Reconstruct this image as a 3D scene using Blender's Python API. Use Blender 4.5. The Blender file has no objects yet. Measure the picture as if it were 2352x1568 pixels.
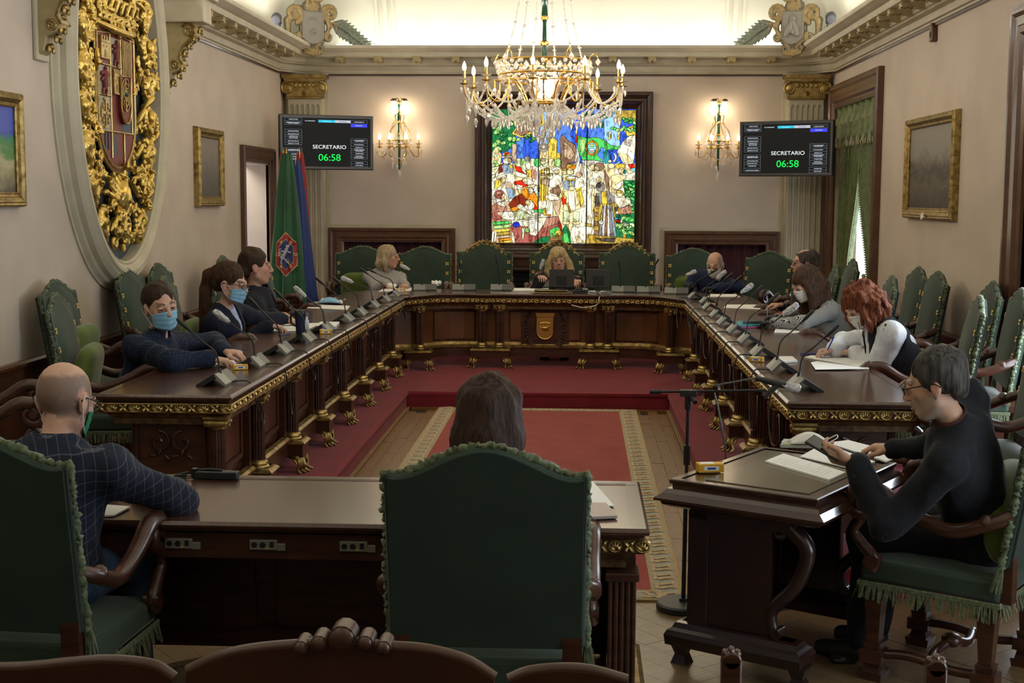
import bpy, bmesh, math, random
import numpy as np
from math import sin, cos, pi, radians, atan, atan2, sqrt, hypot
from mathutils import Vector, Matrix, Euler
sc = bpy.context.scene
COL = sc.collection
# ---------------------------------------------------------------- camera
F, CH = 3100.0, 1.9
YAW, PITCH, ROLL = atan(154 / F), atan(334 / F), 0.005
cam = bpy.data.cameras.new('camera'); camo = bpy.data.objects.new('camera', cam); COL.objects.link(camo)
cam.sensor_width = 36; cam.lens = F / 2352 * 36; cam.clip_start = 0.05; cam.clip_end = 100
CM = Matrix.Rotation(YAW, 3, 'Z') @ Matrix.Rotation(pi / 2 - PITCH, 3, 'X') @ Matrix.Rotation(ROLL, 3, 'Z')
camo.matrix_world = Matrix.Translation((0, 0, CH)) @ CM.to_4x4()
sc.camera = camo
cam.dof.use_dof = True; cam.dof.focus_distance = 9.0; cam.dof.aperture_fstop = 16
sc.view_settings.view_transform = 'Standard'; sc.view_settings.look = 'None'
sc.view_settings.exposure = 0.7; sc.view_settings.gamma = 1; sc.view_settings.use_curve_mapping = False
# ---------------------------------------------------------------- world: an overcast sky seen only through the windows
w = bpy.data.worlds.new('sky'); sc.world = w; w.use_nodes = True
bg = w.node_tree.nodes['Background']; bg.inputs[0].default_value = (0.62, 0.78, 1.0, 1); bg.inputs[1].default_value = 2.2

def lamp(kind, name, loc, energy, color=(1, 1, 1), size=.1, rot=None, sy=None):
    l = bpy.data.lights.new(name, kind); l.energy = energy; l.color = color
    if kind == 'AREA':
        l.shape = 'RECTANGLE'; l.size = size; l.size_y = sy or size
    else: l.shadow_soft_size = size
    o = bpy.data.objects.new(name, l); COL.objects.link(o); o.location = loc
    if rot: o.rotation_euler = rot
    return o
WARM = (1.0, .78, .52); DAY = (.78, .89, 1.0); LED = (1.0, .96, .90)
R = radians
# daylight entering by the windows of the right wall
lamp('AREA', 'daylight_near_window', (3.22, 8.4, 1.7), 60, DAY, 2.4, (0, R(90), 0), 2.0)
lamp('AREA', 'daylight_unseen_window', (3.22, 3.3, 1.7), 5, DAY, 2.4, (0, R(90), 0), 2.0)  # this window is out of view, put in for its light
# concealed cove lighting lying on the cornice
lamp('AREA', 'cove_light_back', (-.3, 16.74, 3.76), 6, LED, 5.6, (R(-128), 0, 0), .06)
lamp('AREA', 'cove_light_left', (-3.52, 6.8, 3.76), 98, LED, .06, (0, R(232), 0), 18)
lamp('AREA', 'cove_light_right', (2.87, 6.8, 3.76), 98, LED, .06, (0, R(128), 0), 18)
# ---------------------------------------------------------------- materials
def mat(name, c, rough=.5, metal=0, c2=None, scale=8, st=(1, 1, 1), bump=0, bs=None, sheen=0, spec=.5, coat=0, det=3, lo=.35, hi=.65, trans=0, emit=None, es=0, attr=None, ior=1.5, coords='Object', bdist=.01):
    m = bpy.data.materials.get(name)
    if m: return m
    m = bpy.data.materials.new(name); m.use_nodes = True
    n, L = m.node_tree.nodes, m.node_tree.links
    b = n['Principled BSDF']; m.diffuse_color = (*c[:3], 1)
    b.inputs['Base Color'].default_value = (*c, 1); b.inputs['Roughness'].default_value = rough
    b.inputs['Metallic'].default_value = metal; b.inputs['Specular IOR Level'].default_value = spec
    b.inputs['Sheen Weight'].default_value = sheen; b.inputs['Sheen Roughness'].default_value = .4
    b.inputs['Coat Weight'].default_value = coat; b.inputs['Coat Roughness'].default_value = .12
    b.inputs['Transmission Weight'].default_value = trans; b.inputs['IOR'].default_value = ior
    if emit: b.inputs['Emission Color'].default_value = (*emit, 1); b.inputs['Emission Strength'].default_value = es
    tc = n.new('ShaderNodeTexCoord'); mp = n.new('ShaderNodeMapping'); mp.inputs['Scale'].default_value = st
    L.new(tc.outputs[coords], mp.inputs[0])
    if c2:
        t = n.new('ShaderNodeTexNoise'); t.inputs['Scale'].default_value = scale; t.inputs['Detail'].default_value = det
        L.new(mp.outputs[0], t.inputs[0])
        r = n.new('ShaderNodeValToRGB'); r.color_ramp.elements[0].position = lo; r.color_ramp.elements[1].position = hi
        r.color_ramp.elements[0].color = (*c, 1); r.color_ramp.elements[1].color = (*c2, 1)
        L.new(t.outputs[0], r.inputs[0]); src = r.outputs[0]
        if attr:
            a = n.new('ShaderNodeAttribute'); a.attribute_name = attr
            x = n.new('ShaderNodeMix'); x.data_type = 'RGBA'; x.blend_type = 'MULTIPLY'; x.inputs[0].default_value = 1
            L.new(src, x.inputs[6]); L.new(a.outputs[0], x.inputs[7]); src = x.outputs[2]
        L.new(src, b.inputs['Base Color'])
    elif attr:
        a = n.new('ShaderNodeAttribute'); a.attribute_name = attr; L.new(a.outputs[0], b.inputs['Base Color'])
    if bump:
        t = n.new('ShaderNodeTexNoise'); t.inputs['Scale'].default_value = bs or scale; t.inputs['Detail'].default_value = 4
        L.new(mp.outputs[0], t.inputs[0])
        bp = n.new('ShaderNodeBump'); bp.inputs['Strength'].default_value = bump; bp.inputs['Distance'].default_value = bdist
        L.new(t.outputs[0], bp.inputs['Height']); L.new(bp.outputs[0], b.inputs['Normal'])
    return m
def emis(name, c, s):
    m = bpy.data.materials.get(name)
    if m: return m
    m = bpy.data.materials.new(name); m.use_nodes = True; n = m.node_tree.nodes; n.clear()
    e = n.new('ShaderNodeEmission'); o = n.new('ShaderNodeOutputMaterial'); e.inputs[0].default_value = (*c, 1); e.inputs[1].default_value = s
    m.node_tree.links.new(e.outputs[0], o.inputs[0]); m.diffuse_color = (*c, 1); return m
WALL = mat('wall_fabric', (.55, .465, .385), .85, c2=(.61, .52, .435), scale=2.2, bump=.12, bs=160, bdist=.002)
CREAM = mat('cream_plaster', (.49, .44, .32), .6, c2=(.56, .51, .38), scale=5, bump=.05, bs=60)
CEIL = mat('ceiling_plaster', (.72, .70, .58), .8, c2=(.76, .74, .63), scale=2)
WOOD = mat('mahogany', (.034, .011, .006), .34, c2=(.070, .024, .011), scale=6, st=(1, 1, 6), coat=.15, bump=.03, bs=30)
WOODH = mat('mahogany_top', (.048, .018, .010), .27, c2=(.072, .027, .015), scale=5, st=(8, 1, 1), coat=.5)
WOODM = mat('brown_moulding', (.085, .036, .018), .35, c2=(.125, .055, .027), scale=8, coat=.25)
GOLD = mat('gilt', (.56, .42, .17), .36, .92, c2=(.30, .20, .07), scale=14, lo=.35, hi=.75, bump=.25, bs=60)
GOLDD = mat('old_gilt', (.42, .30, .11), .42, .85, c2=(.15, .09, .03), scale=20, lo=.4, hi=.7, bump=.3, bs=70)
BRASS = mat('chandelier_brass', (.78, .50, .14), .25, 1)
VELV = mat('dark_green_velvet', (.015, .034, .021), .8, c2=(.024, .050, .031), scale=5, sheen=.22, bump=.2, bs=120, bdist=.003)
VELB = mat('back_velvet_cover', (.012, .026, .018), .9, c2=(.016, .034, .023), scale=4, sheen=.08, bump=.1, bs=140, bdist=.002)
OLIVE = mat('olive_velvet', (.075, .115, .012), .75, c2=(.13, .18, .025), scale=6, sheen=.4, bump=.2, bs=60, bdist=.004)
FRINGE = mat('green_fringe', (.065, .088, .042), .85, c2=(.14, .17, .09), scale=60, sheen=.2)
CARPET = mat('red_carpet', (.165, .007, .014), .95, c2=(.205, .010, .019), scale=5, bump=.3, bs=300, sheen=.1, bdist=.003)
BLACK = mat('black_plastic', (.012, .012, .013), .45)
GREY = mat('grey_mic_housing', (.22, .23, .21), .42, .3)
STEEL = mat('dark_steel', (.03, .03, .032), .35, .6)
PAPER = mat('paper', (.82, .82, .80), .8)
CRYST = mat('crystal', (1, .98, .95), .05, trans=.72, ior=1.52, spec=.8)
BULB = emis('lit_bulb', (1, .86, .62), 14)

# ---------------------------------------------------------------- mesh building
def link(o, parent=None):
    COL.objects.link(o)
    if parent: o.parent = parent
    return o
def tag(o, label=None, cat=None, group=None, kind=None):
    if label: o['label'] = label
    if cat: o['category'] = cat
    if group: o['group'] = group
    if kind: o['kind'] = kind
    return o
def empty(name, loc=(0, 0, 0), rz=0, label=None, cat=None, group=None, m=None):
    o = bpy.data.objects.new(name, None); COL.objects.link(o); o.empty_display_size = .1
    if m: o.matrix_world = m
    else: o.location = loc; o.rotation_euler = (0, 0, rz)
    return tag(o, label, cat, group)
class MB:
    def __init__(s): s.v = []; s.f = []; s.m = []; s.T = None
    def add(s, vs, fs, mi=0):
        b = len(s.v)
        if s.T is not None: vs = [tuple(s.T @ Vector(q)) for q in vs]
        s.v += [tuple(q) for q in vs]; s.f += [tuple(b + i for i in f) for f in fs]; s.m += [mi] * len(fs); return s
    def box(s, c, d, mi=0, M=None):
        x, y, z = d[0] / 2, d[1] / 2, d[2] / 2
        vs = [Vector((i * x, j * y, k * z)) for i in (-1, 1) for j in (-1, 1) for k in (-1, 1)]
        if M is not None: vs = [M @ q for q in vs]
        vs = [q + Vector(c) for q in vs]
        return s.add(vs, [(0, 1, 3, 2), (4, 6, 7, 5), (0, 4, 5, 1), (2, 3, 7, 6), (0, 2, 6, 4), (1, 5, 7, 3)], mi)
    def b2(s, x0, x1, y0, y1, z0, z1, mi=0):
        return s.box(((x0 + x1) / 2, (y0 + y1) / 2, (z0 + z1) / 2), (abs(x1 - x0), abs(y1 - y0), abs(z1 - z0)), mi)
    def tube(s, pts, r, n=8, mi=0, closed=False, cap=True, flat=1):
        P = [Vector(p) for p in pts]; k = len(P); rr = r if hasattr(r, '__len__') else [r] * k
        vs = []; prev = None
        for i, p in enumerate(P):
            a = P[(i - 1) % k] if (closed or i > 0) else p; b = P[(i + 1) % k] if (closed or i < k - 1) else p
            t = (b - a); t = t.normalized() if t.length > 1e-9 else Vector((0, 0, 1))
            if prev is None:
                u = t.orthogonal().normalized()
                if flat != 1:
                    u = Vector((0, 0, 1)) - t * t.z
                    u = u.normalized() if u.length > .1 else t.orthogonal().normalized()
            else: u = prev - t * prev.dot(t); u = u.normalized() if u.length > 1e-6 else t.orthogonal().normalized()
            prev = u; w_ = t.cross(u)
            for j in range(n):
                a_ = 2 * pi * j / n; vs.append(p + (u * cos(a_) * flat + w_ * sin(a_)) * rr[i])
        fs = []
        for i in range(k if closed else k - 1):
            for j in range(n):
                a0, a1 = i * n + j, i * n + (j + 1) % n; b0, b1 = ((i + 1) % k) * n + j, ((i + 1) % k) * n + (j + 1) % n
                fs.append((a0, a1, b1, b0))
        if cap and not closed: fs.append(tuple(range(n - 1, -1, -1))); fs.append(tuple((k - 1) * n + j for j in range(n)))
        return s.add(vs, fs, mi)
    def lathe(s, prof, n=16, c=(0, 0, 0), mi=0, M=None, sx=1, flute=0, fn=0):
        vs = []; k = len(prof)
        for r, z in prof:
            for j in range(n):
                a = 2 * pi * j / n; q = r * (1 - (flute if fn and j % 2 else 0)); p = Vector((q * cos(a) * sx, q * sin(a), z))
                vs.append(((M @ p) if M is not None else p) + Vector(c))
        fs = [(i * n + j, i * n + (j + 1) % n, (i + 1) * n + (j + 1) % n, (i + 1) * n + j) for i in range(k - 1) for j in range(n)]
        fs += [tuple(range(n - 1, -1, -1)), tuple((k - 1) * n + j for j in range(n))]
        return s.add(vs, fs, mi)
    def sph(s, c, r, n=10, mi=0, M=None):
        r = r if hasattr(r, '__len__') else (r, r, r); m = max(4, n // 2 + 1)
        vs = []; fs = []
        for i in range(m + 1):
            t = pi * i / m
            for j in range(n):
                a = 2 * pi * j / n; p = Vector((r[0] * sin(t) * cos(a), r[1] * sin(t) * sin(a), r[2] * cos(t)))
                vs.append(((M @ p) if M is not None else p) + Vector(c))
        for i in range(m):
            for j in range(n):
                fs.append((i * n + j, (i + 1) * n + j, (i + 1) * n + (j + 1) % n, i * n + (j + 1) % n))
        return s.add(vs, fs, mi)
    def prism(s, poly, z0, z1, mi=0, M=None, side=None):
        k = len(poly); vs = [Vector((x, y, z0)) for x, y in poly] + [Vector((x, y, z1)) for x, y in poly]
        if M is not None: vs = [M @ q for q in vs]
        ar = sum(poly[i][0] * poly[(i + 1) % k][1] - poly[(i + 1) % k][0] * poly[i][1] for i in range(k))
        fl = ar < 0
        def o_(f): return f[::-1] if fl else f
        s.add(vs, [o_(tuple(range(k, 2 * k))), o_(tuple(range(k - 1, -1, -1)))], mi)
        b = len(s.v) - 2 * k
        for i in range(k):
            f = o_((b + i, b + (i + 1) % k, b + k + (i + 1) % k, b + k + i)); s.f.append(f); s.m.append(mi if side is None else side)
        return s
    def sweep(s, prof, path, closed=False, mi=0, cap=True, flip=False):
        """profile points (offset to the left of the path, height); path of (x, y) with mitred corners"""
        k = len(path); P = [Vector(p[:2]) for p in path]; vs = []; n = len(prof)
        for i in range(k):
            a = P[i] - P[i - 1] if (closed or i > 0) else P[1] - P[0]
            b = P[(i + 1) % k] - P[i] if (closed or i < k - 1) else a
            a = a.normalized(); b = b.normalized(); na = Vector((-a.y, a.x)); nb = Vector((-b.y, b.x))
            m = (na + nb); m = m.normalized() if m.length > 1e-6 else na; q = m / max(.3, m.dot(na))
            for o, z in prof: vs.append((P[i].x + q.x * o, P[i].y + q.y * o, z))
        fs = []
        for i in range(k if closed else k - 1):
            for j in range(n - 1):
                a0, a1 = i * n + j, i * n + j + 1; b0, b1 = ((i + 1) % k) * n + j, ((i + 1) % k) * n + j + 1
                fs.append((a0, b0, b1, a1) if not flip else (a0, a1, b1, b0))
        if cap and not closed: fs.append(tuple(range(n))); fs.append(tuple((k - 1) * n + j for j in range(n - 1, -1, -1)))
        return s.add(vs, fs, mi)
    def rect(s, w, h, prof, mi=0, c=(0, 0)):
        """frame moulding round a w x h opening in the xy plane; profile (outward offset, z)"""
        x, y = w / 2, h / 2
        return s.sweep([(-o, z) for o, z in prof], [(c[0] - x, c[1] - y), (c[0] + x, c[1] - y), (c[0] + x, c[1] + y), (c[0] - x, c[1] + y)], True, mi, flip=True)
    def grid(s, nu, nv, fn, mi=0, closeu=False):
        vs = [fn(i / (nu - (0 if closeu else 1)), j / (nv - 1)) for j in range(nv) for i in range(nu)]
        fs = []
        for j in range(nv - 1):
            for i in range(nu if closeu else nu - 1):
                i2 = (i + 1) % nu; fs.append((j * nu + i, j * nu + i2, (j + 1) * nu + i2, (j + 1) * nu + i))
        return s.add(vs, fs, mi)
    def mesh(s, name, mats, smooth=50):
        me = bpy.data.meshes.new(name); me.from_pydata(s.v, [], s.f)
        mats = mats if isinstance(mats, (list, tuple)) else [mats]
        for m in mats: me.materials.append(m)
        if len(mats) > 1: me.polygons.foreach_set('material_index', s.m)
        me.update()
        if smooth:
            me.shade_smooth()
            if smooth < 180: me.set_sharp_from_angle(angle=radians(smooth))
        return me
    def build(s, name, mats, parent=None, bevel=0, smooth=50, loc=None, rot=None, label=None, cat=None, group=None, kind=None, mod=None, thick=0):
        o = bpy.data.objects.new(name, s.mesh(name, mats, smooth)); link(o, parent)
        if loc: o.location = loc
        if rot: o.rotation_euler = rot
        if thick: q = o.modifiers.new('s', 'SOLIDIFY'); q.thickness = thick; q.offset = 0
        if bevel:
            q = o.modifiers.new('b', 'BEVEL'); q.width = bevel; q.segments = 2; q.limit_method = 'ANGLE'; q.angle_limit = radians(40)
        return tag(o, label, cat, group, kind)
def inst(me, name, parent=None, loc=(0, 0, 0), rot=(0, 0, 0), scl=None, **k):
    o = bpy.data.objects.new(name, me); link(o, parent); o.location = loc; o.rotation_euler = rot
    if scl: o.scale = scl if hasattr(scl, '__len__') else (scl, scl, scl)
    return tag(o, **k)
def kids(o): return [c for c in bpy.data.objects if c.parent == o]
def snap(o):
    """the tree of a thing, read once so that copying it needs no search"""
    by = {}
    for c in bpy.data.objects:
        if c.parent: by.setdefault(c.parent.name, []).append(c)
    def rec(q): return (q, [rec(c) for c in by.get(q.name, [])])
    return rec(o)
def clone(tree, loc, rz, label=None, group=None, parent=None):
    o, ch = tree; c = o.copy(); COL.objects.link(c)
    if parent: c.parent = parent
    else:
        c.location = loc; c.rotation_euler = (0, 0, rz)
        if label: c['label'] = label
        if group: c['group'] = group
    for q in ch: clone(q, None, None, None, None, c)
    return c
def U(px, py, x=None, y=None, z=None):
    """where the line of sight through a photograph pixel meets a real plane"""
    d = CM @ Vector(((px - 1176) / F, -(py - 784) / F, -1)); o = Vector((0, 0, CH))
    i, v = (0, x) if x is not None else (1, y) if y is not None else (2, z)
    return o + d * ((v - o[i]) / d[i])
def spiral(c, r0, r1, a0, turns, n=18, ax='xz'):
    out = []
    for i in range(n + 1):
        t = i / n; r = r0 + (r1 - r0) * t; a = a0 + turns * 2 * pi * t
        out.append((c[0] + r * cos(a), c[1] + r * sin(a)))
    return out
def bez(p0, p1, p2, p3, n=12):
    p0, p1, p2, p3 = map(Vector, (p0, p1, p2, p3)); o = []
    for i in range(n + 1):
        t = i / n; o.append(p0 * (1 - t) ** 3 + p1 * 3 * t * (1 - t) ** 2 + p2 * 3 * t * t * (1 - t) + p3 * t ** 3)
    return o
def cr(pts, n=6):
    """smooth curve through points"""
    P = [Vector(p) for p in pts]; P = [P[0] * 2 - P[1]] + P + [P[-1] * 2 - P[-2]]; o = []
    for i in range(1, len(P) - 2):
        a, b, c, d = P[i - 1:i + 3]
        for j in range(n):
            t = j / n; o.append(.5 * (2 * b + (c - a) * t + (2 * a - 5 * b + 4 * c - d) * t * t + (3 * b - a - 3 * c + d) * t ** 3))
    o.append(P[-2]); return o
def wallframe(origin, u, wv):
    """local x along the wall, y up, z out of the wall"""
    u = Vector(u); wv = Vector(wv); m = Matrix.Identity(4)
    for i in range(3): m[i][0] = u[i]; m[i][1] = (0, 0, 1)[i]; m[i][2] = wv[i]; m[i][3] = origin[i]
    return m
XL, XR, YB, YF = -3.7, 3.05, 16.9, -2.5
def LW(y, z, x=XL): return wallframe((x, y, z), (0, 1, 0), (1, 0, 0))       # left wall
def RW(y, z, x=XR): return wallframe((x, y, z), (0, -1, 0), (-1, 0, 0))     # right wall
def BW(x, z, y=YB): return wallframe((x, y, z), (1, 0, 0), (0, -1, 0))     # back wall
def text(body, size, mat_, parent, loc, ext=.0004, name='lettering', align='CENTER', sx=1, rot=None):
    c = bpy.data.curves.new(name, 'FONT'); c.body = body; c.size = size; c.extrude = ext; c.align_x = align; c.align_y = 'CENTER'
    c.materials.append(mat_); tmp = bpy.data.objects.new("t", c); COL.objects.link(tmp); me = bpy.data.meshes.new_from_object(tmp.evaluated_get(bpy.context.evaluated_depsgraph_get())); bpy.data.objects.remove(tmp); o = bpy.data.objects.new(name, me); link(o, parent); o.location = loc; o.scale = (sx, 1, 1)
    if rot: o.rotation_euler = rot
    return o
# ---------------------------------------------------------------- smooth implicit surfaces (sculpting by formula)
import openvdb
class SDF:
    def __init__(s, lo, hi, vox):
        s.lo = np.array(lo, float); s.v = vox; s.n = np.ceil((np.array(hi, float) - s.lo) / vox).astype(int) + 1
        s.g = np.full(s.n, .15, np.float32); s.ax = [(s.lo[i] + vox * np.arange(s.n[i])).astype(np.float32) for i in range(3)]
    def win(s, lo, hi):
        a = np.clip(np.floor((np.array(lo) - s.lo) / s.v).astype(int), 0, s.n); b = np.clip(np.ceil((np.array(hi) - s.lo) / s.v).astype(int) + 1, 0, s.n)
        if (b <= a).any(): return None, None
        sl = tuple(slice(a[i], b[i]) for i in range(3)); return sl, (s.ax[0][sl[0]][:, None, None], s.ax[1][sl[1]][None, :, None], s.ax[2][sl[2]][None, None, :])
    def put(s, sl, d, k, op):
        a = s.g[sl]
        if op > 0:
            h = np.maximum(k - np.abs(a - d), 0) / k; s.g[sl] = np.minimum(a, d) - h * h * k * .25
        else:
            d = -d; h = np.maximum(k - np.abs(a - d), 0) / k; s.g[sl] = np.maximum(a, d) + h * h * k * .25
    def cap(s, a, b, ra, rb=None, k=.02, op=1):
        rb = ra if rb is None else rb; a = np.array(a, float); b = np.array(b, float); m = max(ra, rb) + k + .012
        sl, P = s.win(np.minimum(a, b) - m, np.maximum(a, b) + m)
        if sl is None: return
        ab = b - a; L = max(1e-9, float(ab @ ab)); h = ((P[0] - a[0]) * ab[0] + (P[1] - a[1]) * ab[1] + (P[2] - a[2]) * ab[2]) / L; h = np.clip(h, 0, 1)
        d = np.sqrt((P[0] - a[0] - h * ab[0]) ** 2 + (P[1] - a[1] - h * ab[1]) ** 2 + (P[2] - a[2] - h * ab[2]) ** 2) - (ra + (rb - ra) * h)
        s.put(sl, d, k, op)
    def chain(s, pts, rr, k=.015):
        for i in range(len(pts) - 1): s.cap(pts[i], pts[i + 1], rr[i] if hasattr(rr, '__len__') else rr, rr[i + 1] if hasattr(rr, '__len__') else rr, k)
    def ell(s, c, r, M=None, k=.02, op=1):
        c = np.array(c, float); r = np.array(r, float); m = r.max() + k + .012; sl, P = s.win(c - m, c + m)
        if sl is None: return
        q = [P[i] - c[i] for i in range(3)]
        if M is not None:
            M = np.array(M); q = [M[0][j] * q[0] + M[1][j] * q[1] + M[2][j] * q[2] for j in range(3)]
        k0 = np.sqrt(sum((q[i] / r[i]) ** 2 for i in range(3))); k1 = np.sqrt(sum((q[i] / r[i] ** 2) ** 2 for i in range(3)))
        s.put(sl, k0 * (k0 - 1) / np.maximum(k1, 1e-6), k, op)
    def box(s, c, h, M=None, rnd=.01, k=.01, op=1):
        c = np.array(c, float); h = np.array(h, float) - rnd; m = np.linalg.norm(h) + rnd + k + .012; sl, P = s.win(c - m, c + m)
        if sl is None: return
        q = [P[i] - c[i] for i in range(3)]
        if M is not None:
            M = np.array(M); q = [M[0][j] * q[0] + M[1][j] * q[1] + M[2][j] * q[2] for j in range(3)]
        q = [np.abs(q[i]) - h[i] for i in range(3)]
        d = np.sqrt(sum(np.maximum(x, 0) ** 2 for x in q)) + np.minimum(np.maximum(q[0], np.maximum(q[1], q[2])), 0) - rnd
        s.put(sl, d, k, op)
    def warp(s, amp, freq, seed=0, zf=1.0, fn=None):
        r = np.random.RandomState(seed); X, Y, Z = s.ax[0][:, None, None], s.ax[1][None, :, None], s.ax[2][None, None, :]; d = 0
        for i in range(5):
            v = r.normal(size=3); v /= np.linalg.norm(v); f = freq * (1 + .5 * i); d = d + np.sin(f * (v[0] * X + v[1] * Y + zf * v[2] * Z) + r.rand() * 6) / (1 + .4 * i)
        s.g += (amp * d).astype(np.float32)
    def mesh(s, name, mats, adapt=.0, color=None, parent=None):
        g = openvdb.FloatGrid(); g.background = .15; g.copyFromArray(np.ascontiguousarray(np.clip(s.g, -.05, .15)), tolerance=0.0)
        pts, tri, quad = g.convertToPolygons(isovalue=0.0, adaptivity=adapt)
        pts = pts * s.v + s.lo; nt, nq = len(tri), len(quad); me = bpy.data.meshes.new(name)
        me.vertices.add(len(pts)); me.vertices.foreach_set('co', pts.astype(np.float32).ravel())
        idx = np.concatenate([tri.ravel(), quad.ravel()]).astype(np.int32); me.loops.add(len(idx)); me.loops.foreach_set('vertex_index', idx)
        st = np.concatenate([np.arange(nt) * 3, nt * 3 + np.arange(nq) * 4]).astype(np.int32); me.polygons.add(nt + nq); me.polygons.foreach_set('loop_start', st)
        me.update(calc_edges=True); me.validate()
        for m in (mats if isinstance(mats, (list, tuple)) else [mats]): me.materials.append(m)
        me.shade_smooth()
        if color is not None:
            a = me.color_attributes.new('Col', 'FLOAT_COLOR', 'POINT'); c = np.ones((len(pts), 4), np.float32); c[:, :3] = color(pts); a.data.foreach_set('color', c.ravel())
        o = bpy.data.objects.new(name, me); link(o, parent); return o
# ================================================================ the room
PANE = emis('daylight_glow_pane', (.80, .90, 1.0), 3.0)  # window panes glow by themselves, standing in for the daylight outside
def wall(name, boxes, m=WALL):
    b = MB()
    for q in boxes: b.b2(*q)
    return b.build(name, m, kind='structure', smooth=0)
b = MB(); b.b2(-3.9, 3.25, YF - .2, 17.3, -.12, -.022); FLOOR = b.build('floor', mat('dark_subfloor', (.03, .018, .01), .7), kind='structure', smooth=0)
wall('wall_left', [(XL - .3, XL, YF, 14.78, -.1, 3.75), (XL - .3, XL, 15.98, YB, -.1, 3.75), (XL - .3, XL, 14.78, 15.98, 2.25, 3.75), (XL - 1.2, XL - 1.1, 13.6, YB + .2, -.1, 2.8)])
lamp('AREA', 'corridor_fill', (XL - .7, 15.3, 2.6), 16, LED, .5, (0, 0, 0), 1.4)  # unseen lamp added to brighten what shows through the doorway
wall('ceiling_corridor', [(XL - 1.2, XL - .3, 13.6, YB + .2, 2.75, 2.8)], CEIL)
wall('wall_corridor', [(XL - 1.2, XL - .3, YB, YB + .1, -.1, 2.8), (XL - 1.2, XL - .3, 13.6, 13.7, -.1, 2.8)])
WINS = [(14.25, 16.45), (7.3, 9.5), (2.2, 4.4)]  # the opening nearest the camera is unseen, added for light
bx = []; y0 = YF
for a, c in sorted(WINS):
    bx += [(XR, XR + .35, y0, a, -.1, 3.75), (XR, XR + .35, a, c, 2.95, 3.75), (XR, XR + .35, a, c, -.1, .35)]; y0 = c
bx.append((XR, XR + .35, y0, YB, -.1, 3.75)); wall('wall_right', bx)
wall('wall_back', [(XL, XR, YB, YB + .2, 1.32, 3.75), (XL, -2.98, YB, YB + .2, -.1, 1.32), (-1.73, 1.22, YB, YB + .2, -.1, 1.32), (2.3, XR, YB, YB + .2, -.1, 1.32), (XL, XR, YB + .3, YB + .35, -.1, 1.6)])
wall('wall_front', [(XL, XR, YF - .2, YF, -.1, 3.75)])
# ceiling: a deep cove round a flat panel
b = MB()
prof = [(0, 3.68)] + [(1.5 * (1 - cos(t)), 3.72 + 1.15 * sin(t)) for t in [pi / 2 * i / 14 for i in range(15)]]
path = [(XL, YF), (XR, YF), (XR, YB), (XL, YB)]
b.sweep(prof, path, True, cap=False)
b.b2(XL + 1.45, XR - 1.45, YF + 1.45, YB - 1.45, 4.865, 4.95)
CE = b.build('ceiling', CEIL, kind='structure', smooth=60)
for x in (-2.42, 1.86):
    b = MB()
    for o_, r_ in ((0, .035), (.10, .022), (-.10, .022)):
        b.tube([(x + o_ + .0 * i, YB - 1.5 * (1 - cos(t)) - .01, 3.72 + 1.15 * sin(t)) for i, t in enumerate([pi / 2 * k / 16 for k in range(17)])], r_, 8)
    b.build('ceiling_rib', CEIL, CE)
for sx, x in ((1, XL), (-1, XR)):
    for y in (14.3, 9.0, 4.0):
        b = MB()
        for o_, r_ in ((0, .035), (.10, .022), (-.10, .022)):
            b.tube([(x + sx * (1.5 * (1 - cos(t)) + .01), y + o_, 3.72 + 1.15 * sin(t)) for t in [pi / 2 * k / 16 for k in range(17)]], r_, 8)
        b.build('ceiling_rib', CEIL, CE)
# cornice: one moulding round the room, broken by the great oval on the left wall
CP = [(0, 3.395), (.03, 3.395), (.035, 3.412), (.06, 3.416), (.065, 3.43), (.04, 3.436), (.04, 3.485), (.06, 3.49), (.09, 3.50), (.10, 3.515), (.12, 3.52), (.12, 3.575), (.33, 3.575), (.34, 3.595), (.345, 3.625), (.37, 3.63), (.40, 3.65), (.44, 3.665), (.45, 3.685), (.45, 3.70), (.02, 3.70)]
cpath = [(XL, 9.3), (XL, YF), (XR, YF), (XR, 16.5), (2.8, 16.82), (2.5, YB), (-3.15, YB), (-3.45, 16.82), (XL, 16.5), (XL, 12.1)]
b = MB(); b.sweep(CP, cpath); CORN = b.build('trim_1', CREAM, kind='structure', smooth=30)
b = MB(); b.sweep([(0, 3.372), (.022, 3.372), (.022, 3.398), (0, 3.398)], cpath); b.build('picture_rail', WOOD, CORN)
# modillions: carved brackets under the corona
b = MB()
pf = [(0, 0), (.2, 0), (.205, -.02), (.19, -.042), (.15, -.046), (.12, -.035), (.07, -.045), (.03, -.06), (0, -.062)]
b.prism(pf, -.045, .045, M=Matrix(((1, 0, 0), (0, 0, 1), (0, 1, 0))).to_3x3())
b.tube([(.175, -.05, -.028), (.175, .05, -.028)], .024, 10); b.tube([(.04, -.048, -.035), (.04, .048, -.035)], .02, 10)
for i in range(3): b.tube([(.21 - .06 * i, -.03 + 0 * i, -.05), (.14 - .03 * i, .0, -.058), (.21 - .06 * i, .03, -.05)], .01, 6)
b.b2(-.01, .215, -.055, .055, 0, .012)
MOD = b.mesh('modillion', GOLDC if 'GOLDC' in globals() else mat('cream_and_gilt', (.46, .38, .20), .5, .25, c2=(.40, .33, .17), scale=20), 35)
def modl(x, y, rz): inst(MOD, 'modillion', CORN, (x, y, 3.572), (0, 0, rz))
for i in range(22):
    y = 15.95 - .44 * i
    if y > 4.2: modl(XR - .12, y, pi)
for i in range(9): modl(XL + .12, 15.95 - .44 * i, 0)
for i in range(12): modl(-2.95 + .475 * i, YB - .12, -pi / 2)
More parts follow.
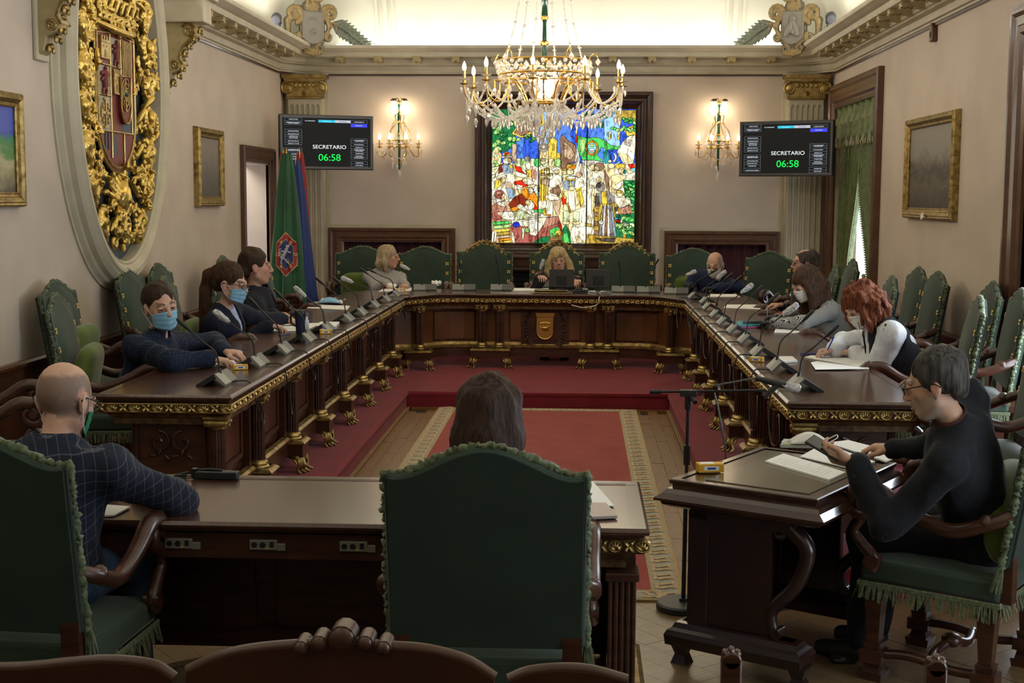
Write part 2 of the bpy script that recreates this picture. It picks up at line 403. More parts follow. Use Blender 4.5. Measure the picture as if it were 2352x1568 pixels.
# LED line lying behind the cornice edge (the source of the cove light)
LEDM = emis('led_strip', (1, .98, .93), 9)
b = MB(); b.b2(-3.0, 2.5, YB - .20, YB - .16, 3.70, 3.735); tag(b.build('cove_light_strip', LEDM, smooth=0), 'white light strip glowing behind the back cornice', 'light')
# pilasters
def pilaster(x, name, y=YB):
    t = MB(); t.b2(x - .27, x + .27, y - .03, y, .0, 3.4)
    t.b2(x - .22, x + .22, y - .13, y - .03, .0, 3.1); o = t.build(name, CREAM, kind='structure', smooth=0)
    f = MB()
    for i in range(7):
        xx = x - .195 + .065 * i; f.b2(xx - .011, xx + .011, y - .155, y - .13, .2, 3.02)
    for i in range(6):
        xx = x - .1625 + .065 * i
        for s_ in (-1, 1):
            f.prism([(xx + s_ * .022, 2.99), (xx + s_ * .022, 3.02), (xx, 3.02), (xx + s_ * .008, 3.012)], -(y - .13), -(y - .155), M=Matrix(((1, 0, 0), (0, 0, -1), (0, 1, 0))).to_3x3())
    f.b2(x - .206, x + .206, y - .155, y - .13, 3.02, 3.10); f.b2(x - .206, x + .206, y - .155, y - .13, .1, .2)
    f.build('fluting', CREAM, o, smooth=0)
    c = MB(); c.b2(x - .27, x + .27, y - .24, y, 3.33, 3.375); c.b2(x - .25, x + .25, y - .21, y, 3.30, 3.335)
    c.b2(x - .22, x + .22, y - .18, y, 3.09, 3.31); c.tube([(x - .24, y - .18, 3.30), (x + .24, y - .18, 3.30)], .025, 10)
    c.tube([(x - .23, y - .17, 3.095), (x + .23, y - .17, 3.095)], .018, 10)
    for s_ in (-1, 1):
        sp = spiral((x + s_ * .21, 3.21), .075, .012, pi / 2, -s_ * 1.9, 30)
        c.tube([(p[0], y - .2, p[1]) for p in sp], [.02 - .0004 * i for i in range(31)], 8)
        c.sph((x + s_ * .21, y - .2, 3.21), (.06, .02, .06), 12)
    for i in range(5): c.sph((x - .11 + .055 * i, y - .185, 3.245), (.02, .02, .03), 8)
    for i in range(6): c.sph((x + .022 * cos(i * pi / 3), y - .19, 3.15 + .022 * sin(i * pi / 3)), (.013, .012, .013), 6)
    c.sph((x, y - .195, 3.15), .01, 6)
    c.build('capital', GOLD, o); return o
pilaster(-3.41, 'column_left'); pilaster(2.73, 'column_right')
# platform carpeted red round the sunken middle
PX0, PX1, PYN, PYB, PZ = -1.55, .82, 6.35, 12.02, .14
b = MB(); b.b2(XL, PX0, PYN, YB, -.02, PZ); b.b2(PX1, XR, PYN, YB, -.02, PZ); b.b2(PX0, PX1, PYB, YB, -.02, PZ)
b.tube([(PX0, PYN, PZ - .016), (PX0, PYB, PZ - .016), (PX1, PYB, PZ - .016), (PX1, PYN, PZ - .016)], .022, 10)
b.build('platform', CARPET, kind='structure', smooth=30)
# boards beside the rug and parquet in front
BOARD = mat('oak_boards', (.23, .115, .033), .36, c2=(.12, .056, .015), scale=7, st=(9, 1, 1), bump=.12, bs=18, lo=.3, hi=.7, coat=.1)
PARQ = mat('parquet_oak', (.21, .14, .072), .28, c2=(.15, .095, .045), scale=5, st=(8, 1, 1), bump=.06, bs=20, coat=.25)
bm = {}
for L_ in (.45, .62):
    q = MB(); q.box((0, L_ / 2, -.011), (.083, L_ - .004, .022)); bm[L_] = q.mesh('board', BOARD, 0)
rnd = random.Random(3)
for x0, x1, n in ((PX0 + .035, -1.255, 3), (.53, PX1 - .035, 3)):
    for k in range(n):
        x = x0 + (k + .5) * (x1 - x0) / n; y = 6.2 + rnd.random() * .3 - .3
        while y < 11.95:
            L_ = rnd.choice((.45, .62)); L_ = .45 if y + L_ > 12.02 else L_
            if y + L_ > 12.1: break
            inst(bm[L_], 'board', FLOOR, (x, y, rnd.uniform(-.0012, .0008)), scl=((x1 - x0) / n / .085, 1, 1)); y += L_
for x in (PX0 + .017, PX1 - .017):
    for k in (-1, 1):
        q = MB(); q.b2(x + k * .008 - .006, x + k * .008 + .006, 6.2, 12.0, -.02, .004); q.build('edge_strip', mat('pale_edge_wood', (.34, .22, .10), .35), FLOOR, smooth=0)
q = MB(); q.b2(-1.5, .8, 11.95, 12.0, -.02, .003); q.b2(-1.27, .55, 6.1, 11.95, -.02, -.0015); q.build('floor_border', BOARD, FLOOR, smooth=0)
S = .46; q = MB()
for i in range(4): q.box((0, (i - 1.5) * S / 4, -.011), (S - .004, S / 4 - .0016, .022))
TILE = q.mesh('parquet_tile', PARQ, 0); ca = radians(38)
for i in range(-14, 15):
    for j in range(-14, 15):
        u, v = (i + .5) * S, (j + .5) * S; x = .5 + u * cos(ca) - v * sin(ca); y = 4.6 + u * sin(ca) + v * cos(ca)
        if -3.4 < x < 2.9 and 3.0 < y < 6.5 and not (y > 6.12 and x < .75 - .0 and x > -1.4) and not (x < -.2 and y < 5.5): inst(TILE, 'parquet_tile', FLOOR, (x, y, rnd.uniform(-.001, .0005)), (0, 0, ca + (pi / 2 if (i + j) % 2 else 0)))
q = MB(); q.b2(XL, XR, YF, 6.3, -.03, -.022); q.build('floor_underlay', PARQ, FLOOR, smooth=0)
# wainscot
def wains(name, boxes, path):
    o = MB()
    for k in boxes: o.b2(*k)
    o.sweep([(0, .735), (.03, .735), (.035, .75), (.05, .765), (.055, .785), (.04, .80), (0, .80)], path)
    o.sweep([(0, -.02), (.045, -.02), (.045, .22), (.03, .25), (0, .26)], path); return o.build(name, WOODM, kind='structure', smooth=25)
wains('baseboard_left', [(XL, XL + .02, YF, 14.6, 0, .74)], [(XL, 14.6), (XL, YF)])
wains('baseboard_right', [(XR - .02, XR, 9.85, 13.9, 0, .74)], [(XR, 9.85), (XR, 13.9)])
# wooden surrounds
FR = [(0, -.2), (0, .02), (.02, .03), (.035, .028), (.05, .045), (.075, .05), (.085, .042), (.12, .045), (.135, .06), (.15, .062), (.155, .05), (.17, .05), (.17, 0)]
def doorframe(name, M, w_, z0, z1, k=1, dp=None):
    """three-sided moulded surround; local x across, y up"""
    o = empty(name, m=M); o['kind'] = 'structure'; q = MB()
    q.sweep([(-a * k, c) for a, c in ([(0, dp)] + FR[1:] if dp is not None else FR)], [(w_ / 2, z0), (w_ / 2, z1), (-w_ / 2, z1), (-w_ / 2, z0)], flip=True); 
    q.build('door_surround', WOODM, o, smooth=18); return o
doorframe('door_1', LW(15.38, 0), 1.20, 0, 2.27, dp=-.03)
d = doorframe('door_2', BW(-2.355, 0), 1.26, 0, 1.325)
MAROON = mat('maroon_drape', (.045, .006, .012), .85, c2=(.06, .009, .016), scale=4, sheen=.3)
def drape(parent, w_, z0, z1, m, n=9, amp=.02, name='curtain', zz=-.12):
    q = MB(); q.grid(n * 8 + 1, 10, lambda u, v: ((u - .5) * w_, z0 + (z1 - z0) * v, zz + amp * sin(u * n * 2 * pi + .6 * sin(v * 3)) + amp * .4 * sin(u * n * 4.3 * pi)))
    return q.build(name, m, parent, smooth=180, thick=.004)
drape(d, 1.26, .1, 1.33, MAROON)
d = doorframe('door_3', BW(1.76, 0), 1.08, 0, 1.31); drape(d, 1.08, .1, 1.32, MAROON, 8)
# plain plaster edge bands round the doors and windows
q = MB(); q.sweep([(-.17, 0), (-.17, .006), (-.215, .006), (-.215, 0)], [(.63, 0), (.63, 1.325), (-.63, 1.325), (-.63, 0)], flip=True); k_ = q.build('trim_2', CREAM, kind='structure', smooth=0); k_.matrix_world = BW(-2.355, 0)
q = MB(); q.sweep([(-.17, 0), (-.17, .006), (-.215, .006), (-.215, 0)], [(.54, 0), (.54, 1.31), (-.54, 1.31), (-.54, 0)], flip=True); k_ = q.build('trim_3', CREAM, kind='structure', smooth=0); k_.matrix_world = BW(1.76, 0)
q = MB(); q.sweep([(-.17, 0), (-.17, .006), (-.215, .006), (-.215, 0)], [(.6, 0), (.6, 2.27), (-.6, 2.27), (-.6, 0)], flip=True); k_ = q.build('trim_4', CREAM, kind='structure', smooth=0); k_.matrix_world = LW(15.38, 0)
# windows of the right wall with their curtains
DAM = mat('green_damask', (.085, .12, .03), .6, c2=(.13, .17, .055), scale=16, sheen=.35, lo=.45, hi=.55, det=5)
TEAL = mat('curtain_lining', (.07, .14, .12), .6, c2=(.09, .17, .14), scale=5, sheen=.2)
TASS = mat('pale_tassel', (.33, .32, .20), .8)
for wi, (a, c) in enumerate(WINS):
    o = empty('window_%d' % (wi + 1), m=RW((a + c) / 2, 0)); o['kind'] = 'structure'; W_ = c - a
    q = MB(); q.sweep([(-x * 1.6, z * 1.2) for x, z in FR], [(W_ / 2, .35), (W_ / 2, 2.95), (-W_ / 2, 2.95), (-W_ / 2, .35)], True, flip=True); q.build('window_frame', WOODM, o, smooth=25)
    q = MB(); q.b2(-W_ / 2, W_ / 2, .35, 2.95, -.27, -.262); q.build('pane', PANE, o, smooth=0)
    q = MB()
    for x in (-W_ / 2 + .03, 0, W_ / 2 - .03): q.b2(x - .03, x + .03, .35, 2.95, -.26, -.21)
    for z in (.4, 2.2, 2.92): q.b2(-W_ / 2, W_ / 2, z - .025, z + .025, -.26, -.215)
    q.build('sash', WOODM, o, smooth=0)
def curtain(M, W_, z0, z1, label, side, gather, tie, wi):
    """side -1 / +1: hangs from that end of the opening, open by `gather` at tie height"""
    t = empty('curtain', m=M, label=label, cat='curtain'); t['group'] = 'green damask curtains'
    def fn(u, v):
        z = z1 + (z0 - z1) * v; pull = gather * math.exp(-((z - tie) / .75) ** 2) if z > tie else gather * math.exp(-((z - tie) / 1.6) ** 2)
        wd = W_ * .52 * (1 - pull); x = side * (W_ / 2 - u * wd) 
        return (x, z, -.08 + .028 * sin(u * 44 + v * 1.5) * (1 - .3 * v) + .012 * sin(u * 101 + 2 * v) + .02 * v)
    q = MB(); q.grid(90, 26, fn); q.build('cloth', DAM, t, smooth=180, thick=.004)
    q = MB()
    for k in range(110):
        p = Vector(fn(1.0, (k + .5) / 110)); q.sph(p + Vector((-side * .004, 0, .006)), (.009, .013, .007), 5)
    q.build('fringe', TASS, t)['kind'] = 'stuff'
    if tie < 1.9 and gather > .5:
        q = MB(); p = [Vector((side * (W_ / 2 - u * W_ * .52 * (1 - gather)), tie + .12 - .3 * u * (1 - u), -.03 + .03 * (u > .1))) for u in [i / 12 for i in range(13)]]
        q.tube(p, .022, 8); q.build('tieback', mat('tieback_cord', (.16, .2, .05), .7, c2=(.3, .3, .12), scale=90), t)
        q = MB(); q.lathe([(.012, 0), (.025, -.03), (.02, -.05), (.035, -.08), (.04, -.16), (.038, -.2)], 10, (side * (W_ / 2 - .1), 0, 0), M=Matrix(((1, 0, 0), (0, 0, 1), (0, 1, 0))).to_3x3())
        q.build('tassel', TASS, t, loc=(0, tie - .0, .0))
    return t
def valance(M, W_, z1, label):
    t = empty('curtain_valance', m=M, label=label, cat='valance')
    n = 7
    def fn(u, v):
        dz = .30 + .10 * abs(sin(u * n * pi)) ** .6
        return ((u - .5) * W_, z1 - v * dz, -.02 + .03 * sin(u * n * 2 * pi) + .01 * v)
    q = MB(); q.grid(120, 8, fn); q.build('cloth', DAM, t, smooth=180, thick=.004)
    q = MB()
    for k in range(60):
        p = Vector(fn((k + .5) / 60, 1)); q.tube([p, p + Vector((0, -.035, .008)), p + Vector((0, -.07, .005))], [.008, .014, .010], 6)
    for k in range(n + 1):
        p = Vector(fn(min(.999, k / n), .3)); q.tube([p + Vector((0, 0, .01)), p + Vector((0, -.11, .03))], [.006, .02], 6)
    q.build('tassel_fringe', TASS, t)['kind'] = 'stuff'
M1 = RW(15.35, 0)
curtain(M1, 2.2, .15, 2.95, 'green damask curtain panel hanging at the far side of the window beside the screen', -1, .40, 1.0, 0)
curtain(M1, 2.2, .15, 2.95, 'green damask curtain panel drawn back towards the painting, at the window beside the screen', 1, .62, .95, 0)
valance(M1, 2.2, 2.95, 'tasselled green damask valance across the window beside the screen')
M2 = RW(8.4, 0)
curtain(M2, 2.2, .15, 2.95, 'green damask curtain with cord tieback at the picture right edge', -1, .70, 1.15, 1)
M3 = RW(8.4, 0)
# wood panelling with slats below the stained glass
o = empty('panelling', m=BW(-.205, 0)); o['kind'] = 'structure'
q = MB(); q.b2(-1.1, 1.1, 0, 1.12, 0, .05); q.b2(-1.1, 1.1, 1.04, 1.10, .05, .10); q.b2(-1.1, -.98, 0, 1.1, .05, .09); q.b2(.98, 1.1, 0, 1.1, .05, .09); q.build('panel', WOOD, o, bevel=.004, smooth=0)
q = MB(); q.b2(-.6, .6, .1, 1.0, .05, .056); q.build('recess', mat('backing_black', (.01, .01, .01), .8), o, smooth=0)  # plain near-black sheet behind the slats
s_ = MB(); s_.box((0, 0, 0), (1.2, .012, .03), M=Matrix.Rotation(.4, 3, 'X')); me = s_.mesh('slat', mat('green_black_metal', (.02, .03, .024), .4, .5), 0)
for i in range(12): inst(me, 'slat', o, (0, .30 + i * .055, .07))
# ================================================================ council tables
ZT = .90
def gilt_orn(me_name):
    q = MB()   # palmette in a ring + bow leaf, about .11 long, in the xz plane facing +y (out)
    for i in range(5):
        a = radians(-60 + 30 * i); q.tube([(0, 0, -.012), (.016 * sin(a), .008, -.012 + .016 * cos(a)), (.026 * sin(a), .003, -.010 + .026 * cos(a))], [.004, .0055, .002], 5)
    q.tube([(.026 * cos(t), .003, .0 + .019 * sin(t)) for t in [2 * pi * i / 12 for i in range(12)]], .0035, 5, closed=True)
    for s_ in (-1, 1):
        q.tube([(.055, .004, 0), (.055 + s_ * .012, .009, .012), (.055 + s_ * .021, .003, .019)], [.005, .007, .002], 5)
        q.tube([(.055, .004, 0), (.055 + s_ * .012, .009, -.012), (.055 + s_ * .021, .003, -.019)], [.005, .007, .002], 5)
    q.sph((.055, .006, 0), .006, 6)
    return q.mesh(me_name, GOLD, 40)
ORN = gilt_orn('gilt_ornament')
# profiles: offset is outwards, height absolute
TOPP = [(-.06, ZT), (-.012, ZT), (-.006, ZT - .004), (0, ZT - .012), (-.003, ZT - .022), (-.018, ZT - .028), (-.018, ZT - .034), (-.03, ZT - .04)]
FRZ = [(-.03, ZT - .04), (-.012, ZT - .046), (-.008, ZT - .05), (-.012, ZT - .088), (-.018, ZT - .096), (-.05, ZT - .106), (-.06, ZT - .125), (-.075, ZT - .13), (-.075, ZT - .16), (-.2, ZT - .16)]
def top_poly(name, outline, parent, z0=ZT - .04):
    q = MB(); q.prism(outline, z0, ZT - .0005); return q.build(name, WOODH, parent, bevel=.004, smooth=0)
def orn_run(path, parent, z=ZT - .068, out=-.011, step=.11):
    """rosettes along a path whose outside is on the LEFT of travel"""
    for a, b in zip(path[:-1], path[1:]):
        a, b = Vector(a), Vector(b); L_ = (b - a).length; n = max(1, round(L_ / step)); d = (b - a) / L_; nn = Vector((-d.y, d.x)); st = L_ / n
        for i in range(n):
            p = a + d * (st * (i + .25)) + nn * out
            inst(ORN, 'gilt_ornament', parent, (p.x, p.y, z), (0, 0, atan2(d.y, d.x)), scl=(st / .11, 1, 1))
def flutedcol(h, r=.042):
    q = MB(); n = 32; pr = [(r, .0), (r, h)]
    q.lathe([(r * 1.0, 0), (r * .93, h)], n, flute=.13, fn=1); return q
def colset(h):
    """shaft, gilt base and capital meshes for a column standing on z=0 of height h"""
    q = flutedcol(h - .09); s1 = q.mesh('shaft', WOOD, 20)
    q = MB(); q.lathe([(.062, 0), (.064, .008), (.058, .016), (.050, .02), (.058, .028), (.055, .036), (.046, .044), (.047, .05)], 20); s2 = q.mesh('base_ring', GOLD, 40)
    q = MB(); z = h - .05
    q.lathe([(.042, z - .02), (.046, z - .012), (.042, z - .005), (.05, z + .01)], 16); q.box((0, 0, z + .043), (.13, .12, .014))
    for sx in (-1, 1):
        q.tube([(sx * .045, -.055, z + .015), (sx * .045, .055, z + .015)], .02, 12)
        for sy in (-1, 1): q.sph((sx * .045, sy * .056, z + .015), (.012, .008, .012), 8)
    for sy in (-1, 1):
        q.sph((0, sy * .056, z + .02), (.02, .01, .016), 8); q.sph((0, sy * .058, z - .0), (.01, .008, .01), 6)
    s3 = q.mesh('capital', GOLDD, 40); return s1, s2, s3
CS = colset(.52)
def claw():
    q = MB(); # acanthus claw foot, outward +y, height .11
    for dx in (-.022, 0, .022):
        q.tube([(dx * .3, -.02, .105), (dx * .8, .03, .085), (dx * 1.1, .045, .05), (dx * 1.4, .035, .025), (dx * 1.9, .055, .008)], [.018, .019, .014, .011, .010], 7)
        q.sph((dx * 2, .06, .008), (.011, .013, .008), 6)
    q.box((0, .0, .1), (.09, .06, .02))
    for s_ in (-1, 1): q.tube([(s_ * .02, .0, .1), (s_ * .045, .02, .08), (s_ * .04, .035, .06), (s_ * .028, .03, .075)], [.012, .01, .007, .004], 6)
    return q.mesh('claw_foot', GOLDD, 45)
CLAW = claw()
q = MB(); q.box((0, 0, .045), (.17, .17, .09)); PLB = q.mesh('plinth', WOOD, 0)
q = MB(); q.sweep([(0, 0), (.012, .004), (.016, .012), (.008, .02), (-.01, .032), (-.02, .034)], [(-.085, .085), (-.085, -.085), (.085, -.085), (.085, .085)][::-1], True, cap=False, flip=False); PLG = q.mesh('gilt_moulding', GOLDD, 30)
def pedestal(parent, x, y, z, out, both=True):
    """a fluted column on its moulded plinth with claw feet; out = heading of the outside (radians of local +y)"""
    r = out - pi / 2; c, s_ = cos(r), sin(r)
    def at(a, b, h): return (x + a * c - b * s_, y + a * s_ + b * c, z + h)
    inst(PLB, 'plinth', parent, at(0, 0, .10), (0, 0, r)); inst(PLG, 'gilt_moulding', parent, at(0, 0, .178), (0, 0, r))
    inst(CS[0], 'shaft', parent, at(0, 0, .25), (0, 0, r)); inst(CS[1], 'base_ring', parent, at(0, 0, .205), (0, 0, r)); inst(CS[2], 'capital', parent, at(0, 0, .125), (0, 0, r))
    inst(CLAW, 'claw_foot', parent, at(-.055, .04, 0), (0, 0, r + .5)); inst(CLAW, 'claw_foot', parent, at(.055, .04, 0), (0, 0, r - .5))
def side_table(sx, xin, xout, y0, y1, label):
    """sx = +1: inner (public) face looks towards +x"""
    t = empty('council_table', ((xin + xout) / 2, (y0 + y1) / 2, PZ), label=label, cat='table', group=None)
    ox, oy, oz = t.location
    def L(q): q.T = Matrix.Translation((-ox, -oy, -oz)); return q
    def loc(*p): return p
    out = [(xin, y0), (xin, y1), (xout, y1), (xout, y0)] if sx > 0 else [(xout, y0), (xout, y1), (xin, y1), (xin, y0)]
    o2 = [(x, y) for x, y in out]
    q = L(MB()); q.prism([(min(xin, xout) + .05, y0 + .05), (max(xin, xout) - .05, y0 + .05), (max(xin, xout) - .05, y1), (min(xin, xout) + .05, y1)], ZT - .04, ZT - .001); q.build('tabletop', WOODH, t, smooth=0)
    # travel with the outside on the left: clockwise seen from above
    pth = [(xin, y1), (xin, y0), (xout, y0), (xout, y1)]
    if sx > 0: pth = pth[::-1]
    # sx>0: inner edge is at larger x; clockwise = start outer far, come to near, go inner near, go far -> outside on the ... check sign below
    p_ = [Vector(a) for a in pth]; area = sum(p_[i].x * p_[(i + 1) % 4].y - p_[(i + 1) % 4].x * p_[i].y for i in range(4))
    if area > 0: pth = pth[::-1]
    q = L(MB()); q.sweep(TOPP, pth); q.build('edge_moulding', WOODH, t, smooth=30)
    q = L(MB()); q.sweep(FRZ, pth); q.build('gilt_frieze', [mat('frieze_ground', (.16, .09, .03), .45, .3, c2=(.05, .025, .01), scale=30)], t, smooth=30)
    g = bpy.data.objects.new('ornament_band', None); link(g, t); g.location = (-ox, -oy, -oz)
    q = MB(); q.sweep([(-.004, ZT - .044), (0, ZT - .047), (-.004, ZT - .05)], pth); q.sweep([(-.01, ZT - .086), (-.004, ZT - .09), (-.012, ZT - .094)], pth)
    q.build('gilt_bead', GOLD, g, smooth=30)
    def run(a, b):
        v = Vector(b) - Vector(a); orn_run([a, b], g)
    for a, b in zip(pth[:-1], pth[1:]):
        if abs(a[0] - xout) < .01 and abs(b[0] - xout) < .01: continue
        run(a, b)
    # carcass: recessed back board, panels, stiles
    xb = xin - sx * .17
    q = L(MB()); q.b2(xb - sx * .03, xb, y0 + .16, y1, PZ + .12, ZT - .15); q.build('board', WOOD, t, smooth=0)
    ys = [y0 + .10] + [7.55 + .915 * i for i in range(7)]
    rim = [(0, .0), (.0, .018), (.012, .022), (.02, .012), (.03, .016), (.03, .0)]
    for i in range(len(ys) - 1):
        a, c = ys[i] + .12, ys[i + 1] - .12
        pm = wallframe((xb - ox, (a + c) / 2 - oy, (PZ + .52 + .0) - oz), (0, sx, 0), (sx, 0, 0))
        q = MB(); q.rect(c - a - .1, .40, rim); q.box((0, 0, .004), (c - a - .12, .38, .008)); k = q.build('panel', WOOD, t, smooth=20); k.matrix_local = pm
        q = L(MB()); q.b2(xb, xb + sx * .05, a - .04, a, PZ + .12, ZT - .15); q.build('stile', WOOD, t, smooth=0); q = L(MB()); q.b2(xb, xb + sx * .05, c, c + .04, PZ + .12, ZT - .15); q.build('stile', WOOD, t, smooth=0)
        q = L(MB()); q.b2(xb - sx * .0, xb + sx * .06, ys[i] + .08, ys[i + 1] - .08, PZ + .11, PZ + .2); q.build('plinth_rail', WOOD, t, smooth=0)
        q = L(MB()); q.sweep([(0, PZ + .2), (.012, PZ + .206), (.014, PZ + .216), (0, PZ + .23), (-.03, PZ + .236)], [(xb + sx * .06, ys[i] + .08), (xb + sx * .06, ys[i + 1] - .08)][::1 if sx < 0 else -1]); q.build('gilt_moulding', GOLDD, t, smooth=30)
    pc = bpy.data.objects.new('colonnade', None); link(pc, t); pc.location = (-ox, -oy, -oz)
    for y in ys: pedestal(pc, xin - sx * .10, y, PZ, 0 if sx > 0 else pi)
    for c in list(ys[1:4]): inst(CS[0], 'shaft', pc, (xin - sx * .16, c + .12, PZ + .25))
    # end board with raised panel and carved scroll
    q = L(MB()); q.b2(xout + sx * .16, xin - sx * .16, y0 + .13, y0 + .16, PZ + .12, ZT - .15); q.b2(xout + sx * .1, xin - sx * .05, y0 + .08, y0 + .2, PZ + .08, PZ + .19); q.build('end_board', WOOD, t, smooth=0)
    pm = wallframe(((xin + xout) / 2 - ox, y0 + .13 - oy, .52), (1, 0, 0), (0, -1, 0)); q = MB(); q.rect(.34, .40, rim); k = q.build('end_panel', WOOD, t, smooth=20); k.matrix_local = pm
    q = MB()
    for s_ in (-1, 1):
        q.tube([(p[0], p[1], .01) for p in spiral((s_ * .06, -.02), .06, .01, pi / 2, s_ * 1.2, 16)], .008, 6)
    for i in range(6): q.sph((-.1 + .04 * i, -.09 + .015 * sin(i * 2), .01), (.024, .009, .01), 6, M=Matrix.Rotation(i * 1.1, 3, 'Z'))
    k = q.build('carving', WOOD, t); k.matrix_local = pm
    return t
side_table(1, -1.73, -2.43, 6.6, 13.35, 'long mahogany council table with gilt edge on the left, below the gold coat of arms')
side_table(-1, 1.03, 1.75, 6.65, 13.3, 'long mahogany council table with gilt edge on the right, in front of the window curtains')
# presidential table closing the horseshoe
def arc(x0, x1, ybase, sag, n=10): return [(x0 + (x1 - x0) * i / n, ybase + sag * sin(pi * i / n)) for i in range(n + 1)]
def back_table():
    t = empty('president_table', (-.35, 14.1, PZ), label='curved mahogany table of the presidency with a gilt coat of arms on its front', cat='table')
    ox, oy, oz = t.location
    def L(q): q.T = Matrix.Translation((-ox, -oy, -oz)); return q
    fr = [(-1.73, 13.35), (-1.52, 13.68)] + arc(-1.42, -.92, 13.76, .05, 5) + [(-.86, 13.80), (.16, 13.80)] + arc(.22, .72, 13.76, .05, 5) + [(.82, 13.68), (1.03, 13.3)]
    outer = [(1.75, 13.3), (1.7, 13.95), (1.35, 14.5), (-2.05, 14.5), (-2.4, 13.95), (-2.43, 13.35)]
    q = L(MB()); q.prism([(x, y + .03) for x, y in fr] + outer, ZT - .04, ZT - .001); q.build('tabletop', WOODH, t, smooth=0)
    pth = fr[::-1] if False else fr
    pth = pth[::-1]
    q = L(MB()); q.sweep(TOPP, pth); q.build('edge_moulding', WOODH, t, smooth=30)
    q = L(MB()); q.sweep(FRZ, pth); q.build('gilt_frieze', bpy.data.materials['frieze_ground'], t, smooth=30)
    q = L(MB()); q.sweep(TOPP, outer[::-1]); q.build('outer_moulding', WOODH, t, smooth=30)
    g = bpy.data.objects.new('ornament_band', None); link(g, t); g.location = (-ox, -oy, -oz); orn_run(pth, g)
    def mid(x): # front line of the body
        for (a, b), (c, d) in zip(fr[:-1], fr[1:]):
            if a <= x <= c: return b + (d - b) * (x - a) / (c - a) + .17
        return 13.97
    lx = [-1.62, -1.0, -.82, .12, .30, .92]
    bl = [(-1.9, 13.55)] + [(x, mid(x)) for x in (-1.62, -1.5, -1.35, -1.2, -1.05, -.9, -.6, -.35, -.1, .2, .35, .5, .65, .8, .92)] + [(1.2, 13.5)]
    bl2 = [(x, y + .03) for x, y in bl][::-1]
    q = L(MB()); q.prism(bl + bl2, PZ + .12, ZT - .15); q.build('board', mat('warm_mahogany_panel', (.09, .032, .010), .32, c2=(.15, .06, .018), scale=3, coat=.4), t, smooth=0)
    q = L(MB()); q.sweep([(.05, PZ + .1), (.05, PZ + .19), (0, PZ + .2), (-.03, PZ + .2)], bl[::-1]); q.build('plinth_rail', WOOD, t, smooth=30)
    q = L(MB()); q.sweep([(.05, PZ + .19), (.062, PZ + .196), (.064, PZ + .206), (.04, PZ + .216), (.01, PZ + .222), (0, PZ + .25)], bl[::-1]); q.build('gilt_moulding', GOLDD, t, smooth=30)
    # panel mouldings: centre flat, sides curved
    for a, c in ((-1.5, -1.08), (-.72, .02), (.38, .82)):
        xs = [a + (c - a) * i / 8 for i in range(9)]
        q = L(MB())
        for z in (PZ + .27, ZT - .19): q.tube([(x, mid(x) - .004, z) for x in xs], .011, 6)
        for x in (a, c): q.tube([(x, mid(x) - .004, PZ + .27), (x, mid(x) - .004, ZT - .19)], .011, 6)
        q.build('panel_moulding', WOOD, t)
    pc = bpy.data.objects.new('colonnade', None); link(pc, t); pc.location = (-ox, -oy, -oz)
    for x in lx: 
        y = mid(x) - .09
        inst(CS[0], 'shaft', pc, (x, y, PZ + .25)); inst(CS[1], 'base_ring', pc, (x, y, PZ + .205)); inst(CS[2], 'capital', pc, (x, y, PZ + .125))
    for x0, x1 in ((-1.75, -1.5), (-1.1, -.72), (.02, .40), (.8, 1.05)):
        y = mid((x0 + x1) / 2)
        q = MB(); q.b2(x0, x1, y - .19, y + .02, PZ + .10, PZ + .19); q.build('plinth', WOOD, pc, smooth=0)
        q = MB(); q.sweep([(0, PZ + .17), (.012, PZ + .174), (.016, PZ + .184), (0, PZ + .2), (-.02, PZ + .206)], [(x1, y), (x1, y - .19), (x0, y - .19), (x0, y)][::1]); q.build('gilt_moulding', GOLDD, pc, smooth=30)
        inst(CLAW, 'claw_foot', pc, (x0 + .03, y - .15, PZ), (0, 0, pi - .7)); inst(CLAW, 'claw_foot', pc, (x1 - .03, y - .15, PZ), (0, 0, pi + .7))
    # emblem on its carved panel
    e = bpy.data.objects.new('carved_emblem', None); link(e, t); e.matrix_local = wallframe((.0, mid(-.35) - oy, .40 - .0), (1, 0, 0), (0, -1, 0))
    q = MB(); q.box((0, 0, .004), (.50, .50, .008))
    rr = random.Random(5)
    for s_ in (-1, 1):
        for i in range(13):
            a = -1.2 + i * .2; p = (s_ * (.17 + .03 * cos(a * 2)), .19 * sin(a), .014)
            q.sph(p, (.026, .011, .012), 6, M=Matrix.Rotation(a * s_ + rr.random(), 3, 'Z')); q.tube([(s_ * .17, .19 * sin(a), .01), (s_ * (.2 + .02 * sin(i * 3)), .19 * sin(a) + .02, .016)], [.007, .003], 5)
        q.tube([(s_ * .02, -.22, .012), (s_ * .1, -.2, .016), (s_ * .16, -.12, .012)], .008, 6)
        q.sph((s_ * .03, .2, .014), (.03, .018, .014), 8)
    q.build('carving', WOOD, e)
    q = MB(); sh = [(-.085, .11), (.085, .11), (.085, -.03)] + [(.085 * cos(t), -.03 - .085 * sin(t)) for t in [pi * i / 10 for i in range(1, 10)]] + [(-.085, -.03)]
    q.prism(sh, .0, .022); q.prism([(x * .8, y * .8) for x, y in sh], .02, .026); q.tube([(x, y, .022) for x, y in sh], .006, 6, closed=True)
    q.prism([(-.09, .115), (.09, .115), (.10, .155), (-.10, .155)], 0, .024)
    q.tube([(-.05, .05, .03), (0, .06, .032), (.05, .05, .03)], .008, 6); q.sph((0, .0, .03), (.04, .018, .012), 8); q.sph((.035, .012, .032), (.015, .013, .01), 8)
    for x in (-.03, -.012, .012, .03): q.tube([(x, 0, .03), (x, -.035, .03)], .005, 5)
    q.tube([(-.035, 0, .03), (-.055, .02, .03), (-.045, .035, .03)], .004, 5)
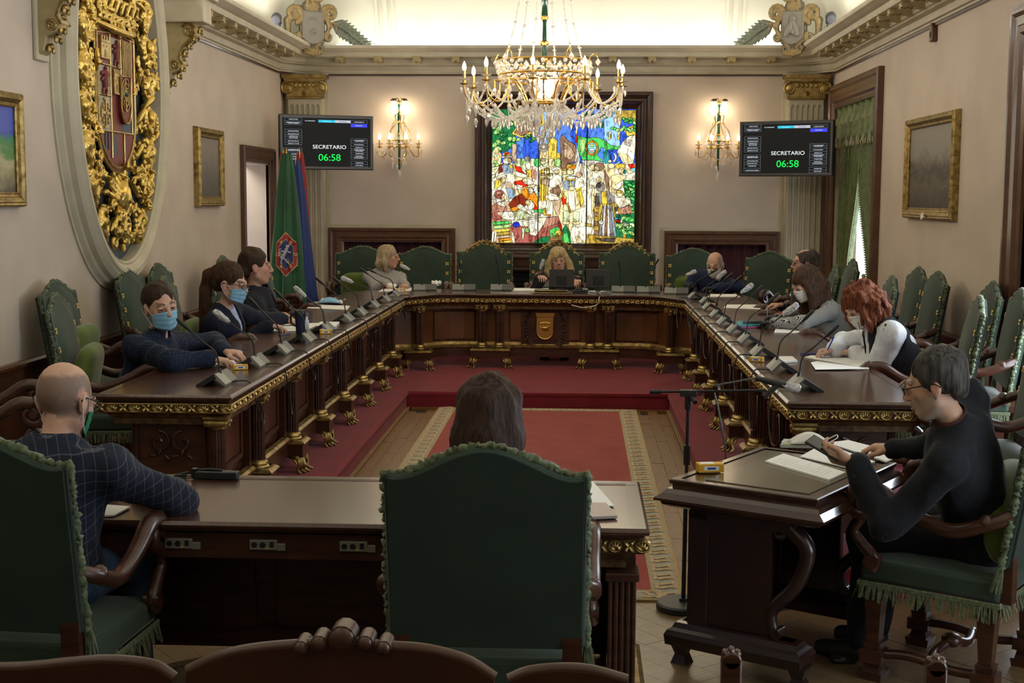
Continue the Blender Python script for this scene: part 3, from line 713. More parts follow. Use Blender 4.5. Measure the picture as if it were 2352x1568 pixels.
    q.build('gilt_shield', mat('polished_gilt', (.68, .45, .13), .3, .95), e)
    return t
back_table()
# the front table with its socket plates
def front_table():
    t = empty('front_table', (-.9, 4.93, 0), label='wide mahogany table across the front, behind the large green chairs', cat='table')
    ox, oy = -.9, 4.93
    def L(q): q.T = Matrix.Translation((-ox, -oy, 0)); return q
    X0, X1, Y0, Y1, Z = -2.05, .25, 4.53, 5.33, .77
    d = ZT - Z
    q = L(MB()); q.b2(X0 + .05, X1 - .05, Y0 + .05, Y1 - .05, Z - .04, Z - .001)
    q.build('tabletop', WOODH, t, smooth=0)
    pth = [(X0, Y0), (X0, Y1), (X1, Y1), (X1, Y0), (X0, Y0)][:4]
    q = L(MB()); q.sweep([(o, z - d) for o, z in TOPP], pth, True, cap=False); q.build('edge_moulding', WOODH, t, smooth=30)
    q = L(MB()); q.b2(X0 + .02, X1 - .02, Y1 - .085, Y1 - .083, Z - .002, Z + .0006); q.build('inlay_line', WOOD, t, smooth=0)
    fp = [(X0 + .9 * 0, Y0 + .02), (X0, Y1), (X1, Y1), (X1, Y0 + .02)]
    q = L(MB()); q.sweep([(o, z - d) for o, z in FRZ], [(X0, Y0 + .02), (X0, Y1), (X1, Y1), (X1, Y0 + .02), (X1 - .28, Y0 + .02)]); q.build('gilt_frieze', bpy.data.materials['frieze_ground'], t, smooth=30)
    g = bpy.data.objects.new('ornament_band', None); link(g, t); g.location = (-ox, -oy, -d)
    orn_run([(X1, Y1), (X1, Y0 + .02), (X1 - .28, Y0 + .02)], g)
    q = L(MB()); q.b2(X0 + .3, X1 - .3, Y0 + .05, Y0 + .07, Z - .14, Z - .05); q.build('apron', WOOD, t, smooth=0)
    q = L(MB()); q.b2(X0 + .1, X1 - .1, Y1 - .2, Y1 - .17, .12, Z - .1); q.build('modesty_board', WOOD, t, smooth=0)
    for a, c in ((X0 + .2, -1.26), (-1.18, -.35), (-.27, .1)):
        k = L(MB()); k.b2(a, c, Y1 - .215, Y1 - .2, .2, Z - .16); k.build('panel', WOOD, t, bevel=.006, smooth=0)
    for x in (X0 + .07, X1 - .07):
        q = L(MB()); q.b2(x - .03, x + .03, Y0 + .16, Y1 - .12, .1, Z - .14); q.build('side_board', WOOD, t, smooth=0)
    for x in (X0 + .09, X1 - .09):
        for yy in (Y0 + .11, Y1 - .11):
            q = L(MB())
            for i in range(5): q.b2(x - .05 + i * .021, x - .035 + i * .021, yy - .05, yy + .05, .14, Z - .2)
            q.b2(x - .045, x + .045, yy - .04, yy + .04, .14, Z - .2); q.b2(x - .06, x + .06, yy - .06, yy + .06, Z - .2, Z - .17); q.b2(x - .065, x + .065, yy - .065, yy + .065, .08, .14)
            q.build('fluted_post', WOOD, t, bevel=.004, smooth=0)
        q = L(MB()); q.b2(x - .08, x + .08, Y0 + .03, Y1 - .03, .02, .09); q.sweep([(0, .09), (.015, .092), (.018, .1), (.0, .112), (-.02, .115)], [(x + .08, Y1 - .03), (x + .08, Y0 + .03), (x - .08, Y0 + .03), (x - .08, Y1 - .03)], True, mi=1, cap=False); q.build('foot_block', [WOOD, GOLDD], t, smooth=20)
    PL = mat('brushed_socket_plate', (.30, .29, .25), .4, .5)
    pos = [U(410, 1215, y=Y0 + .045), U(605, 1218, y=Y0 + .045), U(812, 1222, y=Y0 + .045)]
    for p in pos:
        s_ = bpy.data.objects.new('socket_plate', None); link(s_, t); s_.location = (p.x - ox, Y0 + .045 - oy, Z - .088)
        q = MB(); q.box((0, 0, 0), (.098, .012, .036)); q.box((.062, .002, -.008), (.03, .01, .026)); q.build('plate', PL, s_, bevel=.002, smooth=0)
        q = MB()
        for x in (-.032, -.002): q.tube([(x, -.004, 0), (x, -.0075, 0)], .0105, 14)
        q.box((.03, -.005, .002), (.014, .006, .02)); q.build('socket', BLACK, s_)
        q = MB(); q.tube([(.014, -.004, -.011), (.014, -.0075, -.011)], .004, 10); q.build('yellow_marker', mat('yellow_mark', (.6, .5, .03), .5), s_)
    return t
front_table()
# ================================================================ chairs
def camel(w_, h0, h1, n=14):
    """outline of the arched chair back, from lower left over the top to lower right"""
    hw = w_ / 2; pts = [(-hw, 0), (-hw, h0)]
    for i in range(n + 1):
        t = i / n; x = -hw + hw * t
        u = max(0, (t - .14) / .86); pts.append((x, h0 + (h1 - h0) * (u * u * (3 - 2 * u)) ** .8))
    pts += [(-x, z) for x, z in pts[::-1][1:]]
    return pts
def rope(q, pts, r, seed=1, closed=False):
    """fluffy bouclé trimming along a line"""
    rr = random.Random(seed); P = [Vector(p) for p in pts]; out = []
    L_ = 0; seg = []
    for a, b in zip(P[:-1], P[1:]):
        n = max(1, int((b - a).length / (r * .5)))
        for i in range(n): out.append(a + (b - a) * i / n)
    out.append(P[-1]); k = len(out)
    n = 7; base = len(q.v)
    pts2 = [p + Vector((rr.uniform(-1, 1), rr.uniform(-1, 1), rr.uniform(-1, 1))) * r * .22 for p in out]
    q.tube(pts2, [r * rr.uniform(.6, 1.15) for _ in out], n)
    for i in range(base, len(q.v)):
        v = q.v[i]; q.v[i] = (v[0] + rr.uniform(-.4, .4) * r, v[1] + rr.uniform(-.4, .4) * r, v[2] + rr.uniform(-.4, .4) * r)
ORNS = mat('gilt_stud', (.70, .50, .16), .35, .9)
def chair(name, label, group=None, crest=0, cushion=None, wood=None, width=.60, topz=1.17, velvet=VELV, scr=True):
    wood = wood or WOOD
    t = empty(name, label=label, cat='chair', group=group); hw = width / 2
    lean = .16
    BM = Matrix.Translation((0, -.27, .54)) @ Matrix.Rotation(lean, 4, 'X')
    hh = (topz - .54) / cos(lean)
    ol = camel(width, hh - .088, hh)
    def back_mb(y0, y1, k=1.0):
        q = MB(); q.T = BM @ Matrix(((1, 0, 0, 0), (0, 0, 1, 0), (0, 1, 0, 0), (0, 0, 0, 1)))
        c = [(x * k, max(0, z - (1 - k) * .2)) for x, z in ol]; q.prism(c, y0, y1); return q
    back_mb(-.025, .02).build('backrest', velvet, t, bevel=.012, smooth=50)
    back_mb(-.034, -.02, .97).build('back_cover', VELB, t, bevel=.004, smooth=50)
    if True:   # padding on the sitting side
        q = MB(); q.T = BM
        def fn(u, v):
            x = (u - .5) * width * .9; i = u * (len(ol) - 1)
            top = np.interp(x, [p[0] for p in ol[1:-1]], [p[1] for p in ol[1:-1]]) - .03
            return (x, .02 + .030 * (1 - abs(2 * u - 1) ** 4) * (1 - abs(2 * v - 1) ** 4), .02 + (top - .02) * v)
        q.grid(18, 14, fn); q.build('back_pad', velvet, t, smooth=180)
    q = MB(); q.T = BM; rope(q, [(x, 0.0, z) for x, z in ol], .0145, 4); q.build('fringe_trim', FRINGE, t, smooth=180)['kind'] = 'stuff'
    for s_ in (-1, 1):
        q = MB(); q.T = BM; rr = random.Random(9)
        for i in range(9):
            a = i * .7; q.tube([(s_ * (hw + .004), 0, .03), (s_ * (hw + .006) + .01 * cos(a), .01 * sin(a), -.03), (s_ * (hw + .006) + .022 * cos(a), .02 * sin(a), -.095)], [.005, .007, .003], 4)
        q.sph((s_ * (hw + .004), 0, .02), .015, 6); q.build('tassel', FRINGE, t)
    st = MB()
    for a, b in ((-.011, -.011), (.011, -.011), (-.011, .011), (.011, .011)): st.sph((a, .0, b), (.009, .004, .009), 6)
    st.sph((0, .002, 0), (.006, .005, .006), 6); sm = st.mesh('stud_flower', ORNS, 40)
    for s_ in (-1, 1):
        for zz in (hh - .2, hh - .31, hh - .42):
            p = BM @ Vector((s_ * (hw - .035), .024, zz)); inst(sm, 'stud', t, p, (lean, 0, 0))
    if crest:
        q = MB(); q.T = BM; r1 = random.Random(2)
        for s_ in (-1, 1):
            q.tube([(s_ * p[0], .01, hh + p[1]) for p in [(.0, .045), (.06, .035), (.12, -.0), (.17, -.03), (.2, -.06)]], [.014, .016, .013, .012, .006], 7)
            for c0, r_ in (((.035, .02), .022), ((.085, .0), .022), ((.14, -.035), .016), ((.2, -.085), .014), ((.25, -.115), .012)):
                q.tube([(s_ * p[0], .014, hh + p[1]) for p in spiral(c0, r_, .004, .5, 1.4, 12)], .0075, 5)
            q.tube([(s_ * p[0], .01, hh + p[1]) for p in [(.19, -.07), (.24, -.10), (.29, -.115)]], [.008, .012, .004], 6)
            for i in range(5): q.sph((s_ * (.02 + i * .045), .012, hh + .05 - i * i * .006), (.012, .009, .022), 6, M=Matrix.Rotation(s_ * (.3 + i * .25), 3, 'Y'))
        if crest > 1:
            q.prism([(-.05, hh + .05), (.05, hh + .05), (.062, hh + .13), (.03, hh + .115), (0, hh + .14), (-.03, hh + .115), (-.062, hh + .13)], -.02, .02, M=Matrix(((1, 0, 0), (0, 0, 1), (0, 1, 0))).to_3x3())
            for x in (-.06, 0, .06): q.sph((x, 0, hh + .14), .011, 6)
            q.tube([(-.055, .022, hh + .06), (.055, .022, hh + .06)], .008, 6)
        q.build('gilt_crest', GOLDD, t)
    # seat
    q = MB(); sw, sd = hw + .01, .27
    q.b2(-sw, sw, -sd, sd, .40, .49); q.build('seat', velvet, t, bevel=.018, smooth=50)
    q = MB(); q.grid(14, 14, lambda u, v: ((u - .5) * 2 * (sw - .012), (v - .5) * 2 * (sd - .012), .487 + .03 * (1 - abs(2 * u - 1) ** 3) * (1 - abs(2 * v - 1) ** 3))); q.build('seat_pad', velvet, t, smooth=180)
    # hanging fringe
    q = MB(); rr = random.Random(7); per = []
    q.sweep([(.004, .405), (.008, .40), (.008, .385), (.002, .38)], [(-sw, -sd), (-sw, sd), (sw, sd), (sw, -sd)], True, cap=False)
    for (x0, y0), (x1, y1) in (((-sw, -sd), (-sw, sd)), ((-sw, sd), (sw, sd)), ((sw, sd), (sw, -sd)), ((sw, -sd), (-sw, -sd))):
        n = int(hypot(x1 - x0, y1 - y0) / .009); nx, ny = (y0 - y1), (x1 - x0); l_ = hypot(nx, ny); nx /= l_; ny /= l_
        for i in range(n):
            f = (i + rr.random() * .8) / n; x = x0 + (x1 - x0) * f + nx * .006; y = y0 + (y1 - y0) * f + ny * .006; o_ = rr.uniform(.002, .02); l2 = rr.uniform(.045, .065); dx, dy = rr.uniform(-.008, .008), rr.uniform(-.008, .008)
            wx, wy = (x1 - x0) / hypot(x1 - x0, y1 - y0) * .004, (y1 - y0) / hypot(x1 - x0, y1 - y0) * .004
            q.add([(x - wx, y - wy, .388), (x + wx, y + wy, .388), (x + wx * .8 + nx * o_ + dx, y + wy * .8 + ny * o_ + dy, .388 - l2), (x - wx * .8 + nx * o_ + dx, y - wy * .8 + ny * o_ + dy, .388 - l2)], [(0, 1, 2, 3)])
    q.build('seat_fringe', FRINGE, t, smooth=0)['kind'] = 'stuff'
    # scrolled arms on S-shaped supports
    for s_ in (-1, 1):
        x = s_ * (hw + .02)
        q = MB()
        p = cr([(s_ * (hw - .02), -.30, .735), (x, -.22, .70), (x, -.08, .655), (x, .08, .70), (x, .19, .765), (x, .26, .765)], 5)
        q.tube(p, [.026 + .008 * (i / len(p)) for i in range(len(p))], 12)
        p2 = [(x, .30 + 0 * a, b) for a, b in [(0, 0)]]
        sp = spiral((.26, .712), .060, .012, pi / 2, -1.45, 22)
        q.tube([(x, a, b) for a, b in sp], [.034 - .0008 * i for i in range(23)], 8); q.tube([(x - .036, .26, .715), (x + .036, .26, .715)], .02, 10); 
        q.sph((x, -.215, .705), (.03, .032, .032), 12); q.build('armrest', wood, t)
        q = MB(); p = cr([(x, .26, .66), (x, .295, .60), (x, .26, .55), (x, .21, .50), (x, .22, .455)], 5); q.tube(p, [.018 + .010 * (i / len(p)) for i in range(len(p))], 8)
        q.tube([(x - .028, .215, .49), (x + .028, .215, .49)], .03, 10); q.build('arm_support', wood, t)
    for sx in (-1, 1):
        for sy in (-1, 1):
            x, y = sx * (sw - .05), sy * (sd - .05); q = MB()
            for z0, z1, a, b in ((.0, .035, .045, .05), (.035, .07, .036, .028), (.07, .12, .045, .045), (.12, .15, .03, .034), (.15, .33, .024, .034), (.33, .36, .042, .042), (.36, .41, .03, .03)):
                q.add([(x + i * a, y + j * a, z0) for i, j in ((-1, -1), (1, -1), (1, 1), (-1, 1))] + [(x + i * b, y + j * b, z1) for i, j in ((-1, -1), (1, -1), (1, 1), (-1, 1))], [(3, 2, 1, 0), (4, 5, 6, 7), (0, 1, 5, 4), (1, 2, 6, 5), (2, 3, 7, 6), (3, 0, 4, 7)])
            q.build('leg', wood, t, smooth=0)
    for sx in (-1, 1):
        q = MB(); x = sx * (sw - .05); q.b2(x - .03, x + .03, -.31, -.27, .40, .60); q.build('back_post', wood, t, smooth=0)
    q = MB(); w2 = sw - .05
    for sx in (-1, 1): q.tube(cr([(sx * w2, -sd + .06, .1), (sx * (w2 - .02), -.08, .09), (sx * (w2 - .02), .08, .11), (sx * w2, sd - .06, .1)], 5), .02, 8)
    q.tube(cr([(-w2, 0, .10), (-.1, .03, .10), (0, 0, .125), (.1, -.03, .10), (w2, 0, .10)], 5), [.02] * 21, 8); q.sph((0, 0, .13), (.045, .045, .03), 8); q.build('stretcher', wood, t)
    return t
c0 = chair('council_chair', 'green velvet armchair', group='green velvet council chairs')
TREE = snap(c0)
def cushion_mesh():
    q = MB(); 
    def fn(u, v): 
        a = u * 2 * pi; k = .5; x = abs(cos(a)) ** k * (1 if cos(a) > 0 else -1); z = abs(sin(a)) ** k * (1 if sin(a) > 0 else -1)
        r = sin(v * pi) ** .35; return (x * .235 * r, -cos(v * pi) * .06, z * .19 * r)
    q.grid(28, 14, fn, closeu=True); return q.mesh('cushion', OLIVE, 180)
CUSH = cushion_mesh()
first = [True]
def place(x, y, z, heading, label, cushion=None):
    """heading in degrees the chair faces: 0 away from the viewer, 90 to the right, 180 to the viewer"""
    rz = -radians(heading)
    if first[0]:
        first[0] = False; c0.location = (x, y, z); c0.rotation_euler = (0, 0, rz); c0['label'] = label; c = c0
    else: c = clone(TREE, (x, y, z), rz, label)
    if cushion:
        f = Vector((sin(radians(heading)), cos(radians(heading)))); p = Vector((x, y)) - f * .20
        inst(CUSH, 'cushion', None, (p.x, p.y, z + .69), (-.2, 0, rz), label=cushion, cat='cushion', group='olive velvet cushions')
    return c
# left side: table row and wall row
place(-2.72, 7.86, PZ, 80, 'green armchair of the man in the dotted shirt, its back rising behind the bald head', 'olive velvet cushion behind the man in the dotted shirt')
place(-3.2, 9.02, PZ, 90, 'green armchair against the left wall, the one nearest the viewer below the oval', 'olive velvet cushion on the wall chair nearest the viewer on the left')
place(-3.2, 10.5, PZ, 90, 'green armchair against the left wall, just under the gold coat of arms')
place(-2.6, 9.55, PZ, 84, 'green armchair of the ponytailed woman, its back rising between her and the masked man', 'olive velvet cushion on the chair of the ponytailed woman')
place(-3.2, 11.28, PZ, 90, 'green armchair against the left wall, right behind the ponytailed woman')
place(-3.05, 12.8, PZ, 90, 'green armchair by the left wall, only its top showing behind the woman in the blazer')
place(-2.58, 10.85, PZ, 88, 'green armchair carrying the man in the dark zipped sweater')
place(-2.6, 12.3, PZ, 95, 'green armchair turned by the flags, only its wooden arm scroll showing')
place(-2.95, 6.45, PZ, 70, 'green armchair at the left edge, its scrolled arm left of the bald head')
# right side
place(2.04, 8.28, PZ, -80, 'green armchair of the red-haired woman, standing empty behind her back', 'olive cushion on the chair behind the red-haired woman')
place(2.52, 9.0, PZ, -82, 'green armchair at the right edge next to the curtain with the tieback')
place(2.55, 9.7, PZ, -84, 'green armchair behind the nearest pair at the right wall')
place(2.5, 10.95, PZ, -90, 'green armchair against the right wall below the painting, with its arm showing')
place(2.52, 11.65, PZ, -90, 'green armchair against the right wall below the frame of the painting, farther one')
place(1.98, 10.3, PZ, -84, 'green armchair directly behind the red-haired woman')
place(2.24, 13.05, PZ, -88, 'green armchair in front of the bright window gap')
place(1.87, 11.95, PZ, -84, 'green armchair left of the one in front of the window gap')
place(1.85, 14.6, PZ, -140, 'green armchair turned sideways beside the bald man in the navy sweater')
place(2.02, 6.92, PZ, -86, 'green armchair at the near end of the right table, carved arms behind the grey head')
# back row
place(-2.50, 15.25, PZ, 176, 'green armchair of the woman in grey, the leftmost against the maroon drape', 'olive cushion behind the woman in the grey blouse')
place(-1.80, 15.25, PZ, 181, 'empty green armchair to the right of the woman in grey')
place(1.30, 15.2, PZ, 180, 'green armchair behind the bald man in the navy sweater', 'olive cushion behind the bald man in the navy sweater')
# tall crested chairs
cc = chair('crested_chair', 'tall green armchair with gilt crest, empty, left of the stained glass', crest=1, topz=1.19, width=.63); T2 = snap(cc)
cc.location = (-1.1, 15.3, PZ); cc.rotation_euler = (0, 0, pi)
clone(T2, (.55, 15.3, PZ), pi, 'tall green armchair with gilt crest, empty, right of the blonde presiding woman')
cc = chair('crested_chair', 'tall green armchair with a gilt crown crest, of the blonde presiding woman', crest=2, topz=1.19, width=.61); cc.location = (-.26, 15.3, PZ); cc.rotation_euler = (0, 0, pi)
# near chairs on the parquet
place(-.27, 4.27, 0, 0, 'big green armchair seen from behind in the centre foreground')
place(-1.81, 4.33, 0, 4, 'big green armchair seen from behind at the lower left, under the bald man')
place(1.515, 5.365, 0, -56, 'big green armchair at the lower right under the man reading his phone', 'olive cushion behind the man reading his phone')
# ================================================================ things on the walls
REDP = mat('red_enamel', (.20, .03, .025), .5, c2=(.13, .02, .02), scale=20); BLUEP = mat('blue_enamel', (.04, .06, .11), .5); SILV = mat('silver_leaf', (.42, .39, .33), .45, .3, c2=(.3, .27, .22), scale=20)
RGOLD = mat('bright_gilt_carving', (.56, .37, .07), .33, .9, attr='Col', c2=(.72, .53, .17), scale=20, bump=.12, bs=60)
def coat_of_arms():
    t = empty('coat_of_arms', m=LW(10.58, 2.80), label='great oval gilded coat of arms with painted shield on the left wall', cat='coat of arms')
    def oval(a, b, n=72): return [(a * cos(2 * pi * i / n), b * sin(2 * pi * i / n)) for i in range(n)]
    q = MB(); base = oval(.98, 1.43)
    q.sweep([(-x, z) for x, z in [(0, 0), (0, .10), (.015, .115), (.03, .11), (.04, .125), (.075, .15), (.10, .15), (.12, .13), (.13, .135), (.15, .12), (.17, .10), (.18, .06), (.2, .05), (.22, .02), (.235, .015), (.235, 0)]], base, True, flip=True)
    q.build('oval_frame', CREAM, t, smooth=12)
    q = MB(); q.prism(oval(.99, 1.44), 0, .012); q.build('blue_ground', mat('niche_blue_grey', (.10, .11, .12), .6, c2=(.05, .065, .1), scale=3, lo=.4, hi=.6), t, smooth=0)
    s = SDF((-1.0, -1.48, -.02), (1.0, 1.48, .17), .0075); r = random.Random(11)
    def inside(u, v, k=1.0): return (u / (.88 * k)) ** 2 + (v / (1.38 * k)) ** 2 < 1
    def onshield(u, v): return -.50 < u < .38 and -.72 < v < .34 and not (v < -.35 and abs(u + .06) > .44 * sqrt(max(0, 1 - ((v + .35) / .36) ** 2)))
    # mantling: alternating S scrolls down each side
    for sx in (-1, 1):
        for i in range(9):
            v = 1.15 - i * .285; R_ = .62 * sqrt(max(.08, 1 - (v / 1.42) ** 2)) + (.13 if abs(v) < 1.1 else .06); u = sx * R_ - .03
            sg = 1 if i % 2 else -1
            sp = spiral((u, v), .115, .02, pi / 2 + sg * .7, sx * sg * 1.25, 20)
            s.chain([(p[0], p[1], .07 + .002 * j) for j, p in enumerate(sp)], [.032 - .0008 * j for j in range(21)], .012)
            s.chain([(u, v + .11, .06), (u + sx * .05, v + .02, .085), (u - sx * .02, v - .12, .07), (u + sx * .03, v - .2, .05)], [.02, .045, .04, .02], .02)
            for j in range(5): s.ell((u - sx * (.10 - .0 * j), v + .1 - j * .045, .075), (.02, .024, .025), k=.008)
    for i in range(560):
        u, v = r.uniform(-.9, .9), r.uniform(-1.4, 1.3)
        if not inside(u, v, .97) or onshield(u, v): continue
        a = r.uniform(0, pi) if abs(u) < .3 else atan2(v, u) + pi / 2 + r.uniform(-.7, .7); L_ = r.uniform(.025, .085); c, d = cos(a), sin(a); z = r.uniform(.03, .11)
        Mx = Matrix.Rotation(a, 3, 'Z') @ Matrix.Rotation(r.uniform(-.5, .5), 3, 'Y')
        s.ell((u, v, z), (L_, L_ * .3, .028), Mx, k=.006)
        if r.random() < .5:
            for j in (-1, 0, 1): s.ell((u + c * L_ * .8 - d * j * .022, v + d * L_ * .8 + c * j * .022, z + .02), (.02, .013, .015), Mx, k=.006)
        if r.random() < .35: sp = spiral((u, v), .05, .01, a, 1.2, 10); s.chain([(p[0], p[1], z + .015) for p in sp], [.014 - .0007 * j for j in range(11)], .006)
    # shell and mask below the shield
    for i in range(-4, 5):
        a = i * .26; s.chain([(-.06, -1.02, .06), (-.06 + .17 * sin(a), -1.02 + .17 * cos(a) * .9, .1), (-.06 + .28 * sin(a), -1.02 + .26 * cos(a), .07)], [.022, .03, .018], .008)
    s.ell((-.06, -.92, .1), (.09, .13, .06), k=.02); s.chain([(-.06, -.86, .15), (-.06, -.95, .165)], [.014, .02], .01)
    for sx in (-1, 1):
        sp = spiral((-.06 + sx * .1, -1.14), .1, .02, pi / 2, sx * 1.5, 20); s.chain([(p[0], p[1], .09) for p in sp], [.03 - .0008 * j for j in range(21)], .01)
        sp = spiral((-.06 + sx * .16, -1.27), .05, .012, 0, sx * 1.2, 12); s.chain([(p[0], p[1], .08) for p in sp], [.02 - .0008 * j for j in range(13)], .01)
    # crown
    s.box((-.06, .44, .07), (.44, .035, .05), rnd=.02); s.chain([(-.48, .38, .08), (-.25, .35, .13), (-.06, .34, .145), (.13, .35, .13), (.36, .38, .08)], .025, .01)
    for i in range(7):
        u = -.44 + i * .127; s.chain([(u - .055, .5, .1), (u - .03, .58, .12), (u + .03, .58, .12), (u + .055, .5, .1)], .016, .008); s.ell((u, .66, .11), (.03, .05, .03), k=.01); s.ell((u, .72, .11), (.02, .02, .02))
        s.ell((u, .445, .12), (.026, .02, .02), k=.004)
    for u in (-.4, -.06, .28): s.chain([(u, .6, .1), (u * .9, .8, .12), (-.06 + (u + .06) * .4, .95, .1), (-.06, 1.0, .1)], .026, .01)
    s.g += (.0018 * np.sin(s.ax[0][:, None, None] * 190 + s.ax[1][None, :, None] * 60) * np.sin(s.ax[1][None, :, None] * 150)).astype(np.float32)
    def colr(p):
        n = np.sin(p[:, 0] * 17 + 1.3) * np.sin(p[:, 1] * 13 + .4) + .5 * np.sin(p[:, 0] * 41 + p[:, 1] * 37); c = np.tile([1.0, 1.0, 1.0], (len(p), 1))
        low = p[:, 2] < .028; c[low & (n > -.1)] = [.10, .14, .24]; c[low & (n <= -.1)] = [.3, .07, .06]; c[(p[:, 2] > .028) & (p[:, 2] < .05) & (n > .9)] = [.45, .12, .1]
        return c
    s.mesh('carving', RGOLD, .02, colr, t)
    # painted shield with its quarterings
    z0 = .055; sh = bpy.data.objects.new('shield', None); link(sh, t); sh.location = (-.06, 0, z0)
    def outl(k=1.0): 
        b = [(-.42, .31), (0, .34), (.42, .31), (.42, -.30)] + [(.42 * cos(a), -.30 - .40 * sin(a)) for a in [pi * i / 16 for i in range(1, 16)]] + [(-.42, -.30)]
        return [(x * k, (y + .15) * k - .15) for x, y in b]
    q = MB(); q.prism(outl(1.05), 0, .02); q.build('shield_body', REDP, sh, smooth=0)
    q = MB(); q.tube([(x, y, .022) for x, y in outl()], .013, 6, closed=True); q.tube([(x, y, .012) for x, y in outl(1.06)], .013, 6, closed=True)
    for a, b in (((-.14, .32), (-.14, -.62)), ((.10, .31), (.10, -.22)), ((-.42, .08), (.10, .08)), ((-.42, -.15), (-.14, -.15)), ((-.42, -.42), (-.14, -.42)), ((-.14, -.42), (.40, -.42)), ((.10, -.10), (.42, -.10)), ((.14, -.42), (.14, -.66)), ((.34, .31), (.34, -.42))):
        q.tube([(a[0], a[1], .024), (b[0], b[1], .024)], .009, 6)
    q.build('gilt_division', GOLD, sh)
    def panel(name, m, x0, x1, y0, y1, h=.022): q = MB(); q.b2(x0, x1, y0, y1, 0, h); return q.build(name, m, sh, smooth=0)
    panel('field', SILV, -.13, .09, .09, .30); panel('field', SILV, -.41, -.15, -.14, .07); panel('field', SILV, -.41, -.15, -.41, -.16); panel('field', BLUEP, .11, .41, -.41, -.11); panel('field', BLUEP, -.12, -.03, -.60, -.44)
    def castle(x, y, w_, h_):
        q = MB(); q.b2(x - w_ / 2, x + w_ / 2, y, y + h_ * .72, .02, .04); q.b2(x - w_ * .58, x + w_ * .58, y + h_ * .72, y + h_ * .82, .02, .046); q.b2(x - w_ * .58, x + w_ * .58, y, y + h_ * .06, .02, .045)
        for i in range(4): a = x - w_ * .55 + i * w_ * .32; q.b2(a, a + w_ * .18, y + h_ * .82, y + h_, .02, .044)
        q.build('castle', GOLD, sh, smooth=0)
        q = MB(); q.b2(x - w_ * .1, x + w_ * .1, y + h_ * .08, y + h_ * .4, .038, .042); q.b2(x - w_ * .25, x - w_ * .15, y + h_ * .5, y + h_ * .6, .038, .042); q.b2(x + w_ * .15, x + w_ * .25, y + h_ * .5, y + h_ * .6, .038, .042); q.build('castle_door', GOLDD, sh, smooth=0)
    castle(-.28, .12, .17, .17); castle(-.04, -.13, .12, .19)
    def lion(x, y, s_):
        q = MB(); P = lambda a, b: (x + a * s_, y + b * s_, .032)
        q.tube([P(.0, -.3), P(-.05, 0), P(.05, .25), P(.1, .4)], [.03 * s_ * 5, .045 * s_ * 5 * .8, .05 * s_ * 4, .03 * s_ * 4], 8)
        q.sph(P(.13, .5), (.11 * s_, .1 * s_, .015), 8)
        for pts in ([(-.05, .25), (-.3, .3), (-.4, .2)], [(-.05, .1), (-.3, .05), (-.38, -.05)], [(.0, -.3), (-.2, -.4), (-.25, -.6)], [(.05, -.3), (.2, -.45), (.1, -.65)], [(.05, -.25), (.35, -.2), (.3, .1), (.42, .3)]):
            q.tube([P(*p) for p in pts], [.09 * s_, .07 * s_, .05 * s_] + ([.05 * s_] if len(pts) > 3 else []), 6)
        q.build('lion', REDP, sh)
    lion(-.02, .19, .17); lion(-.29, -.04, .18)
    q = MB()
    for i in range(6): x = .125 + .038 * i; q.b2(x, x + .018, -.09, .30, .02, .034)
    q.build('gilt_pale', GOLD, sh, smooth=0)
    q = MB(); q.b2(-.29, -.27, -.40, -.17, .02, .036); q.b2(-.38, -.18, -.295, -.275, .02, .036); q.b2(-.32, -.24, -.19, -.175, .02, .037); q.b2(-.32, -.24, -.4, -.385, .02, .037); q.b2(-.385, -.37, -.32, -.25, .02, .037); q.b2(-.19, -.175, -.32, -.25, .02, .037)
    for x in (-.335, -.225):
        for y in (-.235, -.345): q.b2(x - .026, x + .026, y - .005, y + .005, .02, .035); q.b2(x - .005, x + .005, y - .026, y + .026, .02, .035)
    q.build('gilt_cross', GOLD, sh, smooth=0)
    sc2 = [(.02, .02), (.25, .02), (.25, -.22)] + [(.135 + .115 * cos(a), -.22 - .13 * sin(a)) for a in [pi * i / 10 for i in range(1, 10)]] + [(.02, -.22)]
    q = MB(); q.prism(sc2, .02, .045); q.build('inner_shield', REDP, sh, smooth=0)
    q = MB(); q.tube([(x, y, .05) for x, y in sc2], .009, 6, closed=True)
    for i in range(9):
        a = i * 2 * pi / 8; q.tube([(.135, -.12, .05), (.135 + .1 * cos(a), -.12 + .13 * sin(a), .05)], .004, 5)
    for k in (.4, .7, 1): q.tube([(.135 + .1 * k * cos(a), -.12 + .13 * k * sin(a), .05) for a in [2 * pi * i / 16 for i in range(16)]], .005, 5, closed=True)
    q.build('gilt_chains', GOLD, sh); q = MB(); q.sph((.135, -.12, .052), .018, 8); q.build('emerald', mat('emerald', (.01, .07, .08), .2), sh)
    for i in range(3): panel('dark_pale', BLUEP, -.36 + i * .07, -.335 + i * .07, -.56 + i * .0, -.43, .026)
    return t
coat_of_arms()
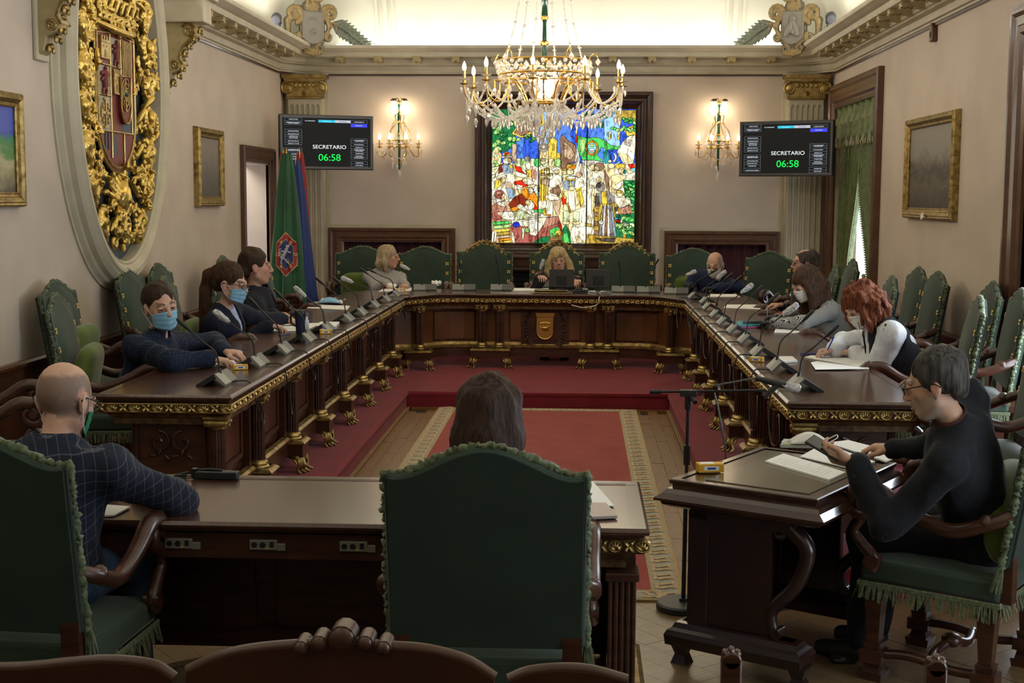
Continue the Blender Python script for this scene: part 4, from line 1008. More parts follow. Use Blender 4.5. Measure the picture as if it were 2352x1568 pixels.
# brackets at the ends of the broken cornice
def console(y, side):
    t = empty('wall_bracket', m=LW(y, 3.40), label='carved gilt scroll bracket %s the gold coat of arms, under the cut cornice' % ('right of' if side > 0 else 'left of'), cat='bracket')
    prof = [(0, 0), (.30, 0), (.33, -.05), (.31, -.11), (.25, -.14), (.2, -.2), (.17, -.28), (.19, -.35), (.15, -.41), (.08, -.44), (.06, -.54), (.0, -.58)]
    Mx = Matrix(((0, 0, 1), (0, 1, 0), (1, 0, 0))).to_3x3()
    q = MB(); q.prism(prof, -.075, .075, M=Mx); q.build('body', mat('cream_and_gilt', (.46, .38, .20), .5, .25), t, bevel=.006, smooth=30)
    q = MB()
    for sx in (-.08, .08):
        q.tube([(sx, p[1], p[0]) for p in spiral((.25, -.07), .065, .012, 2.6, -1.6, 20)], .012, 6); q.tube([(sx, p[1], p[0]) for p in spiral((.12, -.37), .04, .01, 2.6, -1.4, 14)], .01, 6)
        q.tube([(sx, a, b) for b, a in [(.3, -.12), (.2, -.2), (.16, -.3), (.19, -.36)]], .010, 6)
    for i in range(8): zz = -.05 - .065 * i; d = np.interp(-zz, [0, .05, .14, .28, .4, .5, .6], [.3, .335, .26, .175, .17, .09, .02]); q.sph((0, zz, d), (.06 - .003 * i, .026, .022), 8); q.sph((.04, zz - .02, d), (.02, .03, .015), 6); q.sph((-.04, zz - .02, d), (.02, .03, .015), 6)
    q.build('acanthus', GOLDD, t)
    q = MB(); q.b2(-.11, .11, -.60, .0, 0, .03); q.b2(-.13, .13, 0, .22, 0, .40); q.b2(-.16, .16, .20, .30, 0, .46); q.build('corbel_block', CREAM, t, bevel=.01, smooth=0)
console(12.0, 1); console(9.2, -1)
# corner cartouches
def cartouche(px, side, label, kind):
    c = U(px, 62, y=16.36); M = wallframe(c, Vector((1, side * .55, 0)).normalized(), Vector((side * .55, -1, 0)).normalized())
    t = empty('cartouche', m=M, label=label, cat='cartouche')
    s = SDF((-.45, -.42, -.12), (.95, .42, .12), .0085) if side > 0 else SDF((-.95, -.42, -.12), (.45, .42, .12), .0085)
    m = side # garland goes towards the centre of the room: +x for the left cartouche
    s.box((0, 0, 0), (.16, .2, .035), rnd=.03, k=.02); s.ell((0, -.18, 0), (.13, .08, .035)); s.ell((0, .24, .0), (.12, .09, .05))
    def sc_(cx, cy, r0, r1, a, t_, w0, z=.02, n=20): s.chain([(m * x, y, z) for x, y in spiral((cx, cy), r0, r1, a, t_, n)], [w0 * (1 - .5 * j / n) for j in range(n + 1)], .008)
    sc_(.22, .17, .10, .015, -2.4, -1.7, .034); sc_(.20, -.11, .055, .012, 1.8, 1.5, .022); sc_(-.22, .14, .11, .02, -1.2, 1.5, .036); sc_(-.2, -.13, .06, .015, 1.0, -1.5, .024); sc_(.09, -.25, .05, .01, 1.6, 1.4, .02); sc_(-.09, -.25, .05, .01, 1.6, -1.4, .02); sc_(-.02, .3, .06, .012, 0, 1.4, .02, .04); sc_(.08, .34, .05, .012, 2, -1.4, .02, .04)
    s.chain([(m * .14, .16, 0), (m * .22, .02, .02), (m * .19, -.08, 0)], [.03, .035, .02]); s.chain([(m * -.14, .2, 0), (m * -.3, .06, .0), (m * -.3, -.12, 0), (m * -.16, -.2, 0)], [.03, .045, .035, .02])
    for i in range(-3, 4): s.chain([(0, -.26, .02), (.05 * i * .7, -.34 + .01 * abs(i), .035)], [.014, .018], .006)
    r = random.Random(4 + side)
    for i in range(26): a = r.uniform(1.2, 5) ; s.ell((m * -.05 + m * .27 * cos(a) * 1.0, .25 * sin(a), .02), (.035, .014, .016), Matrix.Rotation(r.uniform(0, 3), 3, 'Z'), k=.006)
    # leafy garland falling towards the middle of the wall
    path = cr([(.26, .06, .02), (.40, -.02, .0), (.55, -.12, .0), (.72, -.21, .0), (.88, -.27, -.02)], 6); n = len(path)
    for i, p in enumerate(path):
        f = 1 - .45 * i / n; s.ell((m * p.x, p.y, p.z), (.014 * f, .014 * f, .014 * f))
        for k in (-1, 0, 1):
            a = -.45 + k * .75; a = a if m > 0 else pi - a; L_ = (.085 + .02 * (i % 2)) * f; s.ell((m * p.x + cos(a) * L_ * .8, p.y + sin(a) * L_ * .8, p.z + .012 * (1 - abs(k)) + .012 * (i % 2)), (L_, .017, .012), Matrix.Rotation(a, 3, 'Z'), k=.003)
    def colr(p):
        c = np.tile([.23, .205, .15], (len(p), 1)); g = m * p[:, 0] > .3; c[g] = [.27, .30, .23]; hi = (p[:, 2] > .035) | (np.sin(p[:, 0] * 40) * np.sin(p[:, 1] * 47) > .86); c[hi & ~g] = [.5, .36, .16]; return c
    s.mesh('carving', mat('patinated_carving', (.8, .8, .8), .5, .35, c2=(.55, .55, .55), scale=30, attr='Col', bump=.15, bs=60), .02, colr, t)
    q = MB(); sh = [(-.125, .18), (.125, .18), (.125, -.13), (.06, -.185), (0, -.20), (-.06, -.185), (-.125, -.13)]
    q.prism(sh, .03, .05); q.tube([(x, y, .05) for x, y in sh], .01, 6, closed=True)
    if kind == 'star':
        q.tube([(.07 * cos(a), .03 + .075 * sin(a), .052) for a in [.2 + 2.75 * i / 12 for i in range(13)]], [.004 + .010 * sin(pi * i / 12) for i in range(13)], 6)
        for i in range(8): a = i * pi / 4; q.tube([(0, -.06, .056), (.055 * cos(a), -.06 + .055 * sin(a), .052)], [.012, .002], 5)
    else:
        q.sph((.0, .09, .052), (.04, .045, .022), 10); q.tube([(.055 * cos(a), .09 + .06 * sin(a), .052) for a in [2 * pi * i / 14 for i in range(14)]], .005, 5, closed=True)
        q.tube([(.0, .06, .052), (-.03, -.02, .056), (-.08, -.11, .052)], [.03, .05, .03], 8); q.tube([(.0, .06, .052), (.04, -.02, .056), (.06, -.11, .052)], [.03, .045, .035], 8); q.sph((.03, .0, .075), (.024, .024, .018), 8); q.tube([(.03, -.02, .07), (.0, -.08, .07)], [.022, .03], 8)
    q.build('shield', mat('grey_stucco', (.27, .25, .21), .5, .15), t)
cartouche(716, 1, 'carved corner shield with crescent and star, leaf garland to its right, by the left screen', 'star')
cartouche(1824, -1, 'carved corner shield with a seated mother and child, leaf garland to its left', 'figure')
# moving-head spotlights perched on the cornice
for px, d, lb in ((627, 1, 'dark stage spotlight on the left cornice beside the crescent shield'), (1907, -1, 'dark stage spotlight on the right cornice behind the mother and child shield')):
    p = U(px, 62, y=15.3); p.x = max(-3.42, min(2.78, p.x)); p.z = 3.70
    t = empty('spotlight', p, label=lb, cat='spotlight'); G = mat('spot_grey', (.025, .028, .035), .5)
    q = MB(); q.box((0, 0, .012), (.2, .16, .024)); q.build('base', G, t, bevel=.004); q = MB(); q.box((0, 0, .07), (.07, .06, .1)); q.tube([(-.05, 0, .13), (.05, 0, .13)], .03, 12); q.build('yoke', G, t, bevel=.006)
    q = MB(); q.tube([(d * -.02, .05, .2), (d * .0, -.02, .17), (d * .01, -.08, .14)], [.045, .062, .055], 14); q.build('head', G, t); q = MB(); q.tube([(d * .01, -.078, .141), (d * .012, -.088, .137)], .045, 14); q.build('lens', mat('lens', (.05, .05, .06), .5), t)
# small alarm sensor under the right cornice
p = U(2151, 66, x=XR); t = empty('wall_sensor', m=RW(p.y, 3.33), label='small brown sensor under the cornice above the right painting', cat='sensor')
q = MB(); q.prism([(-.05, -.09), (.05, -.09), (.045, .02), (.02, .07), (-.02, .07), (-.045, .02)], 0, .05); q.build('case', mat('brown_plastic', (.13, .055, .03), .5), t, bevel=.01); q = MB(); q.sph((0, -.03, .05), (.02, .03, .01), 8); q.build('lens', BLACK, t); q = MB(); q.tube([(0, .07, .02), (0, .13, .01)], .004, 5); q.build('cable', BLACK, t)
# paintings
def painting(M, w_, h_, label, gold, canvas, prof=None, plate=False, tilt=.03, name='painting'):
    t = empty(name, m=M @ Matrix.Rotation(-tilt * 0, 4, 'X'), label=label, cat='picture')
    pf = prof or [(0, .02), (0, .035), (.008, .042), (.014, .036), (.028, .04), (.034, .052), (.052, .066), (.062, .068), (.068, .058), (.082, .062), (.092, .05), (.098, .02), (.098, 0)]
    fw = pf[-1][0]; q = MB(); q.rect(w_ - 2 * fw, h_ - 2 * fw, pf); q.build('frame', gold, t, smooth=15)
    q = MB(); q.grid(2, 2, lambda u, v: ((u - .5) * (w_ - 2 * fw), (v - .5) * (h_ - 2 * fw), .022)); q.build('canvas', canvas, t, smooth=0)
    if plate: q = MB(); q.box((.02, -h_ / 2 + .03, .085), (.09, .05, .004), M=Matrix.Rotation(.25, 3, 'Z')); q.build('label_plate', PAPER, t)
    return t
def canvasmat(name, stops, scale, bump=.3):
    m = mat(name, (.1, .1, .1), .5, bump=bump, bs=14, bdist=.01, spec=.3, coords='Generated'); n, L = m.node_tree.nodes, m.node_tree.links; b = n['Principled BSDF']
    tc = n.new('ShaderNodeTexCoord'); se = n.new('ShaderNodeSeparateXYZ'); t = n.new('ShaderNodeTexNoise'); t.inputs['Scale'].default_value = scale; t.inputs['Detail'].default_value = 6
    ma = n.new('ShaderNodeMath'); ma.operation = 'MULTIPLY_ADD'; ma.inputs[1].default_value = .5; r = n.new('ShaderNodeValToRGB'); r.color_ramp.elements.remove(r.color_ramp.elements[1])
    L.new(tc.outputs['Generated'], se.inputs[0]); L.new(tc.outputs['Generated'], t.inputs[0]); L.new(t.outputs[0], ma.inputs[0]); L.new(se.outputs['Y'], ma.inputs[2]); L.new(ma.outputs[0], r.inputs[0])
    for i, (p, c) in enumerate(stops):
        e = r.color_ramp.elements[0] if i == 0 else r.color_ramp.elements.new(p); e.position = p; e.color = (*c, 1)
    L.new(r.outputs[0], b.inputs['Base Color']); return m
painting(RW(11.95, 2.165), 1.66, .90, 'gilt framed dark landscape painting on the right wall with a small label card', GOLDD, canvasmat('dark_landscape', [(.25, (.03, .022, .015)), (.55, (.10, .08, .05)), (.68, (.045, .035, .025)), (.8, (.14, .12, .09)), (.95, (.24, .22, .19))], 7), plate=True)
painting(LW(13.32, 2.165), .93, .77, 'small gilt framed grey portrait picture on the left wall beside the doorway', GOLDD, canvasmat('grey_portrait', [(.2, (.10, .09, .08)), (.6, (.15, .14, .12)), (1.0, (.24, .2, .17))], 4, .1))
tp = painting(LW(8.18, 2.18), 1.2, .74, 'gilt framed colourful print at the left edge, cut by the picture border', GOLDD, canvasmat('colour_print', [(.25, (.12, .1, .08)), (.5, (.4, .36, .2)), (.62, (.5, .45, .28)), (.75, (.10, .26, .08)), (.86, (.05, .25, .12)), (.95, (.06, .09, .45)), (1.2, (.08, .12, .5))], 6, .05))
# wall switch plate on the left pilaster
q = MB(); q.b2(-3.135, -3.10, YB - .012, YB, 1.13, 1.25); q.b2(-3.125, -3.11, YB - .02, YB - .01, 1.17, 1.21); tag(q.build('wall_switch', SILV, bevel=.002, smooth=0), 'small metal switch plate between the left pilaster and the left back door', 'switch')
# ---------------------------------------------------------------- screens
def screen(px, py, yaw, label, y=15.98):
    c = U(px, py, y=y); M = wallframe(c, (cos(yaw), sin(yaw), 0), (sin(yaw), -cos(yaw), 0)); t = empty('wall_screen', m=M, label=label, cat='screen', group=None)
    W_, H_ = 1.13, .64; q = MB(); q.box((0, 0, -.04), (W_, H_, .07)); q.build('housing', BLACK, t, bevel=.012)
    q = MB(); q.rect(W_ - .08, H_ - .08, [(0, -.006), (.004, .002), (.03, .004), (.04, -.006)]); q.build('bezel', mat('charcoal_bezel', (.03, .03, .033), .3), t, smooth=20)
    q = MB(); q.box((0, 0, -.004), (W_ - .076, H_ - .076, .004)); q.build('display', mat('display_black', (.006, .006, .007), .45, spec=.12, emit=(.5, .55, .5), es=.008), t, smooth=0)
    q = MB(); q.box((0, 0, -.15), (.3, .3, .16)); q.box((-.0, .0, -.22), (.1, .5, .05)); q.build('wall_mount', BLACK, t)
    WH = emis('screen_white', (.8, .85, .85), .75); GR = emis('screen_green', (.01, .75, .08), 1.0); LN = emis('screen_line', (.35, .42, .5), .35); SM = emis('screen_smalltext', (.6, .63, .7), .45)
    text('SECRETARIO', .062, WH, t, (.03, -.055, .001), sx=1.15); text('06:58', .112, GR, t, (.03, -.18, .001), name='clock', sx=1.1)
    q = MB(); q.b2(-.10, .10, .232, .262, 0, .0006); q.build('cyan_cell', emis('screen_cyan', (.03, .45, .62), .8), t, smooth=0); q = MB(); q.b2(.10, .29, .232, .262, 0, .0006); q.build('grey_cell', emis('screen_grey', (.45, .47, .55), .8), t, smooth=0)
    q = MB(); q.b2(.29, .49, .185, .222, 0, .0006); q.build('blue_cell', emis('screen_blue', (.05, .06, .75), .8), t, smooth=0)
    text('Presidencia', .022, emis('screen_pale', (.3, .8, .9), .8), t, (0, .247, .001)); text('Secretaria', .022, BLACK, t, (.195, .247, .001))
    q = MB(); k = MB(); r = random.Random(2)
    def line(x0, x1, y0): q.b2(x0, x1, y0 - .0012, y0 + .0012, 0, .0008)
    def scrib(x, y0, w_):
        a = x - w_ / 2
        while a < x + w_ / 2: b_ = a + r.uniform(.004, .009); k.b2(a, b_, y0 - .0055, y0 + .0055, 0, .0008); a = b_ + r.choice((.002, .002, .002, .006))
    for x0, rows in ((-.50, [.262, .225, .215]), (-.50, [.125, .09, .065, .045, .01, -.02]), (-.50, [-.09, -.10, -.14, -.17, -.20, -.25]), (.29, [.245]), (.29, [.03, .02, -.02, -.055, -.08, -.095, -.125, -.155, -.175]), (.29, [-.235, -.265])):
        for y0 in rows: scrib(x0 + .1, y0, r.choice((.10, .13, .16)) if x0 < 0 else r.choice((.09, .12)))
        a, b_ = rows[0] + .02, rows[-1] - .015
        for y0 in [a] + [rows[i] + (rows[i + 1] - rows[i]) / 2 for i in range(0, len(rows) - 1, 1)] + [b_]: line(x0, x0 + .2, y0)
        for x in (x0, x0 + .2): q.b2(x - .0012, x + .0012, b_, a, 0, .0008)
    scrib(-.2, .247, .12); scrib(.39, .204, .09)
    q.build('list_lines', LN, t, smooth=0)['kind'] = 'stuff'; k.build('list_entries', SM, t, smooth=0)['kind'] = 'stuff'
    return t
screen(751, 327, radians(24), 'wall screen on the left pilaster above the flags, showing SECRETARIO 06:58')
screen(1804, 341, -radians(27), 'wall screen on the right pilaster beside the curtained window, showing SECRETARIO 06:58')
# ---------------------------------------------------------------- flags on poles
def flag(x, y, m, label, h=2.32, w0=.05, w1=.17, seed=0, cols=None, ph=0, lean=0):
    t = empty('flag', (x, y, PZ), label=label, cat='flag', group=None)
    q = MB(); q.tube([(0, 0, 0), (lean * h, 0, h - .1)], .014, 8); q.lathe([(.12, 0), (.12, .02), (.03, .05), (.016, .09)], 16); q.build('pole', mat('dark_pole', (.12, .05, .02), .4), t)
    q = MB(); T = Vector((lean * h, 0, h - .12))
    q.lathe([(.014, 0), (.022, .015), (.012, .03), (.03, .07), (.026, .10), (.0, .19)], 8, c=T, sx=.5); q.tube([T + Vector((-.03, 0, .0)), T + Vector((.03, 0, .0))], .008, 6); q.build('spearhead', BRASS, t)
    fm = m if isinstance(m, (list, tuple)) else [m]; q = MB(); NU, NV = 44, 30
    def fn(u, v):
        wd = w0 + (w1 - w0) * v ** .75; a = 2 * pi * u; r_ = 1 + .24 * sin(a * 5 + ph + 1.2 * v) + .1 * sin(a * 11 + 2 * v); return (lean * h * (1 - v) + wd * cos(a) * r_, wd * .55 * sin(a) * r_, (h - .16) * (1 - v) + .16 + .28 * v + .04 * v * sin(a * 2 + ph))
    q.grid(NU, NV, fn, closeu=True)
    if cols: q.m = [cols((f % NU) / NU, (f // NU) / NV) for f in range(len(q.f))]
    q.build('cloth', fm, t, smooth=180); return t, fn
FG = mat('green_silk', (.012, .085, .03), .55, c2=(.02, .12, .045), scale=4, sheen=.3); FRD = mat('red_silk', (.35, .012, .02), .55, sheen=.3); FY = mat('yellow_silk', (.55, .38, .03), .55); FB = mat('blue_silk', (.012, .03, .17), .55, c2=(.018, .045, .22), scale=4, sheen=.3)
flag(-3.40, 15.35, [FRD, FY], 'red and yellow flag furled behind the green one', 2.24, .035, .13, 1, lambda u, v: 1 if .30 < v < .55 else 0, 1.0, .01)
flag(-3.16, 15.42, [FRD], 'red flag furled between the green and the blue flag', 2.24, .03, .10, 2, None, .5, -.02)
flag(-3.17, 15.34, [FB], 'blue flag furled at the right end of the flag group', 2.16, .035, .145, 3, None, 0, -.03)
t, fn = flag(-3.27, 15.02, [FG], 'green city flag with a lion emblem ringed in red and gold', 2.22, .045, .185, 4, None, 2.0)
def decal(name, m, poly, parent, r0=.0, zc=1.10, k=1.0):
    """flat stitched emblem laid on the front folds"""
    q = MB(); vs = [(x * k, -.0, z * k) for x, z in poly]; n = len(vs)
    def fr(x, z): 
        wd = .045 + .14 * max(0, min(1, (2.06 - z) / 1.78)) ** .75; s_ = max(-.98, min(.98, x / wd)); return (x, -wd * .55 * sqrt(1 - s_ * s_) * 1.22 - .012 - r0 + .012 * sin(x * 70), z)
    c = fr(0, zc); pts = [fr(x, zc + z) for x, _, z in vs]; q.add([c] + pts, [(0, 1 + (i + 1) % n, 1 + i) for i in range(n)])
    return q.build(name, m, parent, smooth=0, thick=.002)
ring = [(.14 * cos(a), .25 * sin(a)) for a in [pi / 2 + 2 * pi * i / 6 for i in range(6)]]
def dens(p, n=4): return [(p[i][0] + (p[(i + 1) % len(p)][0] - p[i][0]) * j / n, p[i][1] + (p[(i + 1) % len(p)][1] - p[i][1]) * j / n) for i in range(len(p)) for j in range(n)]
em = bpy.data.objects.new('emblem', None); link(em, t)
decal('gold_edge', mat('gold_thread', (.55, .36, .16), .6), dens(ring), em, .0); decal('red_ring', FRD, dens(ring), em, .003, k=.93); decal('gold_line', bpy.data.materials['gold_thread'], dens(ring), em, .006, k=.70); decal('blue_field', mat('emblem_blue', (.02, .04, .17), .6), dens(ring), em, .009, k=.66)
lion_p = [(-.05, -.09), (-.02, -.03), (-.06, .0), (-.065, .02), (-.02, .02), (-.03, .07), (.0, .1), (.03, .08), (.03, .05), (.02, -.0), (.05, -.04), (.06, -.0), (.07, -.02), (.05, -.08), (.02, -.06), (.0, -.1)]
q = MB()
def fz(x, z): wd = .045 + .14 * ((2.06 - 1.1 - z) / 1.78) ** .75; s_ = x / wd; return (x, -wd * .55 * sqrt(max(.05, 1 - s_ * s_)) * 1.22 - .018, 1.10 + z)
for pts, r0, r1 in (([(-.045, -.05), (-.02, .0), (.0, .04), (.01, .075)], .020, .017), ([(.01, .08), (.03, .10)], .020, .014), ([(.03, .10), (.05, .092)], .010, .006), ([(-.04, -.05), (-.055, -.09), (-.03, -.11)], .012, .006), ([(-.02, -.04), (.01, -.08), (.035, -.10)], .012, .006), ([(-.0, .03), (-.05, .035), (-.065, .01)], .010, .005), ([(.01, .04), (.045, .02), (.06, .035)], .010, .005), ([(-.05, -.04), (-.08, .0), (-.075, .05), (-.055, .06)], .005, .007)):
    c_ = cr([(a, b, 0) for a, b in pts], 4); n_ = len(c_); q.tube([fz(v.x, v.y) for v in c_], [r0 + (r1 - r0) * i / n_ for i in range(n_)], 6)
q.build('lion', mat('silver_thread', (.5, .5, .52), .5), em)
for i in range(6): a = pi / 2 + pi / 6 + i * pi / 3; decal('gold_boss', bpy.data.materials['gold_thread'], [(.107 * cos(a) + .02 * cos(b), .155 * sin(a) + .02 * sin(b)) for b in [2 * pi * j / 6 for j in range(6)]], em, .008)
# ---------------------------------------------------------------- wall lights
def crystal_meshes():
    d = {}
    q = MB(); q.lathe([(.0005, 0), (.012, -.014), (.017, -.032), (.013, -.055), (.0005, -.078)], 6); d['drop'] = q.mesh('crystal_drop', CRYST, 20)
    q = MB(); q.lathe([(.0005, .024), (.018, 0), (.0005, -.024)], 4); d['dia'] = q.mesh('crystal_diamond', CRYST, 20)
    return d
CM_ = crystal_meshes()
def beads(q, pts, r=.0085, gap=1.9, n=6):
    P = [Vector(p) for p in pts]; acc = 0
    for a, b in zip(P[:-1], P[1:]):
        L_ = (b - a).length; p = gap * r - acc if acc else 0
        while p < L_: q.sph(a + (b - a) * (p / L_), r, n); p += gap * r
        acc = (L_ - (p - gap * r))
def swag(a, b, sag, n=10): a, b = Vector(a), Vector(b); return [a + (b - a) * (i / n) - Vector((0, 0, sag * 4 * (i / n) * (1 - i / n))) for i in range(n + 1)]
def candle(t, c, h=.11, bulb=True, lum=None):
    c = Vector(c); q = MB(); q.lathe([(.006, -.012), (.035, .0), (.044, .006), (.036, .008), (.014, .01), (.014, .022)], 14, c); q.lathe([(.012, .02), (.012, .02 + h)], 10, c); q.build('candle_holder', BRASS, t)
    q = MB(); q.lathe([(.012, .030), (.040, .042), (.046, .048), (.038, .046), (.013, .034)], 14, c); q.build('glass_bobeche', CRYST, t)
    q = MB(); q.lathe([(.011, 0), (.016, .012), (.0175, .028), (.015, .048), (.008, .066), (.001, .08)], 12, c + Vector((0, 0, .02 + h))); q.build('lit_bulb', BULB, t)
GEN = mat('green_glass', (.006, .06, .025), .1, coat=.5)
def sconce(px, label):
    c = U(px, 330, y=YB - .14); t = empty('wall_light', (c.x, YB - .14, 2.52), label=label, cat='wall light')
    q = MB(); q.lathe([(.012, -.3), (.018, -.27), (.010, -.22), (.016, -.15), (.014, 0), (.022, .1), (.016, .2), (.024, .32), (.017, .4), (.02, .5)], 12); q.build('stem', GEN, t)
    q = MB()
    for z in (.0, .12, .27, .4, .51): q.lathe([(.02, z), (.03, z + .01), (.02, z + .025)], 12)
    for z, r_ in ((-.02, .14), (.06, .155), (.27, .07)): q.tube([(r_ * cos(a), r_ * .7 * sin(a), z) for a in [2 * pi * i / 24 for i in range(24)]], .006, 6, closed=True)
    for a in range(5): 
        b = a * 2 * pi / 5; q.tube(cr([(.15 * cos(b), .1 * sin(b), .06), (.12 * cos(b), .08 * sin(b), .18), (.05 * cos(b), .04 * sin(b), .27), (.06 * cos(b), .04 * sin(b), .36), (0, 0, .4)], 4), .005, 5)
    q.tube([(0, 0, -.2), (0, .14, -.2)], .02, 8); q.tube([(0, 0, .4), (0, .14, .4)], .015, 8)
    for s_ in (-1, 1): q.tube(cr([(0, 0, .52), (s_ * .02, -.0, .57), (s_ * .06, -.01, .55), (s_ * .065, -.01, .53)], 5), .006, 6)
    q.build('gilt_frame', BRASS, t)
    for s_ in (-1, 1):
        q = MB()
        for i in range(7): a = i * 2 * pi / 7; q.tube([(s_ * .065, -.01, .535), (s_ * .065 + .02 * cos(a), -.01 + .02 * sin(a), .56), (s_ * .065 + .045 * cos(a), -.01 + .045 * sin(a), .54)], [.004, .009, .003], 5)
        q.build('dark_leaves', mat('dark_bronze', (.05, .045, .03), .5, .5), t); q = MB(); q.lathe([(.012, 0), (.024, -.02), (.022, -.04), (.034, -.065)], 12, (s_ * .065, -.01, .53)); q.build('tulip_shade', emis('lit_tulip', (1, .9, .7), 4), t)
        lamp('POINT', 'wall_lamp', (c.x + s_ * .065, YB - .16, 2.96), 1.7, WARM, .03)
    for x, y_ in ((-.24, -.02), (-.10, -.13), (.10, -.13), (.24, -.02)):
        q = MB(); q.tube(cr([(x * .5, y_ * .5, -.02), (x * .75, y_ * .75, -.13), (x, y_, -.13), (x, y_, -.04)], 5), .007, 6); q.build('arm', BRASS, t); candle(t, (x, y_, -.03), .075)
        lamp('POINT', 'wall_lamp', (c.x + x, YB - .14 + y_, 2.60), 1.5, WARM, .025)
        for k in (-.035, .035): inst(CM_['drop'], 'crystal_drop', t, (x + k, y_, -.045))
        inst(CM_['drop'], 'crystal_drop', t, (x * .7, y_ * .7, -.15))
    q = MB()
    for i in range(9): a = i * 2 * pi / 9; beads(q, [(.16 * cos(a), .11 * sin(a), .05), (.10 * cos(a), .07 * sin(a), .2), (.06 * cos(a), .04 * sin(a), .3)], .008); 
    for i in range(14): a = i * 2 * pi / 14; q.sph((.15 * cos(a), .105 * sin(a), .02), .016, 6)
    for a, b in zip([(-.24, -.02), (-.1, -.13), (.1, -.13)], [(-.1, -.13), (.1, -.13), (.24, -.02)]): beads(q, swag((*a, -.07), (*b, -.07), .1), .007)
    q.build('bead_string', CRYST, t, smooth=40)['kind'] = 'stuff'
    for i in range(7): a = i * 2 * pi / 7; inst(CM_['drop'], 'crystal_drop', t, (.08 * cos(a), .06 * sin(a), -.2 - .02 * (i % 3)))
    inst(CM_['drop'], 'crystal_drop', t, (0, 0, -.31), scl=1.3)
sconce(917, 'crystal wall light with lit candles, left of the stained glass'); sconce(1650, 'crystal wall light with lit candles, right of the stained glass')
